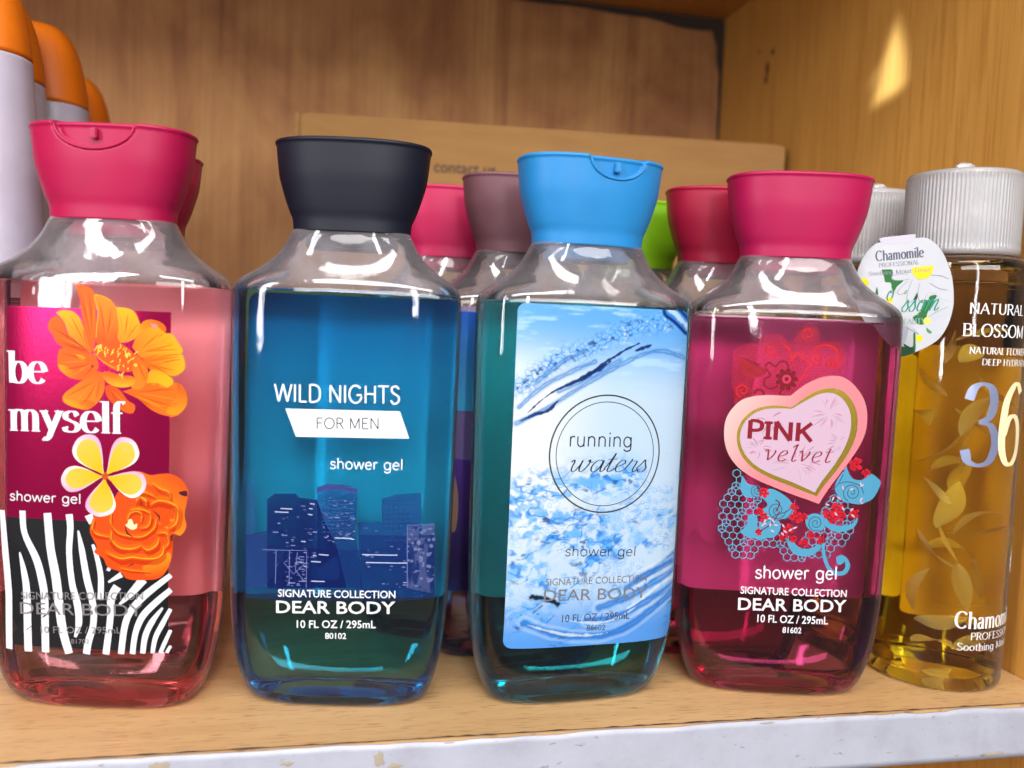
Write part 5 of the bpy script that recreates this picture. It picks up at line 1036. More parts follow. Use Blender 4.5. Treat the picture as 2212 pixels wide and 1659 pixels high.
["S",0,[.03,.045,.2],[.19],[[20.01,64.8],[20.99,64.87]],0],
["S",0,[.035,.055,.22],[.19],[[1.69,65.63],[2.61,65.6]],0],
["S",0,[.03,.045,.2],[.19],[[21.54,64.82],[22.52,64.89]],0],
["S",0,[.035,.055,.22],[.19],[[3.1,65.68],[4.02,65.65]],0],
["S",0,[.03,.045,.2],[.19],[[23.07,64.82],[24.04,64.89]],0],
["S",0,[.035,.055,.22],[.19],[[4.51,65.73],[5.43,65.7]],0],
["S",0,[.03,.045,.2],[.19],[[24.59,64.82],[25.57,64.88]],0],
["S",0,[.035,.055,.22],[.19],[[-3.92,64.19],[-3,64.16]],0],
["S",0,[.03,.045,.2],[.19],[[15.46,63.19],[16.44,63.28]],0],
["S",0,[.035,.055,.22],[.19],[[-2.51,64.24],[-1.59,64.2]],0],
["S",0,[.03,.045,.2],[.19],[[17,63.23],[17.97,63.32]],0],
["S",0,[.035,.055,.22],[.19],[[-1.1,64.28],[-.18,64.25]],0],
["S",0,[.03,.045,.2],[.19],[[18.53,63.26],[19.51,63.34]],0],
["S",0,[.035,.055,.22],[.19],[[.31,64.33],[1.23,64.3]],0],
["S",0,[.03,.045,.2],[.19],[[20.06,63.29],[21.04,63.36]],0],
["S",0,[.035,.055,.22],[.19],[[1.72,64.38],[2.64,64.35]],0],
["S",0,[.03,.045,.2],[.19],[[21.59,63.31],[22.56,63.37]],0],
["S",0,[.035,.055,.22],[.19],[[3.13,64.43],[4.06,64.4]],0],
["S",0,[.03,.045,.2],[.19],[[23.12,63.31],[24.09,63.37]],0],
["S",0,[.035,.055,.22],[.19],[[4.55,64.48],[5.47,64.45]],0],
["S",0,[.03,.045,.2],[.19],[[24.64,63.31],[25.62,63.36]],0],
["S",0,[.035,.055,.22],[.19],[[-3.89,62.93],[-2.97,62.9]],0],
["S",0,[.03,.045,.2],[.19],[[15.51,61.69],[16.49,61.77]],0],
["S",0,[.035,.055,.22],[.19],[[-2.48,62.98],[-1.56,62.95]],0],
["S",0,[.03,.045,.2],[.19],[[17.04,61.72],[18.02,61.81]],0],
["S",0,[.035,.055,.22],[.19],[[-1.07,63.03],[-.15,63]],0],
["S",0,[.03,.045,.2],[.19],[[18.57,61.75],[19.55,61.83]],0],
["S",0,[.035,.055,.22],[.19],[[.34,63.08],[1.27,63.05]],0],
["S",0,[.03,.045,.2],[.19],[[20.11,61.78],[21.08,61.85]],0],
["S",0,[.035,.055,.22],[.19],[[1.76,63.13],[2.68,63.1]],0],
["S",0,[.03,.045,.2],[.19],[[21.64,61.79],[22.61,61.86]],0],
["S",0,[.035,.055,.22],[.19],[[3.17,63.18],[4.09,63.15]],0],
["S",0,[.03,.045,.2],[.19],[[23.16,61.8],[24.14,61.86]],0],
["S",0,[.035,.055,.22],[.19],[[4.58,63.23],[5.5,63.2]],0],
["S",0,[.03,.045,.2],[.19],[[24.69,61.79],[25.67,61.84]],0],
["S",0,[.035,.055,.22],[.19],[[-3.86,61.68],[-2.94,61.65]],0],
["S",0,[.03,.045,.2],[.19],[[15.55,60.18],[16.53,60.27]],0],
["S",0,[.035,.055,.22],[.19],[[-2.45,61.73],[-1.53,61.7]],0],
["S",0,[.03,.045,.2],[.19],[[17.09,60.21],[18.07,60.3]],0],
["S",0,[.035,.055,.22],[.19],[[-1.04,61.78],[-.11,61.75]],0],
["S",0,[.03,.045,.2],[.19],[[18.62,60.24],[19.6,60.32]],0],
["S",0,[.035,.055,.22],[.19],[[.38,61.83],[1.3,61.8]],0],
["S",0,[.03,.045,.2],[.19],[[20.15,60.27],[21.13,60.34]],0],
["S",0,[.035,.055,.22],[.19],[[1.79,61.88],[2.71,61.85]],0],
["S",0,[.03,.045,.2],[.19],[[21.68,60.28],[22.66,60.35]],0],
["S",0,[.035,.055,.22],[.19],[[3.2,61.93],[4.12,61.9]],0],
["S",0,[.03,.045,.2],[.19],[[23.21,60.29],[24.19,60.34]],0],
["S",0,[.035,.055,.22],[.19],[[4.61,61.97],[5.54,61.94]],0],
["S",0,[.03,.045,.2],[.19],[[24.74,60.28],[25.72,60.32]],0],
["S",0,[.035,.055,.22],[.19],[[-3.83,60.43],[-2.91,60.4]],0],
["S",0,[.03,.045,.2],[.19],[[15.6,58.67],[16.58,58.76]],0],
["S",0,[.035,.055,.22],[.19],[[-2.42,60.48],[-1.49,60.45]],0],
["S",0,[.03,.045,.2],[.19],[[17.13,58.7],[18.11,58.79]],0],
["S",0,[.035,.055,.22],[.19],[[-1,60.53],[-.08,60.5]],0],
["S",0,[.03,.045,.2],[.19],[[18.67,58.73],[19.65,58.81]],0],
["S",0,[.035,.055,.22],[.19],[[.41,60.58],[1.33,60.54]],0],
["S",0,[.03,.045,.2],[.19],[[20.2,58.75],[21.18,58.83]],0],
["S",0,[.035,.055,.22],[.19],[[1.82,60.62],[2.75,60.59]],0],
["S",0,[.03,.045,.2],[.19],[[21.73,58.77],[22.71,58.83]],0],
["S",0,[.035,.055,.22],[.19],[[3.24,60.67],[4.16,60.64]],0],
["S",0,[.03,.045,.2],[.19],[[23.26,58.77],[24.24,58.83]],0],
["S",0,[.035,.055,.22],[.19],[[4.65,60.72],[5.57,60.69]],0],
["S",0,[.03,.045,.2],[.19],[[24.79,58.76],[25.76,58.8]],0],
["S",0,[.035,.055,.22],[.19],[[-3.8,59.18],[-2.87,59.14]],0],
["S",0,[.03,.045,.2],[.19],[[15.64,57.16],[16.62,57.24]],0],
["S",0,[.035,.055,.22],[.19],[[-2.38,59.22],[-1.46,59.19]],0],
["S",0,[.03,.045,.2],[.19],[[17.18,57.19],[18.16,57.27]],0],
["S",0,[.035,.055,.22],[.19],[[-.97,59.27],[-.05,59.24]],0],
["S",0,[.03,.045,.2],[.19],[[18.71,57.22],[19.69,57.3]],0],
["S",0,[.035,.055,.22],[.19],[[.44,59.32],[1.37,59.29]],0],
["S",0,[.03,.045,.2],[.19],[[20.25,57.24],[21.23,57.31]],0],
["S",0,[.035,.055,.22],[.19],[[1.86,59.37],[2.78,59.34]],0],
["S",0,[.03,.045,.2],[.19],[[21.78,57.25],[22.76,57.32]],0],
["S",0,[.035,.055,.22],[.19],[[3.27,59.42],[4.19,59.39]],0],
["S",0,[.03,.045,.2],[.19],[[23.31,57.25],[24.29,57.31]],0],
["S",0,[.035,.055,.22],[.19],[[4.68,59.47],[5.61,59.43]],0],
["S",0,[.03,.045,.2],[.19],[[24.84,57.24],[25.81,57.28]],0],
["P",0,[.68,.68,.7],[[-16.4,97.82],[19.14,98.29],[22.29,89.74],[-12.87,89.09]],0],
["T",0,[.68,.68,.7],"av","WILD NIGHTS",[-19.75,99.94],[18.78,100.64],5.42,None],
["T",0,[.02,.022,.03],"avl","FOR MEN",[-6.33,91.86],[12.56,92.45],3.41,None],
["T",0,[.68,.68,.7],"av","shower gel",[-1.86,79.41],[20.27,79.76],3.47,None],
["T",0,[.68,.68,.7],"bfb","SIGNATURE COLLECTION",[-17.41,37.94],[19.59,38.57],2.41,None],
["T",0,[.68,.68,.7],"extb","DEAR BODY",[-17.87,32.69],[19.74,33.51],3.97,None],
["T",0,[.68,.68,.7],"bfb","10 FL OZ / 295mL",[-11.24,28.04],[13.69,28.68],2.58,None],
["T",0,[.68,.68,.7],"bfb","80102",[-2.25,24.72],[4.46,24.86],1.95,None],
]
ART['2'] = [
["S",0,[.05,.045,.03],[.5],[[22.88,85.8],[22.8,87.48],[22.58,89.16],[22.22,90.81],[21.71,92.42],[21.06,93.98],[20.28,95.47],[19.38,96.9],[18.35,98.24],[17.21,99.48],[15.96,100.62],[14.62,101.65],[13.2,102.56],[11.7,103.34],[10.14,103.99],[8.53,104.49],[6.88,104.86],[5.21,105.08],[3.52,105.15],[1.83,105.08],[.16,104.86],[-1.49,104.49],[-3.1,103.99],[-4.66,103.34],[-6.16,102.56],[-7.58,101.65],[-8.92,100.62],[-10.17,99.48],[-11.31,98.24],[-12.34,96.9],[-13.24,95.47],[-14.02,93.98],[-14.67,92.42],[-15.18,90.81],[-15.54,89.16],[-15.76,87.48],[-15.84,85.8],[-15.76,84.11],[-15.54,82.43],[-15.18,80.78],[-14.67,79.17],[-14.02,77.61],[-13.24,76.12],[-12.34,74.69],[-11.31,73.35],[-10.17,72.11],[-8.92,70.97],[-7.58,69.94],[-6.16,69.03],[-4.66,68.25],[-3.1,67.6],[-1.49,67.1],[.16,66.73],[1.83,66.51],[3.52,66.44],[5.21,66.51],[6.88,66.73],[8.53,67.1],[10.14,67.6],[11.7,68.25],[13.2,69.03],[14.62,69.94],[15.96,70.97],[17.21,72.11],[18.35,73.35],[19.38,74.69],[20.28,76.12],[21.06,77.61],[21.71,79.17],[22.22,80.78],[22.58,82.43],[22.8,84.11],[22.88,85.8]],0],
["S",0,[.05,.045,.03],[.27],[[20.68,85.8],[20.61,87.29],[20.42,88.77],[20.09,90.24],[19.64,91.66],[19.07,93.05],[18.38,94.37],[17.57,95.64],[16.66,96.82],[15.65,97.93],[14.55,98.94],[13.36,99.85],[12.1,100.65],[10.77,101.34],[9.39,101.92],[7.96,102.37],[6.5,102.69],[5.02,102.89],[3.52,102.95],[2.02,102.89],[.54,102.69],[-.92,102.37],[-2.35,101.92],[-3.73,101.34],[-5.06,100.65],[-6.32,99.85],[-7.51,98.94],[-8.61,97.93],[-9.62,96.82],[-10.53,95.64],[-11.34,94.37],[-12.03,93.05],[-12.6,91.66],[-13.05,90.24],[-13.38,88.77],[-13.57,87.29],[-13.64,85.8],[-13.57,84.3],[-13.38,82.82],[-13.05,81.35],[-12.6,79.93],[-12.03,78.54],[-11.34,77.22],[-10.53,75.95],[-9.62,74.77],[-8.61,73.66],[-7.51,72.65],[-6.32,71.74],[-5.06,70.94],[-3.73,70.25],[-2.35,69.67],[-.92,69.22],[.54,68.9],[2.02,68.7],[3.52,68.64],[5.02,68.7],[6.5,68.9],[7.96,69.22],[9.39,69.67],[10.77,70.25],[12.1,70.94],[13.36,71.74],[14.55,72.65],[15.65,73.66],[16.66,74.77],[17.57,75.95],[18.38,77.22],[19.07,78.54],[19.64,79.93],[20.09,81.35],[20.42,82.82],[20.61,84.3],[20.68,85.8]],0],
["T",0,[.03,.03,.035],"avl","running",[-8.96,88.3],[12.25,88.14],4.99,None],
["T",0,[.03,.03,.035],"scr","waters",[-9.42,79.98],[17.6,79.77],6.08,None],
["T",0,[.03,.03,.035],"avl","shower gel",[-8.86,52.25],[15.64,51.38],3.41,None],
["T",2,[.45,.42,.42],"bf","SIGNATURE COLLECTION",[-15.14,42.56],[20.75,42.42],2.36,None],
["T",2,[.45,.42,.42],"ext","DEAR BODY",[-15.56,37.42],[20.96,36.79],3.8,None],
["T",0,[.05,.06,.09],"bf","10 FL OZ / 295mL",[-8.94,30.08],[15.13,29.9],2.66,None],
["T",0,[.05,.06,.09],"bf","86602",[-.18,26.77],[6.46,26.51],1.89,None],
]
ART['3'] = [
["P",0,[.5,.02,.03,.1],[[-23.11,107.6],[-23.7,113.75],[-23.15,121.48],[-19.31,123.69],[-15.28,123.35],[-14.2,126.45],[-8.95,127.28],[-4.69,123.79],[-1.98,128.99],[.45,130.61],[4.04,129.74],[4.85,124.94],[10.9,125.45],[14.28,120.49],[13.06,115.85],[7.58,114.08],[-2.08,106.49],[-12.22,106.06],[-20.14,103.63],[-22.35,102.99]],1],
["H",[.52,.015,.02,.8],.12,1.05,[[-23.11,107.6],[-23.7,113.75],[-23.15,121.48],[-19.31,123.69],[-15.28,123.35],[-14.2,126.45],[-8.95,127.28],[-4.69,123.79],[-1.98,128.99],[.45,130.61],[4.04,129.74],[4.85,124.94],[10.9,125.45],[14.28,120.49],[13.06,115.85],[7.58,114.08],[-2.08,106.49],[-12.22,106.06],[-20.14,103.63],[-22.35,102.99]]],
["S",0,[.5,.012,.015],[.51],[[-8.98,121.16],[-9.57,120.5],[-10.33,120.13],[-11.15,120.07],[-11.91,120.31],[-12.5,120.79],[-12.86,121.43],[-12.96,122.12],[-12.81,122.76],[-12.45,123.27],[-11.95,123.58],[-11.41,123.67],[-10.89,123.56],[-10.48,123.28],[-10.22,122.9],[-10.13,122.48],[-10.2,122.09],[-10.4,121.79],[-10.67,121.61],[-10.96,121.56],[-11.21,121.62],[-11.4,121.76],[-11.49,121.94],[-11.5,122.11],[-11.44,122.24],[-11.34,122.31]],0],
["S",0,[.5,.012,.015],[.51],[[.06,125.72],[-.6,126.24],[-1.01,126.94],[-1.14,127.71],[-.98,128.43],[-.58,129.01],[-.02,129.38],[.61,129.51],[1.22,129.39],[1.72,129.08],[2.05,128.63],[2.18,128.12],[2.12,127.63],[1.9,127.23],[1.56,126.97],[1.18,126.87],[.82,126.91],[.52,127.08],[.33,127.33],[.26,127.6],[.29,127.84],[.41,128.02],[.57,128.12],[.73,128.13],[.85,128.08],[.92,127.99]],0],
["S",0,[.5,.012,.015],[.51],[[5.73,117.65],[4.83,117.34],[3.9,117.39],[3.08,117.76],[2.47,118.39],[2.15,119.15],[2.13,119.94],[2.38,120.64],[2.86,121.16],[3.47,121.45],[4.1,121.48],[4.68,121.28],[5.12,120.91],[5.37,120.43],[5.42,119.93],[5.29,119.49],[5.03,119.16],[4.69,118.98],[4.33,118.96],[4.03,119.06],[3.81,119.25],[3.71,119.48],[3.71,119.7],[3.79,119.87],[3.92,119.96],[4.05,119.96]],0],
["S",0,[.5,.012,.015],[.51],[[7.89,116.77],[7.6,117.42],[7.58,118.11],[7.79,118.72],[8.2,119.19],[8.73,119.45],[9.3,119.5],[9.83,119.33],[10.24,119],[10.49,118.56],[10.56,118.1],[10.46,117.67],[10.22,117.33],[9.89,117.13],[9.53,117.08],[9.2,117.15],[8.94,117.34],[8.79,117.58],[8.74,117.84],[8.8,118.07],[8.92,118.23],[9.08,118.32],[9.24,118.33],[9.37,118.27],[9.44,118.18],[9.45,118.09]],0],
["S",0,[.5,.012,.015],[.52],[[-20.75,105.47],[-21.44,106.03],[-21.87,106.78],[-22,107.61],[-21.83,108.39],[-21.41,109.02],[-20.82,109.43],[-20.16,109.57],[-19.52,109.45],[-18.99,109.11],[-18.64,108.63],[-18.5,108.08],[-18.56,107.55],[-18.8,107.12],[-19.16,106.83],[-19.56,106.72],[-19.95,106.77],[-20.26,106.95],[-20.46,107.21],[-20.53,107.5],[-20.49,107.76],[-20.37,107.96],[-20.2,108.07],[-20.03,108.08],[-19.9,108.03],[-19.83,107.93]],0],
["S",0,[.5,.012,.015],[.25,.61,.61,.3],[[-8.79,124.64],[-5.92,123.23],[-4.44,119.72],[-4.5,116.65]],1],
["S",0,[.5,.012,.015],[.31,.71,.71,.41],[[2,122.02],[5.91,124.22],[10.02,123.37],[11.77,119.88],[10.45,116.76]],1],
["P",0,[.32,.01,.015,.8],[[-21.55,119.5],[-17.98,118.12],[-13.28,115.25],[-12.68,113.74],[-16.62,112.03],[-20.24,113.92],[-21.38,116.43]],1],
["S",0,[.16,.004,.012],[.26,.82,.26],[[-19.92,118.75],[-18.98,118.08],[-17.25,117.54]],1],
["S",0,[.16,.004,.012],[.26,.82,.26],[[-17.11,117.85],[-16.17,117.17],[-14.42,116.64]],1],
["S",0,[.16,.004,.012],[.26,.82,.26],[[-19.24,115.6],[-18.3,114.93],[-16.56,114.39]],1],
["S",0,[.16,.004,.012],[.26,.82,.26],[[-16.39,114.04],[-15.44,113.36],[-13.69,112.82]],1],
["S",0,[.16,.004,.012],[.41,.31],[[-21.03,119.01],[-12.24,114.78]],0],
["S",0,[.16,.004,.012],[.61],[[-13.09,116.28],[-11.65,117.62],[-9.56,116.43],[-7.89,118.14],[-5.84,117.87],[-5.11,115.85]],1],
["S",0,[.16,.004,.012],[.62],[[-12.81,115.78],[-11.04,113.3],[-12.59,112.2],[-12.97,110.13],[-10.86,108.69],[-8.39,109.82]],1],
["S",0,[.48,.015,.03],[.82],[[-4.12,118.71],[-2.26,121.34],[-.36,119.37],[1.69,118.95],[1.35,116.38],[0,113.76],[-2.41,111.61]],1],
["P",0,[.16,.004,.012],[[-4.72,112.73],[-2.63,113.22],[-1.54,112.42],[-2.52,111.53],[-4.67,111.84]],1],
["P",0,[.16,.004,.012],[[-4.59,112.11],[-2.64,111.12],[-2.3,109.82],[-3.64,109.78],[-5.11,111.41]],1],
["P",0,[.16,.004,.012],[[-4.88,111.56],[-3.99,109.55],[-4.56,108.35],[-5.62,109.19],[-5.73,111.37]],1],
["P",0,[.16,.004,.012],[[-5.46,111.33],[-6.04,109.24],[-7.25,108.71],[-7.55,110.03],[-6.24,111.74]],1],
["P",0,[.16,.004,.012],[[-6.05,111.54],[-7.84,110.34],[-9.12,110.73],[-8.51,111.91],[-6.4,112.35]],1],
["P",0,[.16,.004,.012],[[-6.39,112.07],[-8.54,112.33],[-9.29,113.46],[-8.06,113.95],[-6.14,112.92]],1],
["P",0,[.16,.004,.012],[[-6.3,112.7],[-7.81,114.29],[-7.68,115.62],[-6.41,115.2],[-5.57,113.17]],1],
["P",0,[.16,.004,.012],[[-5.84,113.11],[-6,115.29],[-5.05,116.2],[-4.33,115.06],[-4.97,112.99]],1],
["P",0,[.16,.004,.012],[[-5.22,113.12],[-3.96,114.87],[-2.63,114.94],[-2.8,113.61],[-4.61,112.47]],1],
["P",0,[.48,.03,.08],[[-3.97,112.32],[-4.13,111.54],[-4.66,110.95],[-5.41,110.72],[-6.19,110.9],[-6.78,111.45],[-7.01,112.22],[-6.84,113],[-6.3,113.57],[-5.54,113.79],[-4.77,113.58],[-4.19,113.02]],1],
["P",0,[.16,.004,.012],[[-4.78,112.28],[-4.92,111.81],[-5.33,111.55],[-5.81,111.62],[-6.15,111.98],[-6.17,112.47],[-5.88,112.86],[-5.41,112.96],[-4.97,112.73]],1],
["S",0,[.16,.004,.012],[.71],[[-16.28,106.39],[-15.13,108.24],[-13.34,107.81],[-12.72,106.03]],1],
["S",0,[.16,.004,.012],[.71],[[-7.66,106.26],[-7.03,108.34],[-5.79,108.9]],1],
["H",[.08,.3,.43],.3,2.5,[[-25,85.46],[-21.8,80.25],[-18.4,78.08],[-17.49,73.72],[-13.12,72.59],[-11.14,67.25],[-11.26,58.36],[-5.98,59.31],[-.47,56.83],[5.35,49.57],[-1.31,48.9],[-5.66,54.19],[-11.06,54.95],[-12.72,49.37],[-19.34,48.97],[-21.67,54.99],[-24.81,58.85],[-25.27,67.04],[-23.93,71.94],[-20.23,75.6],[-23.78,80.8]]],
["H",[.08,.3,.43],.3,2.5,[[9.35,70.24],[16.43,74.6],[20.41,66.58],[19.02,56.98],[13.8,53.72],[8.65,50.41],[3.08,53.58],[4.73,59.13],[11.22,62.15]]],
["P",0,[.07,.27,.41],[[-18.44,78.76],[-16.29,75.82],[-13.62,75.29],[-12.15,72.98],[-8.25,74.53],[-2.75,71.72],[.17,67.78],[-1.32,64.99],[-6.25,63.73],[-9.52,62.55],[-11.76,66.54],[-9.23,68.7],[-11.72,71.3],[-16.01,71.08],[-18.67,73.65]],1],
["P",0,[.07,.27,.41],[[-15.67,65.31],[-12.65,64.79],[-12.09,61.06],[-8.6,58.5],[-10.16,56.71],[-15.21,57.47],[-17.82,59.03],[-15.98,61.53]],1],
["P",0,[.07,.27,.41],[[-11.51,62.45],[-5.59,63.76],[-4.4,60.75],[-6.87,57.55],[-11.26,58.36]],1],
["P",0,[.07,.27,.41],[[16.51,83.4],[18.82,79.43],[22.31,78.85],[24.97,81.07],[28.04,79.58],[29.45,77.52],[27.07,72.78],[24.29,71.07],[21.52,70.35],[17.34,71.24],[13.79,73.82],[13.23,77.19],[15.01,80.64]],1],
["P",0,[.07,.27,.41],[[3.67,65.22],[6.91,66.73],[9.66,65.49],[10.26,61.43],[7.33,60.27],[4.55,61.85]],1],
["S",0,[.07,.27,.41],[2.04,2.86,2.58,1.36],[[-1,56.81],[1.42,53.5],[5.8,53.02],[9.65,55.59]],1],
["S",0,[.07,.27,.41],[1.09,2.04,2.31,1.63,.54],[[9.39,67.52],[11.13,63.51],[15.29,61.64],[19.98,62.82],[21.73,65.58]],1],
["S",0,[.07,.27,.41],[.96,1.23,1.37,1.64,1.64,1.23,.69],[[10.38,56.65],[11.28,51.21],[13.93,46.86],[18.05,46.32],[19.44,49.11],[17.67,51.8],[15.7,50.71]],1],
["P",0,[.07,.27,.41],[[15.28,51.92],[17.27,52.68],[18.08,50.79],[17.16,49.25],[15.57,49.67]],1],
["S",0,[.05,.1,.16],[.34],[[-2.94,67.3],[-3.17,66.09],[-3.82,65.1],[-4.76,64.46],[-5.85,64.24],[-6.91,64.44],[-7.8,65.02],[-8.39,65.87],[-8.63,66.85],[-8.49,67.8],[-8.02,68.6],[-7.32,69.13],[-6.5,69.34],[-5.69,69.22],[-5,68.82],[-4.53,68.21],[-4.33,67.5],[-4.4,66.8],[-4.72,66.21],[-5.2,65.82],[-5.77,65.66],[-6.33,65.72],[-6.8,65.99],[-7.11,66.39],[-7.25,66.84],[-7.2,67.28],[-7,67.64],[-6.71,67.86],[-6.38,67.95],[-6.08,67.89],[-5.84,67.74],[-5.71,67.52],[-5.68,67.31],[-5.74,67.13],[-5.85,67.01],[-5.97,66.98]],0],
["S",0,[.05,.1,.16],[.34],[[9.13,61.01],[8.15,60.64],[7.12,60.67],[6.19,61.09],[5.5,61.8],[5.13,62.69],[5.12,63.63],[5.44,64.46],[6.03,65.09],[6.78,65.42],[7.58,65.44],[8.31,65.16],[8.87,64.64],[9.18,63.97],[9.22,63.27],[9.01,62.63],[8.6,62.16],[8.06,61.89],[7.48,61.86],[6.96,62.04],[6.56,62.39],[6.34,62.85],[6.3,63.32],[6.43,63.74],[6.7,64.05],[7.04,64.21],[7.39,64.23],[7.7,64.12],[7.92,63.91],[8.03,63.65],[8.03,63.41],[7.94,63.21],[7.8,63.08],[7.64,63.04],[7.5,63.08],[7.42,63.16]],0],
["S",0,[.05,.1,.16],[.34],[[18.02,71.36],[17.02,72.11],[16.38,73.14],[16.17,74.28],[16.41,75.38],[17.02,76.26],[17.9,76.82],[18.92,77],[19.91,76.78],[20.73,76.23],[21.28,75.45],[21.49,74.56],[21.35,73.72],[20.91,73.02],[20.25,72.58],[19.5,72.42],[18.76,72.55],[18.15,72.93],[17.75,73.47],[17.58,74.09],[17.66,74.69],[17.95,75.17],[18.38,75.48],[18.87,75.6],[19.34,75.51],[19.73,75.28],[19.98,74.94],[20.07,74.57],[20.01,74.23],[19.84,73.98],[19.6,73.83],[19.35,73.81],[19.13,73.87],[18.99,74.01],[18.93,74.16],[18.95,74.29]],0],
["S",0,[.05,.1,.16],[.34],[[-11.85,71.73],[-12.64,71.43],[-13.47,71.45],[-14.21,71.78],[-14.76,72.35],[-15.06,73.07],[-15.07,73.82],[-14.81,74.5],[-14.33,75.01],[-13.72,75.28],[-13.08,75.3],[-12.49,75.07],[-12.05,74.65],[-11.8,74.12],[-11.77,73.55],[-11.94,73.04],[-12.28,72.65],[-12.71,72.43],[-13.17,72.41],[-13.59,72.55],[-13.91,72.84],[-14.09,73.2],[-14.12,73.58],[-14.01,73.92],[-13.79,74.17],[-13.52,74.31],[-13.24,74.32],[-12.99,74.23],[-12.82,74.06],[-12.73,73.86],[-12.73,73.66],[-12.8,73.5],[-12.92,73.4],[-13.04,73.36],[-13.15,73.39],[-13.22,73.45]],0],
["S",0,[.05,.1,.16],[.34],[[14.24,77.23],[17.55,78.03],[21.76,76.8],[23.35,74.12]],1],
["S",0,[.05,.1,.16],[.34],[[-9.52,62.55],[-6.36,65.43],[-2.45,66.98],[-.62,69.78]],1],
["S",0,[.05,.1,.16],[.34],[[-.05,71.17],[-1.07,66.36],[-2.94,64.23]],1],
["S",0,[.05,.1,.16],[.34],[[12.37,75.12],[14.24,77.23],[15.68,80.67]],1],
["P",0,[.51,.012,.025],[[-10.54,73.37],[-9.31,73.4],[-8.95,72.71],[-9.51,72.18],[-10.65,72.64]],1],
["P",0,[.51,.012,.025],[[-10.4,72.96],[-9.73,71.9],[-10.12,71.23],[-10.86,71.46],[-11.07,72.69]],1],
["P",0,[.48,.012,.025],[[-10.8,72.61],[-11.64,71.7],[-12.37,71.94],[-12.34,72.72],[-11.22,73.21]],1],
["P",0,[.47,.012,.025],[[-11.24,72.92],[-12.31,73.54],[-12.27,74.32],[-11.52,74.47],[-10.77,73.48]],1],
["P",0,[.44,.012,.025],[[-11.24,73.17],[-11.81,74.28],[-11.37,74.91],[-10.65,74.62],[-10.54,73.38]],1],
["P",0,[.49,.012,.025],[[-11.01,73.44],[-10.6,74.61],[-9.84,74.69],[-9.57,73.96],[-10.39,73.05]],1],
["S",0,[.16,.004,.012],[.27],[[-11.85,72.41],[-11.95,72.84],[-11.9,73.26],[-11.7,73.61],[-11.41,73.84],[-11.08,73.94],[-10.75,73.91],[-10.47,73.77],[-10.28,73.55],[-10.19,73.29],[-10.21,73.04],[-10.3,72.84],[-10.45,72.7],[-10.62,72.64],[-10.78,72.66],[-10.91,72.73],[-10.98,72.83],[-10.99,72.94],[-10.96,73.02],[-10.91,73.06]],0],
["P",0,[.51,.012,.025],[[-11.55,66.8],[-10.62,66.89],[-10.3,66.37],[-10.71,65.94],[-11.61,66.23]],1],
["P",0,[.46,.012,.025],[[-11.44,66.44],[-10.98,65.6],[-11.31,65.1],[-11.87,65.32],[-11.97,66.28]],1],
["P",0,[.48,.012,.025],[[-11.68,66.2],[-12.18,65.39],[-12.76,65.46],[-12.86,66.06],[-12.09,66.6]],1],
["P",0,[.48,.012,.025],[[-12.05,66.38],[-12.95,66.69],[-13.03,67.29],[-12.49,67.52],[-11.78,66.88]],1],
["P",0,[.45,.012,.025],[[-12.08,66.62],[-12.55,67.47],[-12.22,67.96],[-11.66,67.75],[-11.55,66.8]],1],
["P",0,[.45,.012,.025],[[-11.85,66.86],[-11.39,67.69],[-10.8,67.65],[-10.69,67.06],[-11.43,66.48]],1],
["S",0,[.16,.004,.012],[.27],[[-11.11,65.84],[-11.42,65.7],[-11.73,65.68],[-12.02,65.77],[-12.25,65.96],[-12.38,66.2],[-12.41,66.46],[-12.35,66.69],[-12.22,66.87],[-12.05,66.98],[-11.86,67.01],[-11.7,66.97],[-11.57,66.87],[-11.5,66.75],[-11.48,66.62],[-11.51,66.52],[-11.58,66.45],[-11.65,66.42],[-11.72,66.43],[-11.76,66.47]],0],
["P",0,[.52,.012,.025],[[-10.06,64.88],[-8.93,64.97],[-8.56,64.35],[-9.05,63.83],[-10.13,64.19]],1],
["P",0,[.44,.012,.025],[[-10.07,64.23],[-10.27,63.09],[-10.95,62.9],[-11.31,63.52],[-10.7,64.49]],1],
["P",0,[.44,.012,.025],[[-10.11,64.2],[-10.43,63.1],[-11.13,62.98],[-11.42,63.65],[-10.71,64.53]],1],
["P",0,[.5,.012,.025],[[-10.68,64.42],[-11.71,64.93],[-11.72,65.65],[-11.04,65.84],[-10.28,64.97]],1],
["P",0,[.48,.012,.025],[[-10.71,64.57],[-11.49,65.42],[-11.25,66.09],[-10.54,66.02],[-10.14,64.93]],1],
["P",0,[.47,.012,.025],[[-10.51,64.92],[-10.22,66.03],[-9.52,66.16],[-9.22,65.5],[-9.91,64.6]],1],
["S",0,[.16,.004,.012],[.27],[[-11.21,65.25],[-10.88,65.49],[-10.51,65.58],[-10.15,65.52],[-9.85,65.34],[-9.64,65.08],[-9.55,64.78],[-9.57,64.49],[-9.69,64.25],[-9.88,64.09],[-10.09,64.02],[-10.3,64.03],[-10.47,64.12],[-10.58,64.25],[-10.62,64.4],[-10.6,64.53],[-10.54,64.63],[-10.46,64.68],[-10.38,64.68],[-10.32,64.64]],0],
["P",0,[.45,.012,.025],[[-11.36,59.39],[-10.72,58.81],[-10.86,58.28],[-11.39,58.29],[-11.76,59.08]],1],
["P",0,[.51,.012,.025],[[-11.45,59.15],[-11.46,58.28],[-11.94,58.05],[-12.28,58.48],[-11.94,59.27]],1],
["P",0,[.42,.012,.025],[[-11.77,59.09],[-12.56,58.77],[-12.95,59.14],[-12.71,59.62],[-11.87,59.6]],1],
["P",0,[.52,.012,.025],[[-11.91,59.2],[-12.74,59.39],[-12.87,59.92],[-12.41,60.18],[-11.71,59.67]],1],
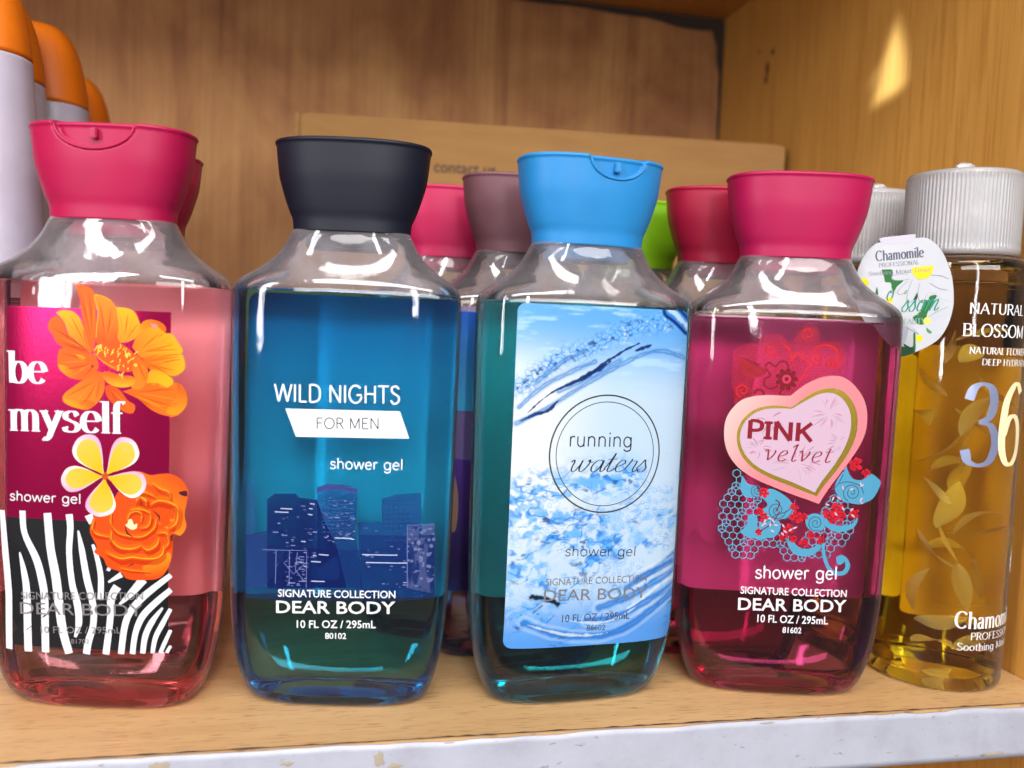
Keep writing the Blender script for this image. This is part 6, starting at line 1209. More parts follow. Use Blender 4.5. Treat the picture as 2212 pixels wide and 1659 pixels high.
["P",0,[.5,.012,.025],[[-11.94,59.49],[-12.26,60.3],[-11.9,60.7],[-11.43,60.45],[-11.44,59.58]],1],
["P",0,[.5,.012,.025],[[-11.66,59.68],[-11.04,60.27],[-10.54,60.08],[-10.59,59.54],[-11.39,59.24]],1],
["S",0,[.16,.004,.012],[.27],[[-12.46,59.13],[-12.45,59.44],[-12.34,59.71],[-12.15,59.91],[-11.92,60.01],[-11.67,60.02],[-11.46,59.94],[-11.3,59.79],[-11.21,59.61],[-11.19,59.42],[-11.24,59.26],[-11.34,59.14],[-11.47,59.07],[-11.6,59.06],[-11.7,59.1],[-11.77,59.17],[-11.8,59.26],[-11.79,59.33],[-11.76,59.38],[-11.71,59.4]],0],
["P",0,[.43,.012,.025],[[-.02,68.76],[.99,68.99],[1.41,68.47],[1.03,67.94],[0,68.13]],1],
["P",0,[.45,.012,.025],[[.16,68.4],[.81,67.56],[.54,66.97],[-.1,67.1],[-.39,68.12]],1],
["P",0,[.48,.012,.025],[[-.36,68.11],[-1.33,67.77],[-1.8,68.23],[-1.48,68.8],[-.45,68.73]],1],
["P",0,[.48,.012,.025],[[-.56,68.36],[-1.44,68.93],[-1.38,69.59],[-.74,69.68],[-.14,68.81]],1],
["P",0,[.5,.012,.025],[[-.5,68.66],[-.66,69.71],[-.13,70.08],[.36,69.64],[.11,68.62]],1],
["P",0,[.51,.012,.025],[[-.07,68.79],[.89,69.16],[1.38,68.72],[1.08,68.13],[.05,68.17]],1],
["S",0,[.16,.004,.012],[.27],[[-.03,69.47],[.3,69.29],[.53,69.01],[.63,68.68],[.62,68.36],[.49,68.09],[.29,67.9],[.05,67.8],[-.19,67.81],[-.4,67.9],[-.55,68.05],[-.63,68.23],[-.63,68.4],[-.57,68.55],[-.47,68.64],[-.35,68.68],[-.25,68.67],[-.18,68.62],[-.14,68.55],[-.15,68.49]],0],
["P",0,[.46,.012,.025],[[.98,65.52],[2.47,65.75],[3.02,64.96],[2.42,64.23],[.95,64.61]],1],
["P",0,[.47,.012,.025],[[1.21,65.06],[2.24,63.91],[1.91,63.02],[.97,63.14],[.44,64.59]],1],
["P",0,[.43,.012,.025],[[.54,64.56],[-.77,63.82],[-1.56,64.38],[-1.24,65.28],[.26,65.43]],1],
["P",0,[.46,.012,.025],[[.33,64.67],[-1.17,64.58],[-1.65,65.42],[-.99,66.09],[.44,65.57]],1],
["P",0,[.5,.012,.025],[[.16,65.21],[-.63,66.54],[-.12,67.35],[.78,67.03],[1,65.5]],1],
["P",0,[.48,.012,.025],[[.57,65.62],[1.44,66.86],[2.37,66.7],[2.47,65.74],[1.19,64.94]],1],
["S",0,[.16,.004,.012],[.27],[[-.77,64.74],[-.73,65.28],[-.51,65.75],[-.16,66.08],[.27,66.24],[.71,66.23],[1.08,66.06],[1.36,65.79],[1.5,65.45],[1.51,65.12],[1.4,64.83],[1.22,64.63],[.99,64.53],[.76,64.53],[.58,64.61],[.46,64.74],[.41,64.89],[.43,65.02],[.5,65.1],[.58,65.13]],0],
["P",0,[.51,.012,.025],[[-1.34,61.07],[-.18,60.65],[-.07,59.88],[-.78,59.59],[-1.71,60.43]],1],
["P",0,[.43,.012,.025],[[-1.47,60.51],[-1.66,59.28],[-2.39,59.06],[-2.8,59.73],[-2.15,60.79]],1],
["P",0,[.45,.012,.025],[[-1.86,60.45],[-2.96,59.91],[-3.57,60.39],[-3.28,61.11],[-2.05,61.18]],1],
["P",0,[.46,.012,.025],[[-1.98,60.51],[-3.19,60.33],[-3.64,60.98],[-3.15,61.57],[-1.95,61.26]],1],
["P",0,[.52,.012,.025],[[-2.11,61.09],[-2.45,62.3],[-1.88,62.82],[-1.24,62.38],[-1.38,61.14]],1],
["P",0,[.42,.012,.025],[[-1.8,61.31],[-1.08,62.31],[-.32,62.16],[-.26,61.38],[-1.31,60.75]],1],
["S",0,[.16,.004,.012],[.27],[[-1.28,62.02],[-.94,61.72],[-.74,61.34],[-.7,60.94],[-.79,60.57],[-1,60.29],[-1.28,60.12],[-1.59,60.07],[-1.87,60.14],[-2.09,60.29],[-2.23,60.5],[-2.27,60.73],[-2.23,60.93],[-2.12,61.08],[-1.99,61.17],[-1.85,61.18],[-1.73,61.14],[-1.66,61.07],[-1.63,60.98],[-1.65,60.91]],0],
["P",0,[.47,.012,.025],[[-3.01,58.37],[-1.98,58.51],[-1.61,57.96],[-2.03,57.46],[-3.04,57.74]],1],
["P",0,[.47,.012,.025],[[-2.98,57.79],[-3.04,56.73],[-3.64,56.48],[-4.04,57.02],[-3.57,57.96]],1],
["P",0,[.5,.012,.025],[[-3.19,57.69],[-3.87,56.9],[-4.5,57.07],[-4.5,57.74],[-3.57,58.2]],1],
["P",0,[.48,.012,.025],[[-3.41,57.75],[-4.42,57.51],[-4.84,58.03],[-4.46,58.56],[-3.44,58.38]],1],
["P",0,[.52,.012,.025],[[-3.56,58.22],[-3.95,59.21],[-3.51,59.7],[-2.93,59.38],[-2.95,58.32]],1],
["P",0,[.43,.012,.025],[[-3.13,58.43],[-2.22,58.93],[-1.68,58.55],[-1.91,57.92],[-2.94,57.83]],1],
["S",0,[.16,.004,.012],[.27],[[-2.74,57.13],[-3.1,57.07],[-3.45,57.15],[-3.73,57.35],[-3.91,57.61],[-3.98,57.91],[-3.94,58.19],[-3.81,58.42],[-3.62,58.57],[-3.4,58.63],[-3.2,58.6],[-3.03,58.51],[-2.92,58.37],[-2.88,58.22],[-2.9,58.08],[-2.97,57.97],[-3.05,57.92],[-3.14,57.91],[-3.21,57.95],[-3.24,58]],0],
["P",0,[.49,.012,.025],[[4.21,56.56],[5.23,56.34],[5.41,55.7],[4.84,55.38],[3.98,55.98]],1],
["P",0,[.46,.012,.025],[[4.26,56.23],[4.72,55.27],[4.32,54.75],[3.72,55.02],[3.66,56.08]],1],
["P",0,[.52,.012,.025],[[3.77,56.01],[2.81,55.62],[2.32,56.07],[2.61,56.66],[3.65,56.63]],1],
["P",0,[.51,.012,.025],[[3.62,56.13],[2.59,56.3],[2.38,56.94],[2.93,57.29],[3.82,56.72]],1],
["P",0,[.43,.012,.025],[[3.56,56.48],[3.1,57.44],[3.49,57.96],[4.09,57.69],[4.16,56.63]],1],
["P",0,[.49,.012,.025],[[3.9,56.73],[4.64,57.47],[5.25,57.24],[5.21,56.58],[4.24,56.2]],1],
["S",0,[.16,.004,.012],[.27],[[4.47,57.22],[4.7,56.92],[4.81,56.57],[4.78,56.23],[4.64,55.95],[4.42,55.74],[4.16,55.65],[3.89,55.66],[3.67,55.77],[3.51,55.93],[3.43,56.13],[3.43,56.33],[3.5,56.49],[3.61,56.59],[3.74,56.64],[3.86,56.63],[3.95,56.58],[4,56.5],[4.01,56.43],[3.98,56.37]],0],
["P",0,[.5,.012,.025],[[9.84,57.67],[10.57,57.03],[10.43,56.44],[9.84,56.45],[9.4,57.32]],1],
["P",0,[.49,.012,.025],[[9.76,57.4],[9.79,56.44],[9.26,56.17],[8.86,56.62],[9.2,57.51]],1],
["P",0,[.5,.012,.025],[[9.46,57.3],[8.68,56.77],[8.16,57.07],[8.31,57.65],[9.23,57.83]],1],
["P",0,[.46,.012,.025],[[9.18,57.62],[8.46,58.26],[8.6,58.84],[9.2,58.83],[9.62,57.96]],1],
["P",0,[.44,.012,.025],[[9.18,57.67],[8.56,58.42],[8.79,58.97],[9.38,58.86],[9.67,57.94]],1],
["P",0,[.46,.012,.025],[[9.4,57.97],[9.84,58.81],[10.43,58.79],[10.57,58.2],[9.84,57.6]],1],
["S",0,[.16,.004,.012],[.27],[[9.59,58.59],[9.9,58.45],[10.13,58.21],[10.25,57.93],[10.26,57.63],[10.17,57.37],[10.01,57.18],[9.79,57.07],[9.57,57.06],[9.38,57.13],[9.23,57.25],[9.15,57.41],[9.13,57.57],[9.17,57.7],[9.26,57.8],[9.36,57.84],[9.45,57.84],[9.52,57.8],[9.56,57.74],[9.56,57.68]],0],
["P",0,[.46,.012,.025],[[11.47,67.29],[12.68,67.52],[13.15,66.89],[12.69,66.28],[11.48,66.55]],1],
["P",0,[.45,.012,.025],[[11.54,66.6],[11.52,65.35],[10.82,65.04],[10.33,65.65],[10.83,66.78]],1],
["P",0,[.44,.012,.025],[[11.44,66.53],[11.05,65.35],[10.29,65.26],[9.99,65.99],[10.8,66.91]],1],
["P",0,[.5,.012,.025],[[11,66.56],[9.79,66.37],[9.33,67],[9.81,67.6],[11.01,67.3]],1],
["P",0,[.44,.012,.025],[[10.81,67],[10.09,68.03],[10.46,68.71],[11.2,68.51],[11.48,67.29]],1],
["P",0,[.5,.012,.025],[[11.35,67.35],[12.44,67.92],[13.07,67.45],[12.8,66.73],[11.57,66.63]],1],
["S",0,[.16,.004,.012],[.27],[[10.09,67.35],[10.35,67.7],[10.71,67.91],[11.1,67.97],[11.46,67.88],[11.76,67.68],[11.95,67.4],[12.02,67.09],[11.97,66.8],[11.83,66.57],[11.64,66.43],[11.42,66.38],[11.22,66.41],[11.06,66.52],[10.97,66.65],[10.94,66.8],[10.97,66.92],[11.04,66.99],[11.13,67.02],[11.2,67]],0],
["P",0,[.43,.012,.025],[[15.06,68.49],[16.36,67.46],[16.17,66.47],[15.15,66.43],[14.34,67.87]],1],
["P",0,[.48,.012,.025],[[14.83,67.94],[14.55,66.34],[13.58,66.08],[13.06,66.97],[13.93,68.32]],1],
["P",0,[.5,.012,.025],[[14.63,67.85],[13.77,66.49],[12.77,66.62],[12.61,67.64],[13.93,68.54]],1],
["P",0,[.52,.012,.025],[[13.97,68.2],[12.48,68.87],[12.41,69.89],[13.37,70.19],[14.51,68.99]],1],
["P",0,[.48,.012,.025],[[13.92,68.48],[12.9,69.78],[13.32,70.7],[14.32,70.49],[14.78,68.91]],1],
["P",0,[.49,.012,.025],[[14.45,68.99],[15.53,70.18],[16.51,69.88],[16.5,68.86],[15.03,68.2]],1],
["S",0,[.16,.004,.012],[.27],[[14.79,66.82],[14.22,66.92],[13.74,67.2],[13.41,67.61],[13.26,68.09],[13.29,68.56],[13.48,68.95],[13.78,69.22],[14.13,69.34],[14.49,69.32],[14.78,69.18],[14.99,68.96],[15.08,68.71],[15.07,68.46],[14.98,68.27],[14.84,68.15],[14.68,68.12],[14.55,68.15],[14.46,68.23],[14.44,68.32]],0],
["P",0,[.47,.012,.025],[[16.21,66.44],[17.33,66.67],[17.79,66.1],[17.37,65.53],[16.23,65.75]],1],
["P",0,[.51,.012,.025],[[16.38,65.95],[16.86,64.88],[16.41,64.33],[15.75,64.66],[15.72,65.81]],1],
["P",0,[.46,.012,.025],[[16.04,65.69],[15.28,64.84],[14.59,65.04],[14.59,65.77],[15.62,66.24]],1],
["P",0,[.47,.012,.025],[[15.63,65.93],[14.56,66.38],[14.5,67.1],[15.17,67.33],[16,66.5]],1],
["P",0,[.5,.012,.025],[[15.76,66.43],[15.96,67.56],[16.65,67.75],[17.02,67.12],[16.4,66.16]],1],
["P",0,[.44,.012,.025],[[15.98,66.5],[16.77,67.32],[17.46,67.09],[17.43,66.37],[16.38,65.93]],1],
["S",0,[.16,.004,.012],[.27],[[14.96,66.59],[15.24,66.88],[15.58,67.05],[15.95,67.07],[16.29,66.96],[16.55,66.74],[16.7,66.47],[16.74,66.18],[16.68,65.92],[16.53,65.72],[16.33,65.61],[16.13,65.58],[15.94,65.63],[15.81,65.74],[15.73,65.87],[15.72,66],[15.76,66.11],[15.83,66.18],[15.9,66.19],[15.97,66.17]],0],
["P",0,[.5,.012,.025],[[20.41,84.35],[21.88,83.54],[21.86,82.53],[20.84,82.34],[19.79,83.62]],1],
["P",0,[.44,.012,.025],[[20.18,83.71],[19.85,82.13],[18.85,81.91],[18.35,82.81],[19.28,84.11]],1],
["P",0,[.46,.012,.025],[[19.92,83.62],[18.89,82.4],[17.89,82.65],[17.85,83.67],[19.3,84.38]],1],
["P",0,[.46,.012,.025],[[19.43,83.82],[17.79,83.95],[17.38,84.9],[18.19,85.49],[19.67,84.74]],1],
["P",0,[.47,.012,.025],[[19.33,84.46],[18.82,86.02],[19.56,86.7],[20.44,86.15],[20.3,84.54]],1],
["P",0,[.43,.012,.025],[[19.69,84.75],[20.51,86.12],[21.55,86.02],[21.75,85.02],[20.43,84.09]],1],
["S",0,[.16,.004,.012],[.27],[[19.57,82.62],[19.06,82.91],[18.69,83.34],[18.52,83.84],[18.55,84.33],[18.74,84.75],[19.06,85.04],[19.45,85.18],[19.83,85.17],[20.16,85.02],[20.4,84.79],[20.52,84.51],[20.52,84.24],[20.43,84.02],[20.27,83.88],[20.09,83.83],[19.93,83.85],[19.81,83.93],[19.75,84.03],[19.76,84.12]],0],
["P",0,[.45,.012,.025],[[23.77,81.53],[24.87,81.62],[25.26,81.05],[24.8,80.58],[23.72,80.91]],1],
["P",0,[.48,.012,.025],[[23.84,81],[23.97,79.95],[23.39,79.62],[22.88,80.09],[23.19,81.09]],1],
["P",0,[.48,.012,.025],[[23.37,80.92],[22.33,80.64],[21.85,81.12],[22.2,81.67],[23.29,81.54]],1],
["P",0,[.48,.012,.025],[[23.2,81.08],[22.15,81.41],[22.03,82.06],[22.65,82.31],[23.5,81.62]],1],
["P",0,[.48,.012,.025],[[23.24,81.5],[23.17,82.55],[23.76,82.85],[24.25,82.36],[23.89,81.39]],1],
["P",0,[.48,.012,.025],[[23.55,81.62],[24.38,82.28],[25.02,82],[24.93,81.35],[23.88,81.06]],1],
["S",0,[.16,.004,.012],[.27],[[23.03,80.35],[22.76,80.63],[22.62,80.97],[22.61,81.31],[22.73,81.6],[22.94,81.81],[23.21,81.92],[23.48,81.93],[23.73,81.84],[23.91,81.68],[24.01,81.49],[24.03,81.3],[23.98,81.14],[23.87,81.02],[23.74,80.97],[23.61,80.97],[23.51,81.02],[23.45,81.09],[23.44,81.17],[23.46,81.22]],0],
["P",0,[.48,.012,.025],[[20.79,67.36],[21.91,66.7],[21.87,65.92],[21.08,65.8],[20.3,66.82]],1],
["P",0,[.44,.012,.025],[[20.79,67.11],[21.38,65.98],[20.91,65.37],[20.17,65.68],[20.06,66.94]],1],
["P",0,[.45,.012,.025],[[20.56,66.85],[20.16,65.69],[19.37,65.61],[19.07,66.35],[19.91,67.25]],1],
["P",0,[.44,.012,.025],[[20.14,66.88],[18.91,66.61],[18.4,67.22],[18.84,67.85],[20.09,67.62]],1],
["P",0,[.45,.012,.025],[[19.91,67.29],[19.06,68.25],[19.36,68.97],[20.14,68.84],[20.56,67.64]],1],
["P",0,[.48,.012,.025],[[20.27,67.69],[20.99,68.69],[21.78,68.54],[21.87,67.76],[20.8,67.14]],1],
["S",0,[.16,.004,.012],[.27],[[20.19,68.49],[20.64,68.39],[21.01,68.14],[21.25,67.81],[21.35,67.44],[21.3,67.08],[21.14,66.8],[20.89,66.61],[20.6,66.53],[20.33,66.57],[20.1,66.69],[19.95,66.87],[19.88,67.07],[19.9,67.25],[19.98,67.39],[20.1,67.48],[20.22,67.5],[20.33,67.46],[20.39,67.4],[20.41,67.33]],0],
["P",0,[.44,.012,.025],[[13.38,65.11],[14.36,64.71],[14.43,64.05],[13.81,63.84],[13.05,64.58]],1],
["P",0,[.49,.012,.025],[[13.28,64.66],[13.18,63.61],[12.56,63.4],[12.19,63.95],[12.69,64.87]],1],
["P",0,[.48,.012,.025],[[13.06,64.58],[12.35,63.83],[11.72,64.04],[11.75,64.7],[12.7,65.11]],1],
["P",0,[.44,.012,.025],[[12.73,64.77],[11.72,65.05],[11.58,65.7],[12.16,65.98],[13,65.33]],1],
["P",0,[.52,.012,.025],[[12.75,65.18],[12.59,66.23],[13.13,66.6],[13.62,66.15],[13.37,65.13]],1],
["P",0,[.44,.012,.025],[[13.13,65.32],[14.02,65.84],[14.58,65.47],[14.38,64.85],[13.34,64.72]],1],
["S",0,[.16,.004,.012],[.27],[[13.87,64.3],[13.56,64.1],[13.22,64.02],[12.88,64.08],[12.61,64.25],[12.42,64.5],[12.34,64.77],[12.37,65.04],[12.48,65.26],[12.66,65.4],[12.85,65.46],[13.04,65.44],[13.2,65.36],[13.3,65.23],[13.34,65.1],[13.32,64.98],[13.26,64.89],[13.19,64.85],[13.11,64.85],[13.06,64.89]],0],
["P",0,[.51,.012,.025],[[6.39,59.23],[7.14,58.62],[7.02,58.03],[6.43,58.01],[5.97,58.87]],1],
["P",0,[.5,.012,.025],[[6.31,58.96],[6.35,57.99],[5.83,57.71],[5.43,58.16],[5.76,59.06]],1],
["P",0,[.5,.012,.025],[[6.19,58.87],[5.83,57.99],[5.23,57.97],[5.05,58.55],[5.73,59.21]],1],
["P",0,[.44,.012,.025],[[5.85,58.93],[4.91,58.88],[4.61,59.41],[5.02,59.83],[5.92,59.5]],1],
["P",0,[.42,.012,.025],[[5.75,59.33],[5.4,60.23],[5.8,60.67],[6.32,60.38],[6.31,59.42]],1],
["P",0,[.44,.012,.025],[[6.16,59.51],[7.01,59.93],[7.48,59.56],[7.26,59],[6.31,58.96]],1],
["S",0,[.16,.004,.012],[.27],[[5.75,60.1],[6.09,60.1],[6.39,59.98],[6.61,59.77],[6.74,59.5],[6.77,59.22],[6.69,58.98],[6.55,58.79],[6.35,58.68],[6.15,58.66],[5.97,58.71],[5.83,58.82],[5.75,58.96],[5.73,59.11],[5.77,59.23],[5.84,59.31],[5.93,59.35],[6.01,59.34],[6.06,59.3],[6.09,59.25]],0],
["P",0,[.5,.012,.025],[[.42,57.68],[1.23,57.39],[1.3,56.85],[.81,56.65],[.17,57.24]],1],
["P",0,[.52,.012,.025],[[.4,57.37],[.56,56.51],[.14,56.19],[-.28,56.54],[-.1,57.39]],1],
["P",0,[.47,.012,.025],[[.2,57.24],[-.31,56.55],[-.83,56.66],[-.87,57.2],[-.14,57.63]],1],
["P",0,[.49,.012,.025],[[-.07,57.34],[-.92,57.43],[-1.12,57.93],[-.69,58.25],[.07,57.84]],1],
["P",0,[.5,.012,.025],[[-.14,57.64],[-.53,58.41],[-.22,58.85],[.27,58.64],[.35,57.77]],1],
["P",0,[.44,.012,.025],[[.02,57.82],[.31,58.64],[.84,58.69],[1.03,58.18],[.45,57.55]],1],
["S",0,[.16,.004,.012],[.27],[[-.55,57.09],[-.63,57.39],[-.6,57.68],[-.47,57.93],[-.27,58.09],[-.04,58.17],[.19,58.15],[.39,58.05],[.52,57.9],[.59,57.72],[.58,57.55],[.52,57.41],[.42,57.31],[.3,57.27],[.19,57.28],[.1,57.32],[.05,57.39],[.04,57.47],[.06,57.52],[.1,57.55]],0],
["P",0,[.44,.012,.025],[[3.22,65.49],[4.25,65.61],[4.61,65.06],[4.19,64.57],[3.18,64.86]],1],
["P",0,[.46,.012,.025],[[3.25,64.91],[3.2,63.85],[2.6,63.6],[2.2,64.13],[2.66,65.08]],1],
["P",0,[.5,.012,.025],[[3.12,64.83],[2.64,63.9],[1.99,63.92],[1.84,64.57],[2.64,65.23]],1],
["P",0,[.48,.012,.025],[[2.68,65.02],[1.69,65.36],[1.6,66.02],[2.19,66.27],[2.98,65.56]],1],
["P",0,[.49,.012,.025],[[2.77,65.48],[2.87,66.53],[3.48,66.75],[3.85,66.2],[3.36,65.28]],1],
["P",0,[.42,.012,.025],[[2.9,65.55],[3.42,66.46],[4.07,66.4],[4.19,65.75],[3.37,65.12]],1],
["S",0,[.16,.004,.012],[.27],[[1.98,65.3],[2.13,65.65],[2.38,65.9],[2.68,66.03],[3,66.03],[3.28,65.92],[3.49,65.73],[3.61,65.49],[3.63,65.24],[3.56,65.02],[3.43,64.86],[3.26,64.77],[3.09,64.76],[2.94,64.81],[2.84,64.91],[2.79,65.02],[2.79,65.13],[2.83,65.2],[2.89,65.24],[2.95,65.24]],0],
["S",0,[.16,.004,.012],[.34],[[-11.35,59.73],[-7.52,62.65],[-5.11,66.85]],1],
["S",0,[.16,.004,.012],[.34],[[-2.69,60.15],[-3.1,56.02]],1],
["S",0,[.16,.004,.012],[.34],[[11.4,59.43],[10.25,56.65]],1],
["S",0,[.16,.004,.012],[.34],[[10.46,73.68],[13.39,79.9],[15.93,82.03]],1],
["S",0,[.16,.004,.012],[.34],[[-6.69,70.86],[-5.28,69.57],[-6.44,66.79]],1],
["P",0,[.5,.36,.46],[[-3.6,60.43],[-2.68,60.26],[-2.1,59.51],[-3.02,59.67]],1],
["P",0,[.5,.36,.46],[[-4.32,59.72],[-3.46,59.36],[-3.04,58.5],[-3.9,58.86]],1],
["P",0,[.5,.36,.46],[[-7.86,62.94],[-7.65,62.01],[-8.09,61.18],[-8.31,62.11]],1],
["P",0,[.5,.36,.46],[[1.23,61.83],[.6,61.15],[-.33,61.09],[.31,61.77]],1],
["P",0,[.5,.36,.46],[[-4.15,62.67],[-3.34,62.19],[-3.04,61.28],[-3.85,61.77]],1],
["P",0,[.5,.36,.46],[[-7.92,60.37],[-6.99,60.24],[-6.38,59.51],[-7.31,59.64]],1],
["P",0,[.5,.36,.46],[[-9.54,64.07],[-9.61,63.12],[-10.28,62.48],[-10.21,63.42]],1],
["P",0,[.5,.36,.46],[[-7.61,64.18],[-6.84,63.64],[-6.62,62.71],[-7.39,63.26]],1],
["P",0,[.5,.36,.46],[[-9.83,62.42],[-10.29,61.6],[-11.17,61.32],[-10.71,62.14]],1],
["P",0,[.5,.36,.46],[[-7,62.05],[-6.12,62.36],[-5.26,61.98],[-6.14,61.67]],1],
["P",0,[.5,.36,.46],[[-9.13,64.29],[-8.24,64.54],[-7.41,64.11],[-8.3,63.86]],1],
["P",0,[.5,.36,.46],[[-.31,61.12],[-.82,60.34],[-1.72,60.1],[-1.21,60.89]],1],
["P",0,[.5,.36,.46],[[-9.1,62.65],[-9.79,62.02],[-10.72,62.03],[-10.03,62.66]],1],
["P",0,[.5,.36,.46],[[21.63,78.25],[22.23,77.48],[22.17,76.54],[21.57,77.31]],1],
["P",0,[.5,.36,.46],[[13.96,72.97],[14.86,72.69],[15.36,71.87],[14.45,72.16]],1],
["P",0,[.5,.36,.46],[[23.2,77.4],[22.6,76.68],[21.65,76.55],[22.24,77.27]],1],
["P",0,[.5,.36,.46],[[10.07,70.21],[10.99,70.29],[11.75,69.72],[10.82,69.64]],1],
["P",0,[.5,.36,.46],[[21.85,71.79],[22.73,71.34],[23.1,70.45],[22.22,70.9]],1],
["P",0,[.5,.36,.46],[[19.66,75.9],[19.01,75.23],[18.06,75.19],[18.71,75.85]],1],
["P",0,[.5,.36,.46],[[19.98,69.18],[19.63,68.31],[18.78,67.92],[19.12,68.78]],1],
["P",0,[.5,.36,.46],[[15.39,76.76],[16.1,76.12],[16.22,75.18],[15.51,75.82]],1],
["P",0,[.5,.36,.46],[[19.12,66.96],[20.06,66.76],[20.65,65.99],[19.71,66.19]],1],
["P",0,[.5,.36,.46],[[23.05,72.87],[22.73,71.99],[21.87,71.58],[22.19,72.46]],1],
["P",0,[.5,.36,.46],[[13.06,72.98],[13.04,72.04],[12.4,71.37],[12.42,72.31]],1],
["P",0,[.5,.36,.46],[[13.48,67.57],[14.27,67.04],[14.53,66.13],[13.73,66.65]],1],
["P",0,[.5,.36,.46],[[15.82,69.59],[16.59,69.01],[16.78,68.08],[16.02,68.66]],1],
["T",0,[.68,.68,.7],"av","shower gel",[-11.81,43.22],[15.48,44.1],4.52,None],
["T",0,[.68,.68,.7],"bfb","SIGNATURE COLLECTION",[-16.68,37.6],[19.68,38.01],2.55,None],
["T",0,[.68,.68,.7],"extb","DEAR BODY",[-17.19,31.8],[19.93,32.74],4.28,None],
["T",0,[.68,.68,.7],"bfb","10 FL OZ / 295mL",[-10.36,27.8],[13.9,28.15],2.8,None],
["T",0,[.68,.68,.7],"bfb","81602",[-1.49,24.39],[5.05,24.51],2.1,None],
]
ART['toner'] = [
["T",0,[.8,.8,.8],"ser","NATURAL",[-12.25,137.56],[9.35,137.56],3.63,None],
["T",0,[.8,.8,.8],"ser","BLOSSOM",[-13.91,129.6],[10.29,129.6],4.33,None],
["T",0,[.8,.8,.8],"ser","NATURAL FLOWER",[-11.29,123.44],[13.31,123.44],2.34,None],
["T",0,[.8,.8,.8],"ser","DEEP HYDRATION",[-6.92,119.54],[17.58,119.54],2.16,None],
["T",2,[.45,.5,.75],"dig","3",[-10.44,83.8],[.26,83.8],29,None],
["T",0,[.8,.7,.42],"dig","6",[2.96,84.2],[12.96,84.2],29,None],
["T",0,[.8,.8,.8],"ser","Chamomile",[-9.03,24.58],[21.47,24.58],6.01,None],
["T",0,[.8,.8,.8],"ser","PROFESSIONAL",[-3.52,20.4],[23.48,20.4],2.56,None],
["T",0,[.8,.8,.8],"ser","Soothing Moist Toner",[-7.89,16.43],[30.11,16.43],2.63,None],
["P",0,[.8,.8,.78],[[22.4,46.86],[25.65,46.24],[26.56,47.24],[25.65,48.24],[22.4,47.62]],1],
["P",0,[.8,.8,.78],[[22.41,47.59],[25.48,48.82],[25.7,50.16],[24.39,50.51],[22,48.23]],1],
["P",0,[.8,.8,.78],[[22.03,48.21],[23.94,50.91],[23.41,52.15],[22.11,51.74],[21.33,48.53]],1],
["P",0,[.8,.8,.78],[[21.36,48.52],[21.52,51.83],[20.39,52.59],[19.53,51.54],[20.6,48.41]],1],
["P",0,[.8,.8,.78],[[20.64,48.43],[18.98,51.29],[17.63,51.32],[17.46,49.98],[20.06,47.93]],1],
["P",0,[.8,.8,.78],[[20.08,47.96],[17.14,49.47],[15.98,48.77],[16.57,47.55],[19.86,47.22]],1],
["P",0,[.8,.8,.78],[[19.86,47.26],[16.57,46.94],[15.98,45.72],[17.13,45.02],[20.08,46.52]],1],
["P",0,[.8,.8,.78],[[20.06,46.55],[17.46,44.51],[17.62,43.16],[18.97,43.19],[20.64,46.05]],1],
["P",0,[.8,.8,.78],[[20.6,46.07],[19.52,42.94],[20.38,41.9],[21.51,42.65],[21.36,45.96]],1],
["P",0,[.8,.8,.78],[[21.32,45.95],[22.1,42.74],[23.39,42.32],[23.93,43.57],[22.02,46.27]],1],
["P",0,[.8,.8,.78],[[22,46.24],[24.39,43.96],[25.7,44.31],[25.48,45.65],[22.41,46.89]],1],
["P",0,[.75,.5,.02],[[22.66,47.24],[22.37,48.13],[21.61,48.67],[20.68,48.66],[19.93,48.1],[19.66,47.2],[19.97,46.32],[20.75,45.8],[21.68,45.83],[22.41,46.41]],1],
["P",0,[.1,.2,.03],[[15.66,51.24],[17.16,54.24],[19.16,56.24],[17.66,56.74],[15.66,55.24]],1],
["P",0,[.1,.2,.03],[[21.66,54.24],[23.16,57.24],[25.16,59.24],[23.66,59.74],[21.66,58.24]],1],
]
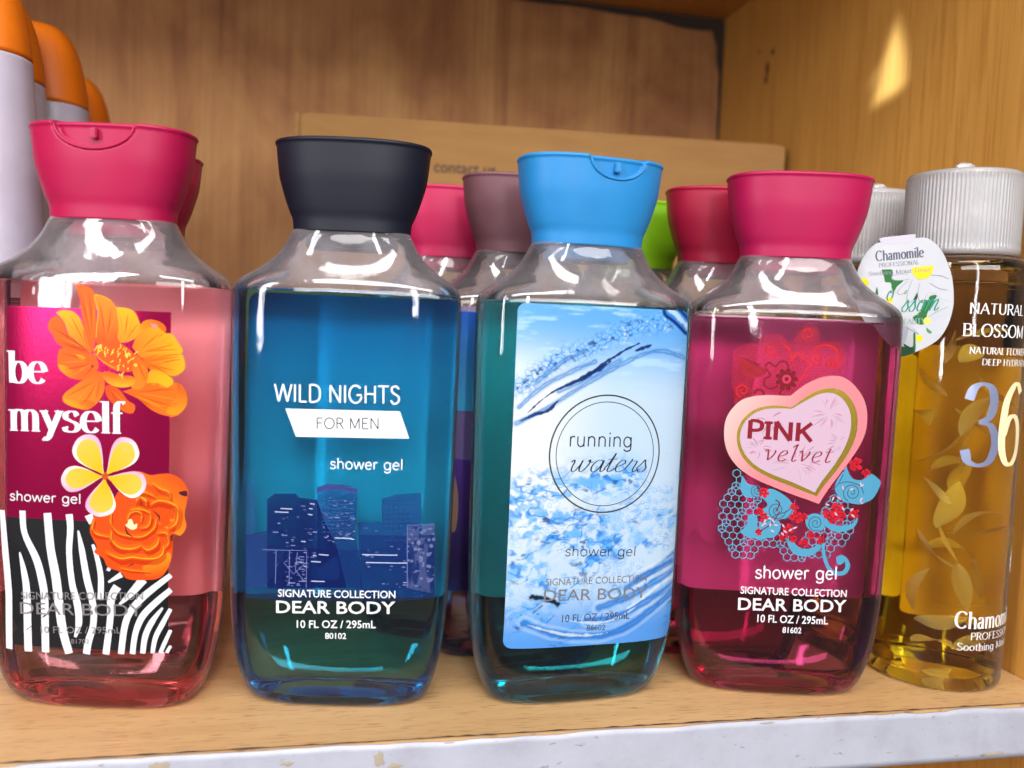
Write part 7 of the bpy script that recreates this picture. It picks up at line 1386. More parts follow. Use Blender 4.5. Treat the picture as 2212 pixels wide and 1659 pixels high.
ART['tag'] = [
["P",0,[.5,.46,.56],[[-32.73,11.71],[-32.93,12.98],[-21.71,14.45],[-21.51,13.34],[-25.01,11.61],[-29.14,10.9]],0],
["P",0,[.02,.13,.03],[[-32.01,1.88],[-29.47,2.1],[-28.25,1.81],[-28.13,-.11],[-26.53,-1.67],[-24.43,-1.77],[-26.38,-3.91],[-27.18,-5.53],[-28.14,-4.6],[-28.56,-2.68],[-30.38,-2.41],[-30.95,-.5]],1],
["P",0,[.01,.05,.02],[[-24.81,-27.99],[-23.81,-25.04],[-21.38,-25.57],[-19.91,-25.19],[-18.92,-26.75],[-21.21,-28.15],[-23.57,-28.64]],1],
["P",0,[.01,.05,.02],[[-23.29,-23.72],[-21.29,-26.86],[-18.94,-26.43],[-19.24,-21.94],[-19.94,-20.37],[-19.91,-25.19]],1],
["P",0,[.02,.13,.03],[[-20.61,-14.62],[-17.53,-11.95],[-15.91,-9.66],[-15.49,-7.1],[-13.17,-6.71],[-14.71,-9.94],[-15.95,-13.49],[-15.82,-15.4],[-16.89,-17.04],[-18.98,-16.8]],1],
["P",0,[.05,.25,.1],[[-15.95,-17.96],[-14.07,-19.49],[-14.33,-20.14],[-15.54,-19.55]],1],
["P",0,[.02,.13,.03],[[-16.88,-8.42],[-15.39,-8.69],[-16.08,-11.58],[-17.49,-12.59],[-18.12,-11.97]],1],
["P",0,[.25,.3,.1],[[-24.13,-6.4],[-23.07,-4.45],[-23.24,-6.38]],1],
["P",0,[.01,.05,.02],[[-20.72,-8.54],[-19.56,-5.95],[-19.56,-8.18]],1],
["P",0,[.02,.13,.03],[[-19.36,-26.77],[-19.81,-20.04],[-19.3,-20.02],[-18.86,-26.75]],1],
["P",0,[.02,.13,.03],[[-33.53,-7.33],[-33.24,-4.74],[-32.96,-4.41],[-32.44,-6.97]],1],
["P",0,[.47,.47,.5],[[-21.58,.06],[-22.96,-1.57],[-25.17,-4.19],[-26.24,-6.15],[-25,-6.75],[-23.32,-5.1],[-21.12,-2.48]],1],
["P",0,[.47,.47,.5],[[-21.46,-1.85],[-22.69,-5.72],[-22.79,-8.6],[-21.27,-9.2],[-20.23,-6.93],[-19.3,-3.07]],1],
["P",0,[.47,.47,.5],[[-19.05,-2.43],[-19.39,-6.26],[-18.94,-8.48],[-17.4,-9.39],[-16.69,-6.82],[-17.26,-2.7]],1],
["P",0,[.47,.47,.5],[[-23.11,.66],[-26.07,.42],[-28.28,-.11],[-28.03,-1.55],[-25.34,-1.64],[-21.82,-.91]],1],
["P",0,[.34,.34,.39],[[-24.33,-17],[-24.7,-20.56],[-23.83,-24.72],[-24.83,-27.67],[-22.7,-23.7],[-21.82,-18.84]],1],
["P",0,[.47,.47,.5],[[-22.48,-17.9],[-19.98,-19.73],[-18.14,-20.61],[-20.08,-18.12]],1],
["P",0,[.47,.47,.5],[[-15.86,-14.76],[-12.78,-12.42],[-9.41,-10.4],[-8.25,-10.36],[-10.07,-13.6],[-14.37,-15.03]],1],
["S",0,[.42,.47,.5],[.096,.32,.13],[[-16.19,-5.53],[-14.11,-5.79],[-11.94,-7.63],[-8.06,-8.77]],1],
["S",0,[.42,.47,.5],[.095,.32,.13],[[-23.31,-14.39],[-18.6,-13.58]],1],
["S",0,[.42,.47,.5],[.096,.32,.13],[[-15.57,-14.75],[-12.09,-13.99],[-8.36,-12.9]],1],
["S",0,[.42,.47,.5],[.094,.32,.13],[[-12.87,-11.15],[-11.22,-9.51],[-9.52,-8.82]],1],
["S",0,[.42,.47,.5],[.096,.32,.13],[[-22.48,-8.91],[-23.18,-7.34],[-22.49,-4.12]],1],
["S",0,[.42,.47,.5],[.096,.32,.13],[[-15.27,-1.69],[-14.62,-2.63]],1],
["S",0,[.42,.47,.5],[.096,.32,.13],[[-12.75,-21.67],[-11.37,-20.34],[-10.74,-20.95]],1],
["S",0,[.42,.47,.5],[.095,.32,.13],[[-10.33,-18.38],[-9.06,-15.47]],1],
["S",0,[.22,.25,.29],[.13,.25,.13],[[-21.5,-1.22],[-22.69,-5.72],[-22.79,-8.6],[-21.27,-9.2],[-19.72,-5.63]],1],
["S",0,[.22,.25,.29],[.13,.26,.13],[[-19.05,-2.43],[-19.39,-6.26],[-18.78,-8.64],[-17.4,-9.39],[-16.56,-6.5]],1],
["S",0,[.22,.25,.29],[.13,.26,.13],[[-23.1,.5],[-26.07,.42],[-28.27,-.27],[-27.73,-1.54],[-25.33,-1.7],[-22.39,-1.24]],1],
["S",0,[.22,.25,.29],[.13,.26,.13],[[-22.94,-1.89],[-25.17,-4.19],[-26.24,-6.15],[-24.86,-6.68],[-22.73,-5.08]],1],
["S",0,[.22,.25,.29],[.13,.26,.13],[[-22.46,-18.22],[-20.3,-19.42],[-18.14,-20.61],[-20.36,-18.46]],1],
["S",0,[.22,.25,.29],[.13,.25,.13],[[-15.86,-14.76],[-12.78,-12.42],[-9.12,-10.39]],1],
["S",0,[.22,.25,.29],[.13,.26,.13],[[-24.33,-17],[-24.55,-20.55],[-23.85,-24.39]],1],
["S",0,[.22,.25,.29],[.13,.26,.13],[[-21.82,-18.84],[-22.4,-23.69]],1],
["S",0,[.22,.25,.29],[.13,.25,.13],[[-15.81,-2.34],[-12.76,-4.16],[-9.8,-4.71]],1],
["S",0,[.22,.25,.29],[.13,.25,.13],[[-15.4,.21],[-12.47,.28],[-9.76,-.91]],1],
["P",0,[.82,.55,.01],[[-22.07,2.91],[-15.05,3.77],[-15.04,1.49],[-15.96,-.12],[-17.66,-1.12],[-19.43,-1.16],[-20.98,-.09],[-21.81,1.32]],0],
["P",0,[.82,.55,.01],[[-35.84,-2.88],[-35.95,-3.64],[-36.34,-4.28],[-36.95,-4.69],[-37.67,-4.79],[-38.38,-4.57],[-38.96,-4.07],[-39.3,-3.36],[-39.35,-2.58],[-39.1,-1.86],[-38.59,-1.33],[-37.9,-1.07],[-37.17,-1.13],[-36.51,-1.51],[-36.04,-2.12]],0],
["P",0,[.82,.55,.01],[[-27.48,-8.75],[-27.54,-9.25],[-27.79,-9.67],[-28.19,-9.94],[-28.65,-10],[-29.12,-9.86],[-29.49,-9.53],[-29.71,-9.08],[-29.75,-8.57],[-29.58,-8.1],[-29.25,-7.75],[-28.81,-7.58],[-28.34,-7.62],[-27.91,-7.86],[-27.61,-8.26]],0],
["P",0,[.82,.55,.01],[[-16.72,-21.9],[-16.79,-22.43],[-17.05,-22.87],[-17.45,-23.15],[-17.94,-23.23],[-18.42,-23.09],[-18.81,-22.74],[-19.04,-22.27],[-19.08,-21.73],[-18.91,-21.24],[-18.57,-20.87],[-18.11,-20.68],[-17.62,-20.72],[-17.17,-20.97],[-16.86,-21.39]],0],
["P",0,[.75,.62,.1],[[-14.62,-15.68],[-14.69,-16.2],[-14.95,-16.64],[-15.36,-16.92],[-15.84,-16.99],[-16.32,-16.85],[-16.7,-16.51],[-16.94,-16.03],[-16.97,-15.5],[-16.8,-15.01],[-16.46,-14.64],[-16.01,-14.46],[-15.52,-14.49],[-15.08,-14.74],[-14.76,-15.16]],0],
["T",0,[.1,.1,.15],"ser","Chamomile",[-33.8,4.89],[-18.42,6.74],3.58,None],
["T",0,[.22,.22,.26],"ser","PROFESSIONAL",[-32.87,2.67],[-19.72,4.17],1.47,None],
["T",0,[.2,.2,.24],"ser","Soothing Moist Toner",[-35.89,-.3],[-15.79,1.72],1.41,None],
["T",0,[.02,.22,.14],"scr","ssom",[-24.75,-12.9],[-12.47,-11.84],6.08,None],
["T",0,[.02,.18,.12],"scr","o",[-29.64,-9.14],[-27.42,-8.75],5.44,None],
["T",0,[.25,.35,.32],"ser","BEAUTY",[-24.75,-17.41],[-16.18,-16.69],1.95,None],
]
ART['heart'] = [
["P",0,["L",[-25.52,102.3],[-6.33,92.9],[.6,.42,.38],[.6,.19,.21]],[[-3.87,106.68],[-7.18,106.64],[-12.25,106.57],[-17.25,105.72],[-20.67,104.11],[-23.47,100.86],[-24.99,97.15],[-25.25,92.97],[-24.5,88.34],[-22.54,84.3],[-19.33,80.85],[-14.6,77.97],[-8.31,75.41],[-.98,72.88],[4.24,71.29],[8.02,70.05],[10.21,74.17],[13.93,80.05],[17.7,85.65],[20.96,91.46],[22.45,96.67],[22.31,102.34],[20.66,106.92],[17.51,110.91],[13.73,113.57],[10.12,114.09],[5.61,113.23],[1.19,111],[-2.2,108.29]],2],
["P",3,[.42,.3,.045],[[-3.37,102.74],[-7.47,103.18],[-12.02,102.72],[-15.98,101.25],[-19.31,97.99],[-20.86,94.28],[-20.87,90.13],[-19.1,85.55],[-15.32,81.59],[-9.53,78.48],[-2.19,75.85],[3.04,74],[7.08,72.62],[9.53,76.74],[13.76,82.64],[17.22,88.74],[19.07,94.5],[19.14,100.18],[17.52,104.75],[14.06,108.62],[9.9,109.83],[5.88,109.15],[1.47,106.65]],2],
["P",0,[.5,.34,.43],[[-3.34,102.22],[-6.91,102.27],[-11.46,101.87],[-15.42,100.35],[-18.38,97.41],[-19.83,93.82],[-19.77,90.19],[-18.14,86.38],[-14.62,82.66],[-9.1,79.8],[-1.77,77.27],[2.95,75.4],[6.38,73.94],[8.52,78],[12.39,83.88],[15.34,89.7],[16.9,94.93],[16.86,100.09],[15.39,104.15],[12.63,107.12],[9.5,108.22],[5.97,107.76],[2.04,105.64]],2],
["S",0,[.58,.27,.34,.6],[.1,.47,.1],[[8.35,100.9],[6.15,100.62],[3.48,99.8]],1],
["S",0,[.56,.45,.54,.6],[.1,.53,.1],[[7.72,100.47],[6.43,100.34],[4.66,99.67]],1],
["S",0,[.58,.27,.34,.6],[.1,.5,.1],[[8.97,99.88],[8.16,98.47],[6.87,96.52]],1],
["S",0,[.56,.45,.54,.6],[.1,.59,.1],[[11.21,99.88],[12.08,99.19],[12.48,97.97]],1],
["S",0,[.56,.45,.54,.6],[.1,.46,.1],[[11.7,100.46],[12.79,100.07],[13.41,99.16]],1],
["S",0,[.58,.27,.34,.6],[.1,.39,.1],[[10.71,100.7],[12.76,99.61],[14.35,97.98]],1],
["S",0,[.56,.45,.54,.6],[.1,.48,.1],[[10.86,100.52],[12.42,99.6],[13.52,98.15]],1],
["S",0,[.58,.27,.34,.6],[.1,.49,.1],[[10.44,99.17],[10.8,98.12],[10.69,96.54]],1],
["S",0,[.56,.45,.54,.6],[.1,.37,.1],[[7.09,99.5],[5.91,99.2],[4.26,98.37]],1],
["S",0,[.58,.27,.34,.6],[.1,.63,.1],[[8.11,104.14],[8.36,105.41],[8.14,106.15]],1],
["S",0,[.56,.45,.54,.6],[.1,.46,.1],[[8.12,99.47],[7.19,98.8],[5.78,97.6]],1],
["S",0,[.58,.27,.34,.6],[.1,.5,.1],[[9.73,103.4],[10.79,105.55],[11.38,107.17]],1],
["S",0,[.56,.45,.54,.6],[.1,.45,.1],[[11.35,100.57],[13.58,99.54],[15.35,97.99]],1],
["S",0,[.58,.27,.34,.6],[.1,.67,.1],[[11.24,101.16],[12.89,101],[14.07,100.3]],1],
["S",0,[.58,.27,.34,.6],[.1,.5,.1],[[9.5,102.62],[10.22,104.41],[10.47,105.67]],1],
["S",0,[.56,.45,.54,.6],[.1,.46,.1],[[8.71,100.5],[6.69,98.97],[4.19,96.91]],1],
["S",0,[.58,.27,.34,.6],[.1,.45,.1],[[7.43,101.28],[6.01,101.84],[4.11,101.85]],1],
["S",0,[.56,.45,.54,.6],[.1,.31,.1],[[10.82,103.58],[12.01,104.62],[12.73,105.13]],1],
["S",0,[.58,.27,.34,.6],[.1,.32,.1],[[9.89,102.79],[11.12,104.7],[11.87,106.07]],1],
["S",0,[.56,.45,.54,.6],[.1,.46,.1],[[8.2,102.78],[7.71,104.53],[6.76,105.75]],1],
["S",0,[.58,.27,.34,.6],[.1,.35,.1],[[8.01,99.56],[6.45,98.44],[4.41,96.78]],1],
["S",0,[.56,.45,.54,.6],[.1,.54,.1],[[9.02,100.38],[7.85,98.69],[6.2,96.46]],1],
["S",0,[.58,.27,.34,.6],[.1,.54,.1],[[10.06,99.58],[10.4,98.09],[10.27,96.08]],1],
["S",0,[.56,.45,.54,.6],[.1,.36,.1],[[11.28,98.92],[11.97,97.81],[12.18,96.15]],1],
["S",0,[.58,.27,.34,.6],[.1,.51,.1],[[-9.1,99.45],[-7.57,100.45],[-6.51,100.91]],1],
["S",0,[.56,.45,.54,.6],[.1,.43,.1],[[-10.04,95.61],[-9.92,94.95],[-10.28,93.75]],1],
["S",0,[.58,.27,.34,.6],[.1,.5,.1],[[-10.81,95.55],[-10.95,95.11],[-11.57,94.13]],1],
["S",0,[.58,.27,.34,.6],[.1,.51,.1],[[-9.64,96.34],[-9.08,95.54],[-8.99,94.2]],1],
["S",0,[.58,.27,.34,.6],[.1,.54,.1],[[-9.51,97.15],[-8.58,96.72],[-8.13,95.75]],1],
["S",0,[.56,.45,.54,.6],[.1,.41,.1],[[-11.01,96.84],[-11.35,96.16],[-12.16,94.94]],1],
["S",0,[.58,.27,.34,.6],[.1,.51,.1],[[-10.3,96.69],[-9.98,95.61],[-10.13,94]],1],
["S",0,[.56,.45,.54,.6],[.1,.39,.1],[[-9.14,99.98],[-8.47,100.38],[-8.29,100.24]],1],
["S",0,[.56,.45,.54,.6],[.1,.6,.1],[[-10.08,95.92],[-9.88,95.05],[-10.16,93.64]],1],
["S",0,[.58,.27,.34,.6],[.1,.34,.1],[[-9.32,97.72],[-7.2,97.44],[-5.56,96.62]],1],
["S",0,[.56,.45,.54,.6],[.1,.33,.1],[[-9.05,97.69],[-7.2,97.47],[-5.82,96.7]],1],
["S",0,[.58,.27,.34,.6],[.1,.55,.1],[[-9.76,97.59],[-7.98,97.09],[-6.68,96.05]],1],
["S",0,[.56,.45,.54,.6],[.1,.53,.1],[[-9.68,95.78],[-9.43,95.23],[-9.65,94.15]],1],
["S",0,[.58,.27,.34,.6],[.1,.47,.1],[[-11.16,96.1],[-11.73,94.97],[-12.78,93.3]],1],
["S",0,[.56,.45,.54,.6],[.1,.49,.1],[[-10.13,96.48],[-9.78,95.55],[-9.9,94.08]],1],
["S",0,[.58,.27,.34,.6],[.1,.47,.1],[[-11.7,97.96],[-12.93,98.6],[-14.62,98.71]],1],
["S",0,[.58,.27,.34,.6],[.1,.48,.1],[[-13.66,97.78],[-14.16,98.3],[-15.13,98.27]],1],
["S",0,[.58,.27,.34,.6],[.1,.31,.1],[[-9.7,99.16],[-8.19,100.44],[-7.15,101.19]],1],
["S",0,[.56,.45,.54,.6],[.1,.55,.1],[[-7.8,97.63],[-7.13,97.63],[-6.93,97.08]],1],
["S",0,[.58,.27,.34,.6],[.1,.64,.1],[[-10.92,96.8],[-11.27,95.82],[-12.11,94.3]],1],
["S",0,[.58,.27,.34,.6],[.1,.31,.1],[[-3.82,83.7],[-5.31,84.31],[-7.28,84.37]],1],
["S",0,[.56,.45,.54,.6],[.1,.56,.1],[[-3.49,82.34],[-6.05,81.82],[-9.08,80.75]],1],
["S",0,[.58,.27,.34,.6],[.1,.61,.1],[[1.66,87.06],[3.7,88.72],[5.26,89.84]],1],
["S",0,[.56,.45,.54,.6],[.1,.62,.1],[[1.23,82.34],[2.53,81.21],[3.35,79.54]],1],
["S",0,[.58,.27,.34,.6],[.1,.6,.1],[[-.1,85.93],[1.29,88.2],[2.19,89.93]],1],
["S",0,[.56,.45,.54,.6],[.1,.6,.1],[[.32,85.39],[2.58,87.75],[4.36,89.56]],1],
["S",0,[.58,.27,.34,.6],[.1,.39,.1],[[1.12,83.51],[3.97,82.85],[6.35,81.64]],1],
["S",0,[.56,.45,.54,.6],[.1,.59,.1],[[2.05,86.12],[4.34,87.37],[6.15,88.09]],1],
["S",0,[.56,.45,.54,.6],[.1,.45,.1],[[-4.5,81.72],[-6.1,81.59],[-8.18,80.92]],1],
["S",0,[.58,.27,.34,.6],[.1,.59,.1],[[.91,85.67],[2.6,86.95],[3.81,87.69]],1],
["S",0,[.56,.45,.54,.6],[.1,.67,.1],[[-2.93,83.39],[-5.79,83.6],[-9.13,83.26]],1],
["S",0,[.56,.45,.54,.6],[.1,.35,.1],[[2.63,81.58],[3.74,80.65],[4.36,79.18]],1],
["S",0,[.58,.27,.34,.6],[.1,.34,.1],[[-3.07,84.17],[-4.7,85.1],[-6.81,85.5]],1],
["S",0,[.56,.45,.54,.6],[.1,.34,.1],[[.41,81.62],[1.04,79.7],[1.19,77.24]],1],
["S",0,[.58,.27,.34,.6],[.1,.57,.1],[[-1.13,85.24],[-1.04,87.42],[-1.42,89.07]],1],
["S",0,[.56,.45,.54,.6],[.1,.48,.1],[[2.77,86.56],[4.68,87.46],[6.11,87.81]],1],
["S",0,[.58,.27,.34,.6],[.1,.5,.1],[[2.29,82.53],[3.65,81.85],[4.54,80.63]],1],
["S",0,[.56,.45,.54,.6],[.1,.67,.1],[[-4.11,85.87],[-4.65,87.13],[-5.67,87.86]],1],
["S",0,[.58,.27,.34,.6],[.1,.57,.1],[[3.59,84.14],[5.95,84.05],[7.84,83.41]],1],
["S",0,[.56,.45,.54,.6],[.1,.55,.1],[[2.48,86.66],[4.67,87.88],[6.39,88.55]],1],
["S",0,[.58,.27,.34,.6],[.1,.37,.1],[[2.62,82.68],[4.27,81.98],[5.44,80.74]],1],
["S",0,[.56,.45,.54,.6],[.1,.48,.1],[[2.53,86.13],[4.47,87],[5.94,87.32]],1],
["S",0,[.58,.27,.34,.6],[.1,.47,.1],[[-2.97,83.59],[-5.26,84.06],[-8.03,83.98]],1],
["S",0,[.56,.45,.54,.6],[.1,.45,.1],[[3.83,83.68],[4.74,83.57],[5.17,82.92]],1],
["S",0,[.56,.45,.54,.6],[.1,.4,.1],[[11.84,89.9],[11.49,89.93],[10.67,89.41]],1],
["S",0,[.58,.27,.34,.6],[.1,.56,.1],[[12.25,90.36],[10.99,89.78],[9.26,88.65]],1],
["S",0,[.56,.45,.54,.6],[.1,.65,.1],[[12.35,91.28],[11.3,91.93],[9.78,92.05]],1],
["S",0,[.58,.27,.34,.6],[.1,.4,.1],[[11.84,91.51],[11.36,92.16],[10.41,92.26]],1],
["S",0,[.56,.45,.54,.6],[.1,.39,.1],[[13.22,90.3],[13.21,89.49],[12.73,88.14]],1],
["S",0,[.58,.27,.34,.6],[.1,.43,.1],[[11.73,90.84],[10.88,91.08],[9.55,90.79]],1],
["S",0,[.56,.45,.54,.6],[.1,.56,.1],[[13.56,90.19],[13.85,89.62],[13.67,88.52]],1],
["S",0,[.58,.27,.34,.6],[.1,.45,.1],[[12.31,91.98],[11.67,93.5],[10.56,94.49]],1],
["S",0,[.56,.45,.54,.6],[.1,.64,.1],[[11.82,92],[11.43,92.93],[10.56,93.32]],1],
["S",0,[.56,.45,.54,.6],[.1,.59,.1],[[12.52,92.13],[12.45,93.32],[11.9,93.97]],1],
["S",0,[.56,.45,.54,.6],[.1,.64,.1],[[11.7,92.3],[11.67,93.04],[11.16,93.25]],1],
["S",0,[.58,.27,.34,.6],[.1,.33,.1],[[13.74,92.24],[14.61,93.17],[15,93.55]],1],
["S",0,[.56,.45,.54,.6],[.1,.43,.1],[[12.55,89.6],[12.05,88.94],[11.07,87.75]],1],
["S",0,[.56,.45,.54,.6],[.1,.41,.1],[[12.71,89.74],[12.33,89.16],[11.48,88.03]],1],
["S",0,[.58,.27,.34,.6],[.1,.32,.1],[[-13.12,87.41],[-13.14,86.23],[-13.63,84.52]],1],
["S",0,[.56,.45,.54,.6],[.1,.52,.1],[[-12.01,87.89],[-10.99,87.56],[-10.46,86.68]],1],
["S",0,[.58,.27,.34,.6],[.1,.49,.1],[[-14.8,88.7],[-15.47,89.34],[-16.62,89.43]],1],
["S",0,[.56,.45,.54,.6],[.1,.61,.1],[[-12.8,90.22],[-12.1,91.2],[-11.87,91.65]],1],
["S",0,[.58,.27,.34,.6],[.1,.45,.1],[[-12.17,88.31],[-10.27,88.09],[-8.84,87.32]],1],
["S",0,[.56,.45,.54,.6],[.1,.64,.1],[[-13.84,87.09],[-14.23,86.69],[-15.1,85.74]],1],
["S",0,[.58,.27,.34,.6],[.1,.64,.1],[[-14.82,87.17],[-15.51,87.06],[-16.68,86.42]],1],
["S",0,[.56,.45,.54,.6],[.1,.32,.1],[[-15.62,88.12],[-16.27,88.54],[-17.39,88.41]],1],
["S",0,[.58,.27,.34,.6],[.1,.66,.1],[[-13.47,90.3],[-13.04,90.97],[-13.1,91.1]],1],
["S",0,[.56,.45,.54,.6],[.1,.65,.1],[[-15.14,89.01],[-15.46,89.67],[-16.26,89.79]],1],
["S",0,[.58,.27,.34,.6],[.1,.51,.1],[[-14.33,89.5],[-14.87,90.95],[-15.88,91.86]],1],
["S",0,[.56,.45,.54,.6],[.1,.58,.1],[[-14.02,88.54],[-15.35,89.25],[-17.15,89.41]],1],
["S",0,[.58,.27,.34,.6],[.1,.39,.1],[[-14.45,87.2],[-15.15,86.94],[-16.32,86.14]],1],
["S",0,[.56,.45,.54,.6],[.1,.55,.1],[[-14.75,88.75],[-15.45,89.44],[-16.63,89.58]],1],
["S",0,[.58,.27,.34,.6],[.1,.67,.1],[[-11.84,88.07],[-10.54,87.8],[-9.71,86.97]],1],
["S",0,[.56,.45,.54,.6],[.1,.47,.1],[[-13.88,89.86],[-13.67,90.76],[-13.94,91.12]],1],
["S",0,[.58,.27,.34,.6],[.1,.62,.1],[[-14.78,86.93],[-15.25,86.89],[-16.19,86.31]],1],
["S",0,[.56,.45,.54,.6],[.1,.64,.1],[[-14.61,89.94],[-14.4,90.55],[-14.67,90.61]],1],
["S",0,[.58,.27,.34,.6],[.1,.42,.1],[[-12.22,88.75],[-10.91,89.15],[-10.07,89]],1],
["S",0,[.56,.45,.54,.6],[.1,.64,.1],[[-14.68,89.08],[-15.28,89.98],[-16.34,90.33]],1],
["S",0,[.58,.27,.34,.6],[.1,.38,.1],[[-15.43,89.18],[-15.88,89.95],[-16.8,90.18]],1],
["S",0,[.56,.45,.54,.6],[.1,.59,.1],[[-10.68,88.8],[-9.72,88.93],[-9.23,88.52]],1],
["S",0,[.58,.27,.34,.6],[.1,.55,.1],[[-13.94,89.08],[-14.54,90.44],[-15.62,91.24]],1],
["S",0,[.56,.45,.54,.6],[.1,.56,.1],[[-14.67,89.16],[-15.33,90.16],[-16.46,90.62]],1],
["S",0,[.58,.27,.34,.6],[.1,.47,.1],[[-13.12,89.2],[-12.35,91.04],[-12.07,92.35]],1],
["S",0,[.56,.45,.54,.6],[.1,.55,.1],[[-13.74,89.54],[-13.59,90.51],[-13.93,90.94]],1],
["T",0,[.2,.008,.02],"bld","PINK",[-16.82,91.48],[3.98,91.34],6.29,None],
["T",0,[.24,.02,.04],"ital","velvet",[-11.92,84.25],[10.97,84.45],5.62,None],
]
ART['tag_outline'] = [
[-32.79,11.64],
[-33.03,13.08],
[-27.54,13.89],
[-21.66,14.58],
[-21.51,13.34],
[-18.34,13.45],
[-15.61,12.07],
[-12.78,9.12],
[-10.44,4.75],
[-8.7,-.25],
[-7.65,-7.18],
[-7.83,-12.25],
[-8.96,-17.06],
[-11.01,-21.28],
[-13.77,-23.95],
[-17.18,-26.03],
[-20.05,-27.61],
[-23.57,-28.64],
[-26.91,-28.09],
[-30.11,-25.32],
[-33.72,-20.93],
[-37.11,-15.54],
[-39.43,-10.1],
[-40.37,-4.94],
[-40.09,.24],
[-38.72,5.11],
[-36.54,9.01],
[-34.26,11.14],
]
WATER = {"lab":[[[-27.09,135.8],[38.32,136.16],[35.87,15.26],[-27.94,23.95]]],"dark":[[[-23.5,99],[-16.13,105.56],[-5.36,110.77],[1.28,115.34],[7.4,119.36],[13.66,122.53]],[[-5.67,110.76],[.1,113.84],[4.37,116.61]],[[11.87,119.8],[18.31,122.09]],[[-25.94,96.02],[-21.15,98.48],[-17.05,99.73],[-13.6,103.29]]],"mid":[[[-27.04,95.4],[-15.94,101.49],[-6.44,107.52],[3.3,113.04],[14.53,118.69],[22.53,120.12],[32.05,117.89]],[[-26.42,100.64],[-18.62,107.82],[-7.97,113.33],[-1.88,115.84]],[[-13.74,106.2],[-4.1,110.5],[6.91,116.69]],[[-21.03,108.91],[-12.97,115.51],[-5.79,119.22]]],"bub":[[[-26.68,106.99],[-21.13,111.22],[-16.56,114.82],[-11.87,117.86],[-4.58,119.85],[.88,122.96],[7.67,126.15],[15.3,128.22],[23.34,129.74]]],"drop":[[[24.2,133.67],[27.63,131.73],[32.08,128.58]]],"low":[[[32.37,50.98],[24.17,46.68],[16.85,43.15]],[[32.97,45.98],[23.7,41.98],[13.59,37.29],[3.88,34.45]],[[33.03,40.39],[21.05,35.42],[10.42,30.74],[-.03,29.98]],[[-21.53,30.31],[-14.84,27.46],[-5.25,25.26],[4.48,24.66],[14.24,27.1],[24.32,33.06],[33.4,38.15]],[[13.39,40.65],[21.2,44.89],[32.06,48.3]]],"white":[[[-21.52,29.98],[-14.86,27.79],[-6.64,25.68],[1.67,25.04],[7.23,25.51]],[[-9.68,31.18],[1.4,29.23],[9.75,30.1],[18.13,34.3]],[[11.05,32.05],[18.05,35.66],[25.4,40.44],[32.63,43.3]]],"spl":[[[-21.7,62.04],[-16.64,64.58],[-8.63,63.8],[.89,64.24],[2.47,60.28]],[[-23.19,67.14],[-13.76,59.38],[-1.52,57.77],[8.26,56.17]],[[-5.69,59.19],[-.01,55.1],[.27,49.84]],[[-26.46,70.89],[-19.68,74.19],[-11.81,74.16]],[[-3.82,76.01],[2.99,76.59],[11.28,77.82]]],"blk":[[[-20.13,38.79],[-17.4,38.72],[-14.06,37.95],[-10.63,36.36]]]}
# ------------------------------------------------------------------ the cupboard
SIDE_X, BACK_Y, EDGE_Y, TOP_Z = .2595, .565, .2467, .349
def wavy(n, seed, lo, hi):
    r = random.Random(seed); return [lo+(hi-lo)*r.random() for _ in range(n)]
sh = tag(box('shelf', (-.46, EDGE_Y, -.0185), (SIDE_X-.0005, BACK_Y-.0006, 0), M['top'], bevel=.0003), kind='structure')
def edging():
    # thin glued tape along the front: its upper rim is ragged and lifts a little off the board here and there
    nx, nz = 420, 10; V = []; F = []; r = random.Random(4)
    xs = np.linspace(-.46, .30, nx)
    lift = np.zeros(nx); drop = np.zeros(nx)
    for c, w, a in [(.055, .012, .0010), (-.02, .01, .0006), (.19, .02, .0006), (-.10, .015, .0005), (.11, .008, .0007)]: lift += a*np.exp(-((xs-c)/w)**2)
    for k in range(60):
        c, w, a = r.uniform(-.46, .3), r.uniform(.001, .008), r.uniform(.0001, .0006); drop += a*np.exp(-((xs-c)/w)**2)
    for j in range(nz):
        t = j/(nz-1)
        for i in range(nx):
            z = -.0190+(.0190-.0002-drop[i])*t; V.append((xs[i], EDGE_Y-.0008-lift[i]*t**3, z))
    for j in range(nz):
        for i in range(nx):
            x, y, z = V[j*nx+i]; V.append((x, y+.0005, z))
    K = nx*nz
    for j in range(nz-1):
        for i in range(nx-1):
            a = j*nx+i; F.append((a, a+1, a+nx+1, a+nx)); F.append((K+a+nx, K+a+nx+1, K+a+1, K+a))
    for i in range(nx-1):
        a = (nz-1)*nx+i; F.append((a, a+1, K+a+1, K+a)); F.append((K+i, K+i+1, i+1, i))
    e = mesh('edging', V, F, sh, (M['edge'],)); return e
edge = edging()
def seam():
    r = random.Random(9); V = []; F = []; n = 260; xs = np.linspace(-.46, .30, n)
    for i, x in enumerate(xs):
        w = max(.00012, .00030+.0004*r.random()*(r.random() < .5)); V += [(x, EDGE_Y-.0004, .00025), (x, EDGE_Y-.0004+w*1.6, .00025)]
        if i: F.append((2*i-2, 2*i, 2*i+1, 2*i-1))
    mesh('seam', V, F, sh, (M['dirt'],))
seam()
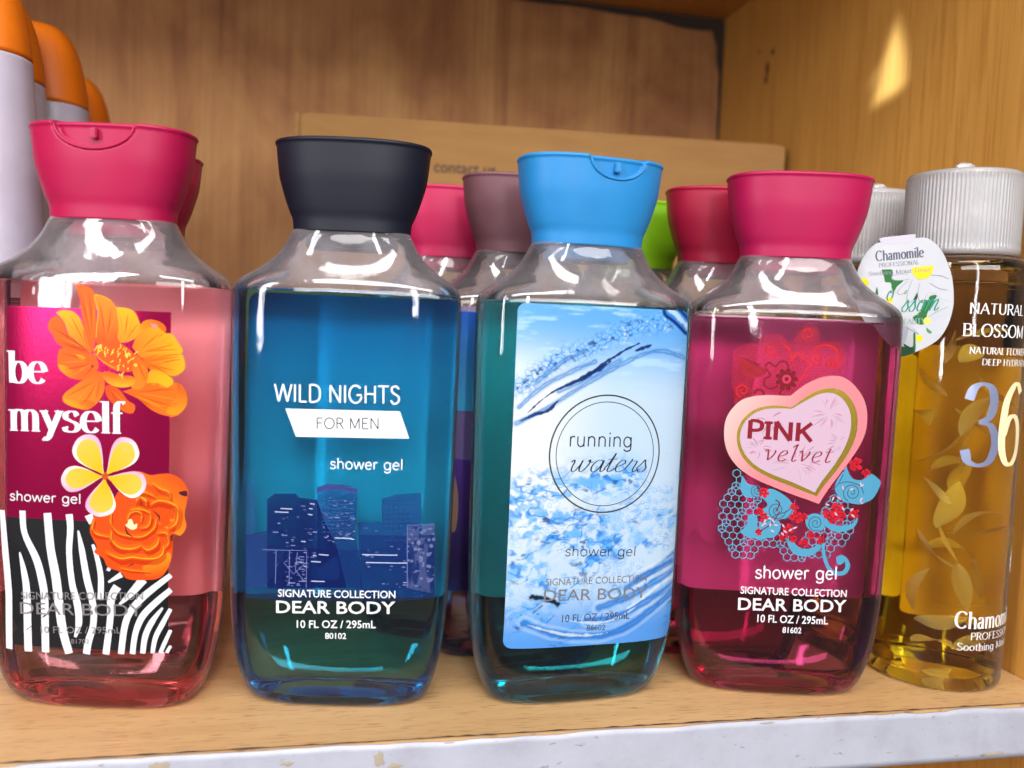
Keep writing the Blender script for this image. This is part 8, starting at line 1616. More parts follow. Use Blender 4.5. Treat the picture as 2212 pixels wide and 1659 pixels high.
def chips():
    V = []; F = []; r = random.Random(12)
    for cx, cz, w, h in [(-.0470, -.0035, .0060, .0050), (-.0118, -.0046, .0055, .0016), (.0150, -.0050, .0035, .0060), (.0195, -.0075, .0050, .0022), (.2300, -.0172, .0120, .0017), (.2150, -.0168, .002, .0007), (-.0625, -.0016, .0016, .0006), (.105, -.0009, .009, .0005), (.142, -.0010, .006, .0006), (.075, -.0130, .004, .0003), (.188, -.0140, .003, .0004), (-.002, -.0135, .005, .0003), (.036, -.0012, .004, .0005)]:
        k = len(V); n = 16
        V.append((cx, EDGE_Y-.0012, cz))
        for i in range(n):
            a = 6.283*i/n; q = .55+.6*r.random(); V.append((cx+w/2*q*math.cos(a), EDGE_Y-.00095, cz+h/2*q*math.sin(a)))
        for i in range(n): F.append((k, k+1+i, k+1+(i+1) % n))
    mesh('glue_stain', V, F, edge, (M['glue'],))
chips()
tag(box('back_wall', (-.48, BACK_Y, -.32), (SIDE_X+.018, BACK_Y+.006, TOP_Z+.018), M['ply'], bevel=0), kind='structure')
back = bpy.data.objects['back_wall']
def dark_gap():
    # open joint, black with grime, under the upper shelf and down the corner
    r = random.Random(6); V = []; F = []; n = 160
    for i in range(n):
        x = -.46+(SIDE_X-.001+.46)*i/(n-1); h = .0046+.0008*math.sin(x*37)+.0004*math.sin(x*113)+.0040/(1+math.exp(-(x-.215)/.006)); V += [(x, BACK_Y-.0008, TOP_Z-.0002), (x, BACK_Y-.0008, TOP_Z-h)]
        if i: F.append((2*i-2, 2*i-1, 2*i+1, 2*i))
    k = len(V); m = 70
    for i in range(m):
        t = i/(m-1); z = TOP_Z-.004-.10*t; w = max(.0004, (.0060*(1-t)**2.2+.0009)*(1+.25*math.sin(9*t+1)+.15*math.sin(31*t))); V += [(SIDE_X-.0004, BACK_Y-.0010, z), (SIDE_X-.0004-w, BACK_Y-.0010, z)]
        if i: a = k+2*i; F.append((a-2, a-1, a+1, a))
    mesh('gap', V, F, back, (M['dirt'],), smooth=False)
dark_gap()
right = tag(box('side_wall', (SIDE_X, EDGE_Y-.006, -.32), (SIDE_X+.018, BACK_Y-.0004, TOP_Z+.018), M['oak'], bevel=.0005), kind='structure')
def smudges():
    r = random.Random(2); V = []; F = []
    for cy, cz, h, w in [(.4920, .3045, .005, .004), (.4975, .2960, .009, .0045), (.4990, .2900, .006, .004), (.5100, .3100, .003, .002)]:
        k = len(V); V.append((SIDE_X-.0004, cy, cz))
        for i in range(14): a = 6.283*i/14; q = .6+.6*r.random(); V.append((SIDE_X-.0004, cy+w/2*q*math.cos(a), cz+h/2*q*math.sin(a)))
        for i in range(14): F.append((k, k+1+(i+1) % 14, k+1+i))
    mesh('stain', V, F, right, (M['stain'],), smooth=False)
smudges()
tag(box('side_wall', (-.478, EDGE_Y-.006, -.32), (-.4605, BACK_Y-.0004, TOP_Z+.018), M['oak'], bevel=.0005), kind='structure')
tag(box('upper_shelf', (-.46, EDGE_Y, TOP_Z), (SIDE_X-.0005, BACK_Y-.0006, TOP_Z+.018), M['oak'], bevel=.0003), kind='structure')
tag(box('lower_shelf', (-.46, EDGE_Y+.01, -.30), (SIDE_X-.0005, BACK_Y-.0006, -.282), M['oak'], bevel=.0003), kind='structure')

# ------------------------------------------------------------------ cardboard carton at the back
def carton():
    root = empty('cardboard_box', (.1150, .4725, 0), math.radians(-5.0)); w, d, h = .280, .082, .2395
    tag(root, 'long brown cardboard box with small dark print, standing against the back wall', 'cardboard box')
    t = .0035
    bm = bmesh.new()
    def bx(lo, hi):
        r = bmesh.ops.create_cube(bm, size=1)
        for v in r['verts']: v.co = Vector([lo[i]+(v.co[i]+.5)*(hi[i]-lo[i]) for i in range(3)])
    bx((-w/2, 0, 0), (w/2, t, h)); bx((-w/2, d-t, 0), (w/2, d, h)); bx((-w/2, t+.0001, 0), (-w/2+t, d-t-.0001, h)); bx((w/2-t, t+.0001, 0), (w/2, d-t-.0001, h-.0005)); bx((-w/2+t+.0001, t+.0001, .0001), (w/2-t-.0001, d-t-.0001, t))
    bmesh.ops.bevel(bm, geom=bm.edges[:], offset=.0008, segments=2, affect='EDGES')
    me = bpy.data.meshes.new('wall'); bm.to_mesh(me); bm.free(); link('wall', me, root, (M['card'],))
    f = box('flap', (-w/2+.002, t, h-.0012), (w/2-.002, d-.001, h+.0016), M['card'], root, .0006)
    f2 = box('side_flap', (-w/2-.0035, .001, .02), (-w/2-.0003, d-.002, h+.001), M['card'], root, .0008)
    s = Print(lambda u, v: ((u, -.0), (0, -1)), .25)
    s.strokes(plain_text("contact us", (-66, 212), (-31, 212.3), 5.2, True), [.06, .035, .02, .85])
    s.build('print', root)
carton()

# ------------------------------------------------------------------ shower gel bottles
def back_surf(u, v):
    (x, y), (nx, ny) = front(BODY, u, v); return (-x, -y), (-nx, -ny)
NS = 144
def bottle_body(root):
    zs = np.concatenate([np.array([0, .3, .8, 1.5, 2.5, 4, 6, 8.5, 11, 15, 20, 26, 33]), np.linspace(40, 128, 12), np.array([131, 133.5, 135, 136, 137, 137.8, 138.5, 139.2, 140, 141, 142, 143.4, 145, 146.6, 148.2, 150, 152, 153.8])])
    rings = dense(BODY, zs); rings += [(155.2, 18.6, 11.2, 2.6), (155.3, 16.5, 10.6, 2.4), (162, 16.5, 10.6, 2.4)]
    zi = np.array([134.5, 136, 137.5, 139, 141, 143.4, 146.6, 150, 153.8])
    inner = [(z, a-1.3, b-1.3, n) for z, a, b, n in dense(BODY, zi)]+[(156, 15.2, 9.4, 2.4), (162, 15.2, 9.4, 2.4)]
    base = [(2.6, 4, 2, 2.2), (2.2, 14, 6.5, 2.3), (.9, 22, 10.5, 2.4)]       # the pushed-up base
    return loft('bottle_body', base+rings, NS, root, M['clear'], extra=inner)
def gel_mesh(root, level, m, floor=3.2):
    zs = np.concatenate([np.array([floor, floor+.4, floor+1.2, 6.5, 9, 12, 16, 21, 27, 33]), np.linspace(40, 126, 11), np.linspace(129, level-.5, 5)])
    I = .95
    rings = [(z, a-I, b-I, n) for z, a, b, n in dense(BODY, zs)]
    z0, a0, b0, n0 = rings[0]; rings[0] = (z0, a0-2.2, b0-2.2, n0)
    z1, a1, b1, n1 = rings[1]; rings[1] = (z1, a1-.7, b1-.7, n1)
    l = rings[-1]; rings += [(level, l[1], l[2], l[3]), (level-.35, l[1]-.8, l[2]-.8, l[3]), (level-.5, l[1]-2, l[2]-2, l[3])]
    pun = [(floor+1.8, 5, 2.5, 2.2), (floor+1.4, 14, 6.5, 2.3), (floor+.35, 21, 10, 2.4)]
    return loft('gel', pun+rings, NS, root, m)
CAPP = [(153.9, 18.9, 11.8, 2.5), (157.6, 19.2, 12.0, 2.5), (161, 20.5, 12.7, 2.5), (166, 22.2, 13.6, 2.5), (172, 23.8, 14.5, 2.5), (177, 24.4, 14.9, 2.5), (181.2, 24.8, 15.2, 2.5)]
def cap(root, m, notch=None):
    zs = np.concatenate([[153.9, 154.3, 155], np.linspace(156, 181, 43)])
    rings = [(153.7, 17.2, 10.6, 2.5)]+dense(CAPP, zs)
    rings += [(181.3, 25.0, 15.4, 2.5), (181.5, 25.15, 15.55, 2.5), (182.1, 25.15, 15.55, 2.5), (182.4, 24.9, 15.3, 2.5), (182.6, 24.2, 14.6, 2.5), (183.0, 21, 12.4, 2.5), (183.6, 14, 8, 2.4), (183.9, 6, 3.6, 2.2)]
    def tw(V):
        if notch is None: return V
        uc, hw, hh = notch; V = V.copy()
        for i, (x, y, z) in enumerate(V):
            if y > -3: continue
            q = ((x-uc)/hw)**2+((z-182.2)/hh)**2
            if q < 1.12 and z > 170:
                k = min(1, max(0, (1.12-q)/.10)); V[i, 1] += 2.4*k
        return V
    plug = [(154.5, 15.0, 9.2, 2.4), (149.4, 15.0, 9.2, 2.4), (149.0, 14.2, 8.4, 2.4), (149.1, 6, 4, 2.2)]
    c = loft('cap', rings, 288 if notch else NS, root, m, tweak=tw, extra=plug)
    if notch:
        uc, hw, hh = notch; P = []
        for k in range(41):
            a = math.pi+math.pi*k/40; u, z = uc+hw*math.cos(a)*1.0, 182.0+hh*math.sin(a)
            zz = min(z, 181.6); aa, bb, nn = [float(q) for q in section(CAPP, min(zz, 181.2))]
            P.append((u, -bb*(1-min(abs(u)/aa, .99)**nn)**(1/nn)+.02, zz))
        V = []; F = []; n = 8
        for k, p in enumerate(P):
            t = Vector(P[min(k+1, 40)])-Vector(P[max(k-1, 0)]); t.normalize(); s_ = t.cross(Vector((0, -1, 0))).normalized(); w_ = t.cross(s_)
            for i in range(n):
                a = 6.283*i/n; q = Vector(p)+(s_*math.cos(a)+w_*math.sin(a))*(.50 if 2 < k < 38 else .34); V.append(q/1000)
        for k in range(40):
            for i in range(n): F.append((k*n+i, k*n+(i+1) % n, (k+1)*n+(i+1) % n, (k+1)*n+i))
        F += [tuple(range(n)), tuple(range(40*n, 41*n))]
        mesh('opening_lip', V, F, c, (m,))
        tb = box('latch_tab', (uc/1000-.0011, -.0146, .1774), (uc/1000+.0009, -.0120, .1806), m, c, .0003)
    return c
def rrect(u0, v0, u1, v1, r=2):
    out = []
    for cx, cy, a in ((u1-r, v0+r, -90), (u1-r, v1-r, 0), (u0+r, v1-r, 90), (u0+r, v0+r, 180)):
        out += [(cx+r*math.cos(math.radians(a+q)), cy+r*math.sin(math.radians(a+q))) for q in (0, 30, 60, 90)]
    return out
def back_label(root, c, lo=31, hi=134, u=33):
    s = Print(back_surf, -1.2); s.poly(rrect(-u, lo, u, hi, 3), c); return s.build('back_label', root, [M['back']])
def gel_bottle(name, loc, yaw, label, group, cap_m, gel_m, level, back_c, notch=None):
    root = tag(empty(name, loc, math.radians(yaw)), label, 'bottle', group)
    bottle_body(root); gel_mesh(root, level, gel_m); cap(root, cap_m, notch); back_label(root, back_c)
    return root
front_s = lambda u, v: front(BODY, u, v)
def cap_mat(n, c): return plain(n, c, .46, bump=.12, sss=.25)
FRONT = 'shower gel bottles in the front row'; REAR = 'shower gel bottles in the rear row'
pinkc = cap_mat('pink_cap', (.41, .0035, .060))
b1 = gel_bottle('gel_bottle', (-.0714, .2906, 0), -13, 'pink gel bottle with orange flowers and zebra stripes on its label', FRONT, pinkc,
    mat_gel('salmon_gel', (0, 16.5, 14.5)), 134.2, [.92, .80, .80], (0.5, 12.2, 7.6))
b2 = gel_bottle('gel_bottle', (.0032, .2832, 0), -10, 'blue gel bottle with black cap and white print over a night skyline', FRONT, plain('black_cap', (.0045, .0055, .014), .5, spec=.3, bump=.12),
    mat_gel('blue_gel', (60, 11.5, 5.0)), 135.2, ["L", [0, 132], [0, 72], [.016, .20, .42], [.28, .66, .74]])
b3 = gel_bottle('gel_bottle', (.0816, .2776, 0), 4, 'teal gel bottle with sky blue cap and a water splash label', FRONT, cap_mat('sky_blue_cap', (.018, .22, .52)),
    mat_gel('teal_gel', (60, 7, 5.2)), 134.6, [.55, .72, .75], (4.5, 9.8, 6.8))
b4 = gel_bottle('gel_bottle', (.1580, .2750, 0), -13, 'wine red gel bottle with a pink heart sticker and turquoise lace print', FRONT, cap_mat('magenta_cap', (.40, .0035, .066)),
    mat_gel('wine_gel', (5.5, 44, 23)), 132.6, [.80, .62, .70])
s = Print(front_s); s.items(ART['0']); s.build('front_label', b1)
s = Print(front_s); s.items(ART['1']); s.build('front_print', b2)
def water_label(root):
    P, (n0, n1) = WATER, (236, 452); u0, u1, v0, v1 = -28.0, 32.2, 21.6, 133.8
    U, Vv = np.meshgrid(np.linspace(u0, u1, n0), np.linspace(v0, v1, n1))
    rs = np.random.RandomState(1)
    def vnoise(x, y, seed):
        g = np.random.RandomState(seed).rand(64, 64); xi, yi = np.floor(x).astype(int), np.floor(y).astype(int); fx, fy = x-xi, y-yi
        fx = fx*fx*(3-2*fx); fy = fy*fy*(3-2*fy); q = lambda a, b: g[a % 64, b % 64]
        return (q(xi, yi)*(1-fx)+q(xi+1, yi)*fx)*(1-fy)+(q(xi, yi+1)*(1-fx)+q(xi+1, yi+1)*fx)*fy
    def fbm(x, y, s, o=4): return sum(vnoise(x*2**k, y*2**k, s+k)*.5**k for k in range(o))/(2-.5**(o-1))
    def worley(x, y, seed):
        g = np.random.RandomState(seed).rand(64, 64, 2); xi, yi = np.floor(x).astype(int), np.floor(y).astype(int); D = []
        for dx in (-1, 0, 1):
            for dy in (-1, 0, 1):
                c = g[(xi+dx) % 64, (yi+dy) % 64]; D.append(np.hypot(xi+dx+c[..., 0]-x, yi+dy+c[..., 1]-y))
        D = np.sort(np.array(D), 0); return D[0], D[1]
    def dist(L):
        d = np.full(U.shape, 1e9); tt = np.zeros(U.shape); L = spline(L, 6); n = len(L)
        for i in range(n-1):
            a, b = np.array(L[i]), np.array(L[i+1]); e = b-a; l2 = e@e+1e-9
            t = np.clip(((U-a[0])*e[0]+(Vv-a[1])*e[1])/l2, 0, 1); q = np.hypot(U-a[0]-t*e[0], Vv-a[1]-t*e[1])
            m = q < d; tt[m] = (i+t[m])/(n-1); d = np.minimum(d, q)
        return d, tt
    def over(base, c, a): return base*(1-a[..., None])+np.array(c)*a[..., None]
    ss = lambda a, b, x: np.clip((x-a)/(b-a), 0, 1)**2*(3-2*np.clip((x-a)/(b-a), 0, 1))
    white, sky, deep, navy = (.78, .82, .86), (.36, .60, .84), (.07, .30, .72), (.012, .055, .22)
    C = np.zeros(U.shape+(3,))+np.array((.60, .72, .84))
    wx, wy = U+1.6*(fbm(U/4, Vv/4, 3)-.5)*2, Vv+1.6*(fbm(U/4, Vv/4, 9)-.5)*2
    left = ss(8, -22, U)
    C = over(C, (.82, .84, .86), .9*left*ss(128, 112, Vv)*ss(45, 70, Vv))
    top = ss(104, 133, Vv+.10*U); C = over(C, (.17, .46, .84), .95*top)
    C = over(C, (.55, .74, .90), ss(.55, .72, fbm(U/9, Vv/1.7, 21))*ss(104, 112, Vv)*.65)
    bot = ss(46, 24, Vv-.08*U); C = over(C, (.10, .36, .80), .85*bot)
    # splash texture: cell walls and droplets inside cloudy bands
    mask = np.zeros(U.shape)
    for L in P['spl']:
        d, _ = dist(L); mask = np.maximum(mask, np.exp(-(d/5.5)**2))
    mask = np.maximum(mask, .75*ss(78, 60, Vv)*ss(20, 34, Vv)*ss(.36, .60, fbm(U/11, Vv/8, 31)))
    mask = np.maximum(mask, .95*ss(40, 33, Vv)*ss(.38, .58, fbm(U/9, Vv/6, 37))*ss(20, -18, U))
    qx, qy = U+7*(fbm(U/12, Vv/9, 103)-.5), Vv+6*(fbm(U/12, Vv/9, 107)-.5)
    rd = lambda sx, sy, s_: 1-np.abs(2*fbm(qx/sx, qy/sy, s_, 3)-1)
    wall = ss(.88, .985, rd(7.5, 4.2, 5)); wall2 = ss(.90, .985, rd(3.6, 2.2, 6))
    fl = fbm(wx/3, wy/2.2, 44)
    C = over(C, (.16, .48, .86), .85*mask*ss(.40, .62, fl))
    C = over(C, deep, np.clip(mask*1.15, 0, 1)*wall*.9*ss(.30, .5, fl)); C = over(C, (.10, .36, .74), mask*wall2*.8*ss(.45, .62, fbm(U/5, Vv/5, 50)))
    C = over(C, navy, mask*ss(.68, .80, fbm(qx/3.2, qy/1.4, 61))*.7)
    h1, _ = worley(U/2.3, Vv/2.3, 77); rr = np.abs(h1-.26); C = over(C, (.10, .36, .78), ss(.10, .03, rr)*ss(.52, .62, fbm(U/8, Vv/8, 71))*ss(92, 74, Vv)*.35)
    # the big wave
    for L in P['bub']:
        d, t = dist(L); b = np.exp(-(d/3.0)**2); q1, q2 = worley(wx/2.1, wy/1.8, 15)
        C = over(C, (.30, .56, .86), .55*b); C = over(C, deep, b*ss(.22, .03, q2-q1)*.85); C = over(C, navy, b*ss(.62, .74, fbm(wx/1.4, wy/1.2, 81))*.8)
        C = over(C, white, b*ss(.64, .74, fbm(wx/1.3, wy/1.1, 91))*.7)
    for k, L in enumerate(P['mid']):
        d, t = dist(L); w = .55+.5*fbm(t*9, t*0+k, 13); C = over(C, (.16, .40, .74), ss(w*1.9, w*.4, d)*.55)
        d2 = d+.9*(fbm(U/2, Vv/2, 23+k)-.5); C = over(C, (.03, .14, .40), ss(.36, .12, np.abs(d2-.35))*.38)
    for k, L in enumerate(P['dark']):
        d, t = dist(L); d = d+.7*(fbm(U/1.3, Vv/1.3, 35)-.5); w = .75*np.sin(np.pi*np.clip(t, .02, .98))**.6*(.4+1.1*fbm(t*9, t*0+k, 33)); C = over(C, navy, ss(w, w*.45, d)*.95)
    for L in P['drop']:
        d, t = dist(L); C = over(C, deep, ss(3.6, 2.2, d)*.9); C = over(C, navy, ss(.8, .3, np.abs(d-2.3))*.9); C = over(C, (.60, .76, .90), ss(1.5, .6, d+1.4*fbm(U/2, Vv/2, 7)-.6)*.9)
    for k, L in enumerate(P['low']):
        d, t = dist(L); d2 = d+1.2*(fbm(U/5, Vv/3, 53+k)-.5); C = over(C, deep, ss(2.2, .3, d2)*.55); C = over(C, (.04, .16, .46), ss(.6, .1, np.abs(d2-.5))*.4); C = over(C, white, ss(.9, .2, np.abs(d2-1.9))*.28)
    for L in P['white']:
        d, t = dist(L); w = .9*np.sin(np.pi*np.clip(t, .02, .98))*(.5+fbm(t*8, t*0, 63)); C = over(C, (.78, .82, .86), ss(w*.8+.1, w*.3, d+.8*(fbm(U/1.5, Vv/1.5, 67)-.4))*.75)
    for L in P['blk']:
        d, t = dist(L); d2 = d+1.5*(fbm(U/1.2, Vv/1.2, 73)-.5); C = over(C, (.01, .02, .05), ss(1.2, .5, d2)*.95)
    sp_ = rs.rand(*U.shape) > .9965; C = over(C, deep, sp_*.7*ss(100, 80, Vv)*ss(.4, .6, fbm(U/7, Vv/7, 95)))
    C = np.clip(C, 0, 1)**1.35*.80
    # rounded corners and the label mesh
    V = []; N = []; F = []; keep = np.ones(U.shape, bool); r = 2.2
    for j in range(n1):
        for i in range(n0):
            u, v = U[j, i], Vv[j, i]; dx = max(0, u0+r-u, u-(u1-r)); dy = max(0, v0+r-v, v-(v1-r))
            if dx*dx+dy*dy > r*r*1.02: keep[j, i] = False
            (x, y), (nx, ny) = front(BODY, u, v) if j % 8 == 0 or j == n1-1 else ((0, 0), (0, 0)); V.append([x, y, v]); N.append([nx, ny])
    V = np.array(V).reshape(n1, n0, 3); N = np.array(N).reshape(n1, n0, 2); ks = [j for j in range(n1) if j % 8 == 0 or j == n1-1]
    for i in range(n0):
        for a in (0, 1):
            V[:, i, a] = np.interp(np.arange(n1), ks, V[ks, i, a]); N[:, i, a] = np.interp(np.arange(n1), ks, N[ks, i, a])
    V[..., :2] += N*.10; V = V.reshape(-1, 3)/1000
    for j in range(n1-1):
        for i in range(n0-1):
            if keep[j, i] and keep[j, i+1] and keep[j+1, i] and keep[j+1, i+1]: a = j*n0+i; F.append((a, a+1, a+n0+1, a+n0))
    me = bpy.data.meshes.new('front_label'); me.from_pydata(V.tolist(), [], F)
    at = me.color_attributes.new('ink', 'FLOAT_COLOR', 'POINT'); at.data.foreach_set('color', np.concatenate([np.clip(C, 0, 1), np.ones(U.shape+(1,))], -1).astype('f').ravel())
    me.shade_smooth(); o = link('front_label', me, root, (M['ink'],))
    s = Print(front_s, .13); s.items(ART['2']); s.build('lettering', o)
water_label(b3)
s = Print(front_s)
for it in ART['3']:
    if it[0] == 'H': s.hexes(it[1], it[2], it[3], it[4])
    else: s.items([it])
s.build('front_print', b4)
s = Print(front_s, max(.3, s.lay)); s.items(ART['heart']); s.build('heart_sticker', b4)

# the rear row: the same bottle, other colours
def mauve_front(root):
    s = Print(front_s); s.poly(rrect(-33, 95, 20, 131, 2), ["L", [0, 131], [0, 98], [.012, .08, .42], [.04, .30, .52]]); s.poly([(-33, 95), (20, 95), (20, 72), (-33, 78)], [.13, .09, .22])
    s.poly([(-33, 78), (20, 72), (20, 28), (-33, 28)], ["L", [0, 78], [0, 40], [.07, .025, .20], [.012, .006, .04]]); s.poly([(-32, 55), (-27, 50), (-26, 62), (-28, 72), (-32, 74)], [.22, .13, .08], 0, 1); s.build('front_label', root)
rear = [((-.0765, .3320), -4, 'pink capped gel bottle hidden behind the zebra striped bottle', (.36, .007, .05), (2, 20, 16), [.8, .6, .65]),
        ((.0465, .3560), 0, 'pink capped gel bottle at the back between black and mauve caps', (.50, .014, .085), (3, 22, 14), [.8, .6, .65]),
        ((.0690, .3190), 4, 'purple gel bottle with a dusky mauve cap and blue and violet label', (.17, .07, .085), (30, 42, 12), [.5, .4, .7]),
        ((.1250, .3560), -3, 'lime green capped gel bottle half hidden behind the sky blue cap', (.17, .38, .004), (14, 4, 40), [.7, .8, .5]),
        ((.1490, .3110), -8, 'crimson capped gel bottle right behind the wine red one', (.36, .007, .038), (6, 45, 25), [.8, .6, .65])]
for k, ((x, y), yw, lab, cc, sg, bc) in enumerate(rear):
    r_ = gel_bottle('gel_bottle', (x, y, 0), yw, lab, REAR, cap_mat('cap_plastic', cc), mat_gel('rear_gel', sg), 128, bc)
    if k == 2: mauve_front(r_)

# ------------------------------------------------------------------ toner bottles
RT = 24.5
def toner_surf(u, v): a = u/RT; return (RT*math.sin(a), -RT*math.cos(a)), (math.sin(a), -math.cos(a))
def petal_mesh(rs, L, W, c, parent):
    V = []; F = []; n, k = 14, 5; bend = rs.uniform(-.5, .9); tw = rs.uniform(-.8, .8)
    for i in range(n+1):
        t = i/n; w = W*(math.sin(math.pi*min(1, t**.75*.98+.01))**.8)*(.75+.5*t)
        for j in range(k):
            q = j/(k-1)*2-1; a = tw*t; V.append((L*(t-.5), w*q*math.cos(a), bend*L*.25*math.sin(math.pi*t)+w*q*math.sin(a)+.12*W*q*q))
    for i in range(n):
        for j in range(k-1): a = i*k+j; F.append((a, a+1, a+k+1, a+k))
    from mathutils import Euler
    R = Euler((rs.uniform(-.5, .5), rs.uniform(-1.4, 1.4), rs.uniform(-.6, .6))).to_matrix()
    return mesh('petal', [(R @ Vector(v)+Vector(c))/1000 for v in V], F, parent, (M['petal'],))
def toner(loc, yaw, label, art=True, npet=26):
    root = tag(empty('toner_bottle', loc, math.radians(yaw)), label, 'bottle', 'toner bottles by the side wall')
    prof = [(1.6, 6, 6, 2), (1.2, 17, 17, 2), (0, 21.2, 21.2, 2), (.3, 22.8, 22.8, 2), (1.2, 24, 24, 2), (3, 24.5, 24.5, 2)]+[(z, 24.5, 24.5, 2) for z in (20, 50, 80, 110, 140, 152)]+[(155, 24.3, 24.3, 2), (156.8, 23.6, 23.6, 2), (157.9, 22.2, 22.2, 2), (158.3, 20.5, 20.5, 2), (158.5, 18, 18, 2), (158.6, 15.5, 15.5, 2), (168, 15.5, 15.5, 2)]
    loft('bottle_body', prof, 128, root, M['clear_round'])
    I = 1.2
    g = [(6.2, 4, 4, 2), (6.0, 13, 13, 2), (4.6, 19, 19, 2), (4.2, 21, 21, 2), (4.8, 22.4, 22.4, 2), (6.5, 24.5-I, 24.5-I, 2)]+[(z, 24.5-I, 24.5-I, 2) for z in (20, 50, 80, 110, 140, 148.6)]+[(149.2, 24.5-I, 24.5-I, 2), (148.7, 22.2, 22.2, 2), (148.5, 20.6, 20.6, 2)]
    liq = loft('toner_liquid', g, 128, root, mat_gel('amber_toner', (.1, 4, 46), 1.22))
    N = 360                                                       # ribbed screw cap
    def rib(V):
        V = V.copy(); r = np.hypot(V[:, 0], V[:, 1]); a = np.arctan2(V[:, 1], V[:, 0]); m = (r > 18.9) & (V[:, 2] > 161.4) & (V[:, 2] < 187.6)
        k = np.where(m, 1+.012*np.sin(a*90), 1); V[:, 0] *= k; V[:, 1] *= k; return V
    cz = [(159.2, 18.1, 18.1, 2), (159.0, 19.9, 19.9, 2), (161.2, 20.1, 20.1, 2), (161.6, 19.9, 19.9, 2)]+[(z, 19.8, 19.8, 2) for z in np.linspace(163, 187, 9)]+[(187.7, 19.9, 19.9, 2), (188.7, 19.9, 19.9, 2), (189.5, 19.4, 19.4, 2), (189.7, 15, 15, 2), (189.8, 6, 6, 2)]
    c = loft('cap', cz, N, root, M['frost'], tweak=rib)
    inner = [(160, 16.8, 16.8, 2), (186.5, 16.8, 16.8, 2)]; loft('inner_collar', inner, 64, c, M['frost'])
    nub = [(189.85, 3.8, 2.8, 2), (191.2, 3.6, 2.6, 2), (192.0, 2.7, 1.9, 2), (192.3, 1.0, .8, 2)]
    V0 = loft('nub', nub, 32, c, M['frost']); V0.location = (-.008, -.0095, 0)
    rs = random.Random(21 if art else 33)
    pts = [(4, 100, 24, 5), (12, 86, 20, 5), (-6, 88, 22, 4.5), (14, 74, 18, 5), (-2, 66, 24, 6), (9, 60, 22, 3.5), (-12, 50, 22, 5.5), (8, 46, 26, 5), (2, 36, 24, 5), (15, 38, 18, 4.5), (-10, 24, 24, 5), (-5, 12, 22, 6), (12, 16, 20, 4.5), (17, 110, 20, 5), (7, 122, 22, 5), (16, 130, 18, 4), (-9, 112, 18, 4), (18, 56, 18, 4), (-15, 72, 18, 4.5), (-16, 34, 20, 5), (4, 80, 18, 4), (16, 96, 20, 5), (-17, 98, 16, 4), (0, 52, 20, 4), (-14, 125, 18, 4), (10, 28, 18, 4)]
    for k in range(npet):
        x, z, L, W = pts[k]; dep = rs.uniform(-1, .2)*math.sqrt(max(0, 18**2-x*x*.5))*.72; petal_mesh(rs, L*.86, W*.68, (x*.66, dep, max(11, min(z, 136))), root)
    s = Print(lambda u, v: (lambda q: ((-q[0][0], -q[0][1]), (-q[1][0], -q[1][1])))(toner_surf(u, v)), -1.8)
    lb = Print(lambda u, v: (lambda q: ((-q[0][0], -q[0][1]), (-q[1][0], -q[1][1])))(toner_surf(u, v)), -1.7)
    lb.poly(rrect(-8, 22, 25, 122, 2), [.52, .42, .20]); lb.poly(rrect(-42, 16, -8.2, 126, 2), [.92, .64, .20, .58]); lb.build('back_label', root, [M['back']])  # second panel: added golden film, its colour standing in for light through the liquid
    bc = [.35, .24, .05, 1]; r2 = random.Random(3)
    for row in range(26):
        z = 118-row*3.4; u = -3.0
        while u < 17:
            w = r2.uniform(1.0, 4.6)
            if r2.random() < .85: s.poly([(u, z), (min(18, u+w), z), (min(18, u+w), z+1.5), (u, z+1.5)], bc)
            u += w+.7
    s.build('back_print', root)
    if art:
        s = Print(toner_surf); s.items(ART['toner']); s.build('front_print', root)
    return root
toner((.2290, .2800, 0), 0, 'round bottle of golden toner with floating petals and white lettering')
toner((.2225, .3300, 0), 25, 'second round toner bottle, tucked behind the wine red gel bottle', False, 8)

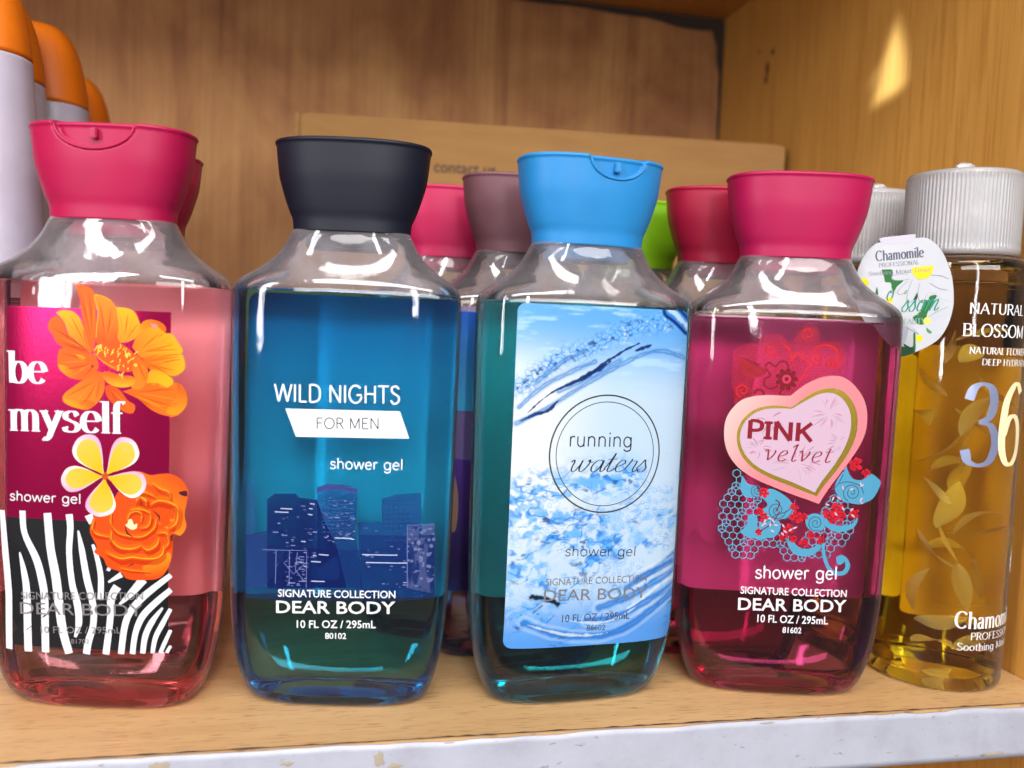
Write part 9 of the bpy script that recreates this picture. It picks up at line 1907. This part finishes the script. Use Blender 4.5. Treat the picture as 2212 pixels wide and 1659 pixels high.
def hang_tag():
    C0 = Vector((.217576, .255330, .15)); n = Vector((-.4202, -.90743, 0))
    root = tag(empty('hang_tag', (C0.x, C0.y, C0.z), math.atan2(-n.x, -n.y)*-1), 'oval white paper tag printed with daisies, hanging on the golden toner', 'tag')
    P = [tuple(p) for p in ART['tag_outline']]; P = spline(P+[P[0]], 3)[:-1]
    t = .35; V = [(u/1000, 0, v/1000) for u, v in P]+[(u/1000, t/1000, v/1000) for u, v in P]; k = len(P)
    F = [tuple(range(k)), tuple(range(2*k-1, k-1, -1))]+[(i, k+i, k+(i+1) % k, (i+1) % k) for i in range(k)]
    o = mesh('card', V, F, root, (M['paper'],), smooth=False)
    bm = bmesh.new(); bm.from_mesh(o.data); bmesh.ops.recalc_face_normals(bm, faces=bm.faces); bm.to_mesh(o.data); bm.free()
    s = Print(lambda u, v: ((u, 0), (0, -1)), .05); s.items(ART['tag']); s.build('front_print', root)
    # the folded paper loop reaching back to the bottle neck
    tab = ART['tag_outline']
    V = []; F = []
    for j in range(9):
        a = j/8*2.6
        for x, z in (tab[1], tab[3]): V.append((x/1000, (1.05-1.0*math.cos(a)+.25*j)/1000, (z-.4+1.0*math.sin(a)-.25*j)/1000))
    for j in range(8): F.append((2*j, 2*j+1, 2*j+3, 2*j+2))
    mesh('fold', V, F, root, (M['paper'],))
hang_tag()

# ------------------------------------------------------------------ white bottles with orange caps
WB = [(0, 20, 12, 2.4), (3, 22, 13.5, 2.4), (30, 26, 16, 2.4), (80, 28.5, 18, 2.4), (130, 28.3, 18, 2.4), (175, 26, 17, 2.4), (213, 23.2, 15.2, 2.4)]
OC = [(213.4, 23.2, 15.2, 2.4), (220, 22.6, 14.8, 2.4), (230, 20.8, 13.6, 2.4), (238, 18.4, 12.0, 2.4), (243, 15.6, 10.4, 2.4), (246, 12.6, 8.4, 2.3), (247.6, 8.6, 6, 2.2), (248.2, 3, 2, 2)]
def orange_cap_bottle():
    root = empty('lotion_bottle', (0, 0, 0))
    z = np.concatenate([[0, .8, 2], np.linspace(4, 212, 30), [213]]); loft('bottle_body', dense(WB, z), 96, root, M['white'])
    z = np.concatenate([[213.4], np.linspace(215, 243, 18), [244.5, 246, 247, 247.6, 248, 248.2]]); loft('cap', dense(OC, z), 96, root, M['orange'])
    return root
proto = orange_cap_bottle()
spots = [(-.1334, .3341, 'lotion bottle at the left picture edge, nearest of the orange capped row'), (-.1400, .3690, 'orange capped white bottle, second from the front of its row'),
         (-.1338, .4054, 'white bottle with the broad orange cap in the middle of its row'), (-.1439, .4440, 'orange capped bottle just behind the broad orange cap'), (-.1437, .4853, 'rearmost orange capped bottle, showing only its cap against the plywood')]
for k, (x, y, lab) in enumerate(spots):
    o = proto
    if k:
        o = proto.copy(); col.objects.link(o)
        for ch in proto.children: c = ch.copy(); col.objects.link(c); c.parent = o
    o.location = (x, y, 0); o.rotation_euler = (0, 0, math.radians((-6, -10, -12, -8, -6)[k])); tag(o, lab, 'bottle', 'white bottles with orange caps')
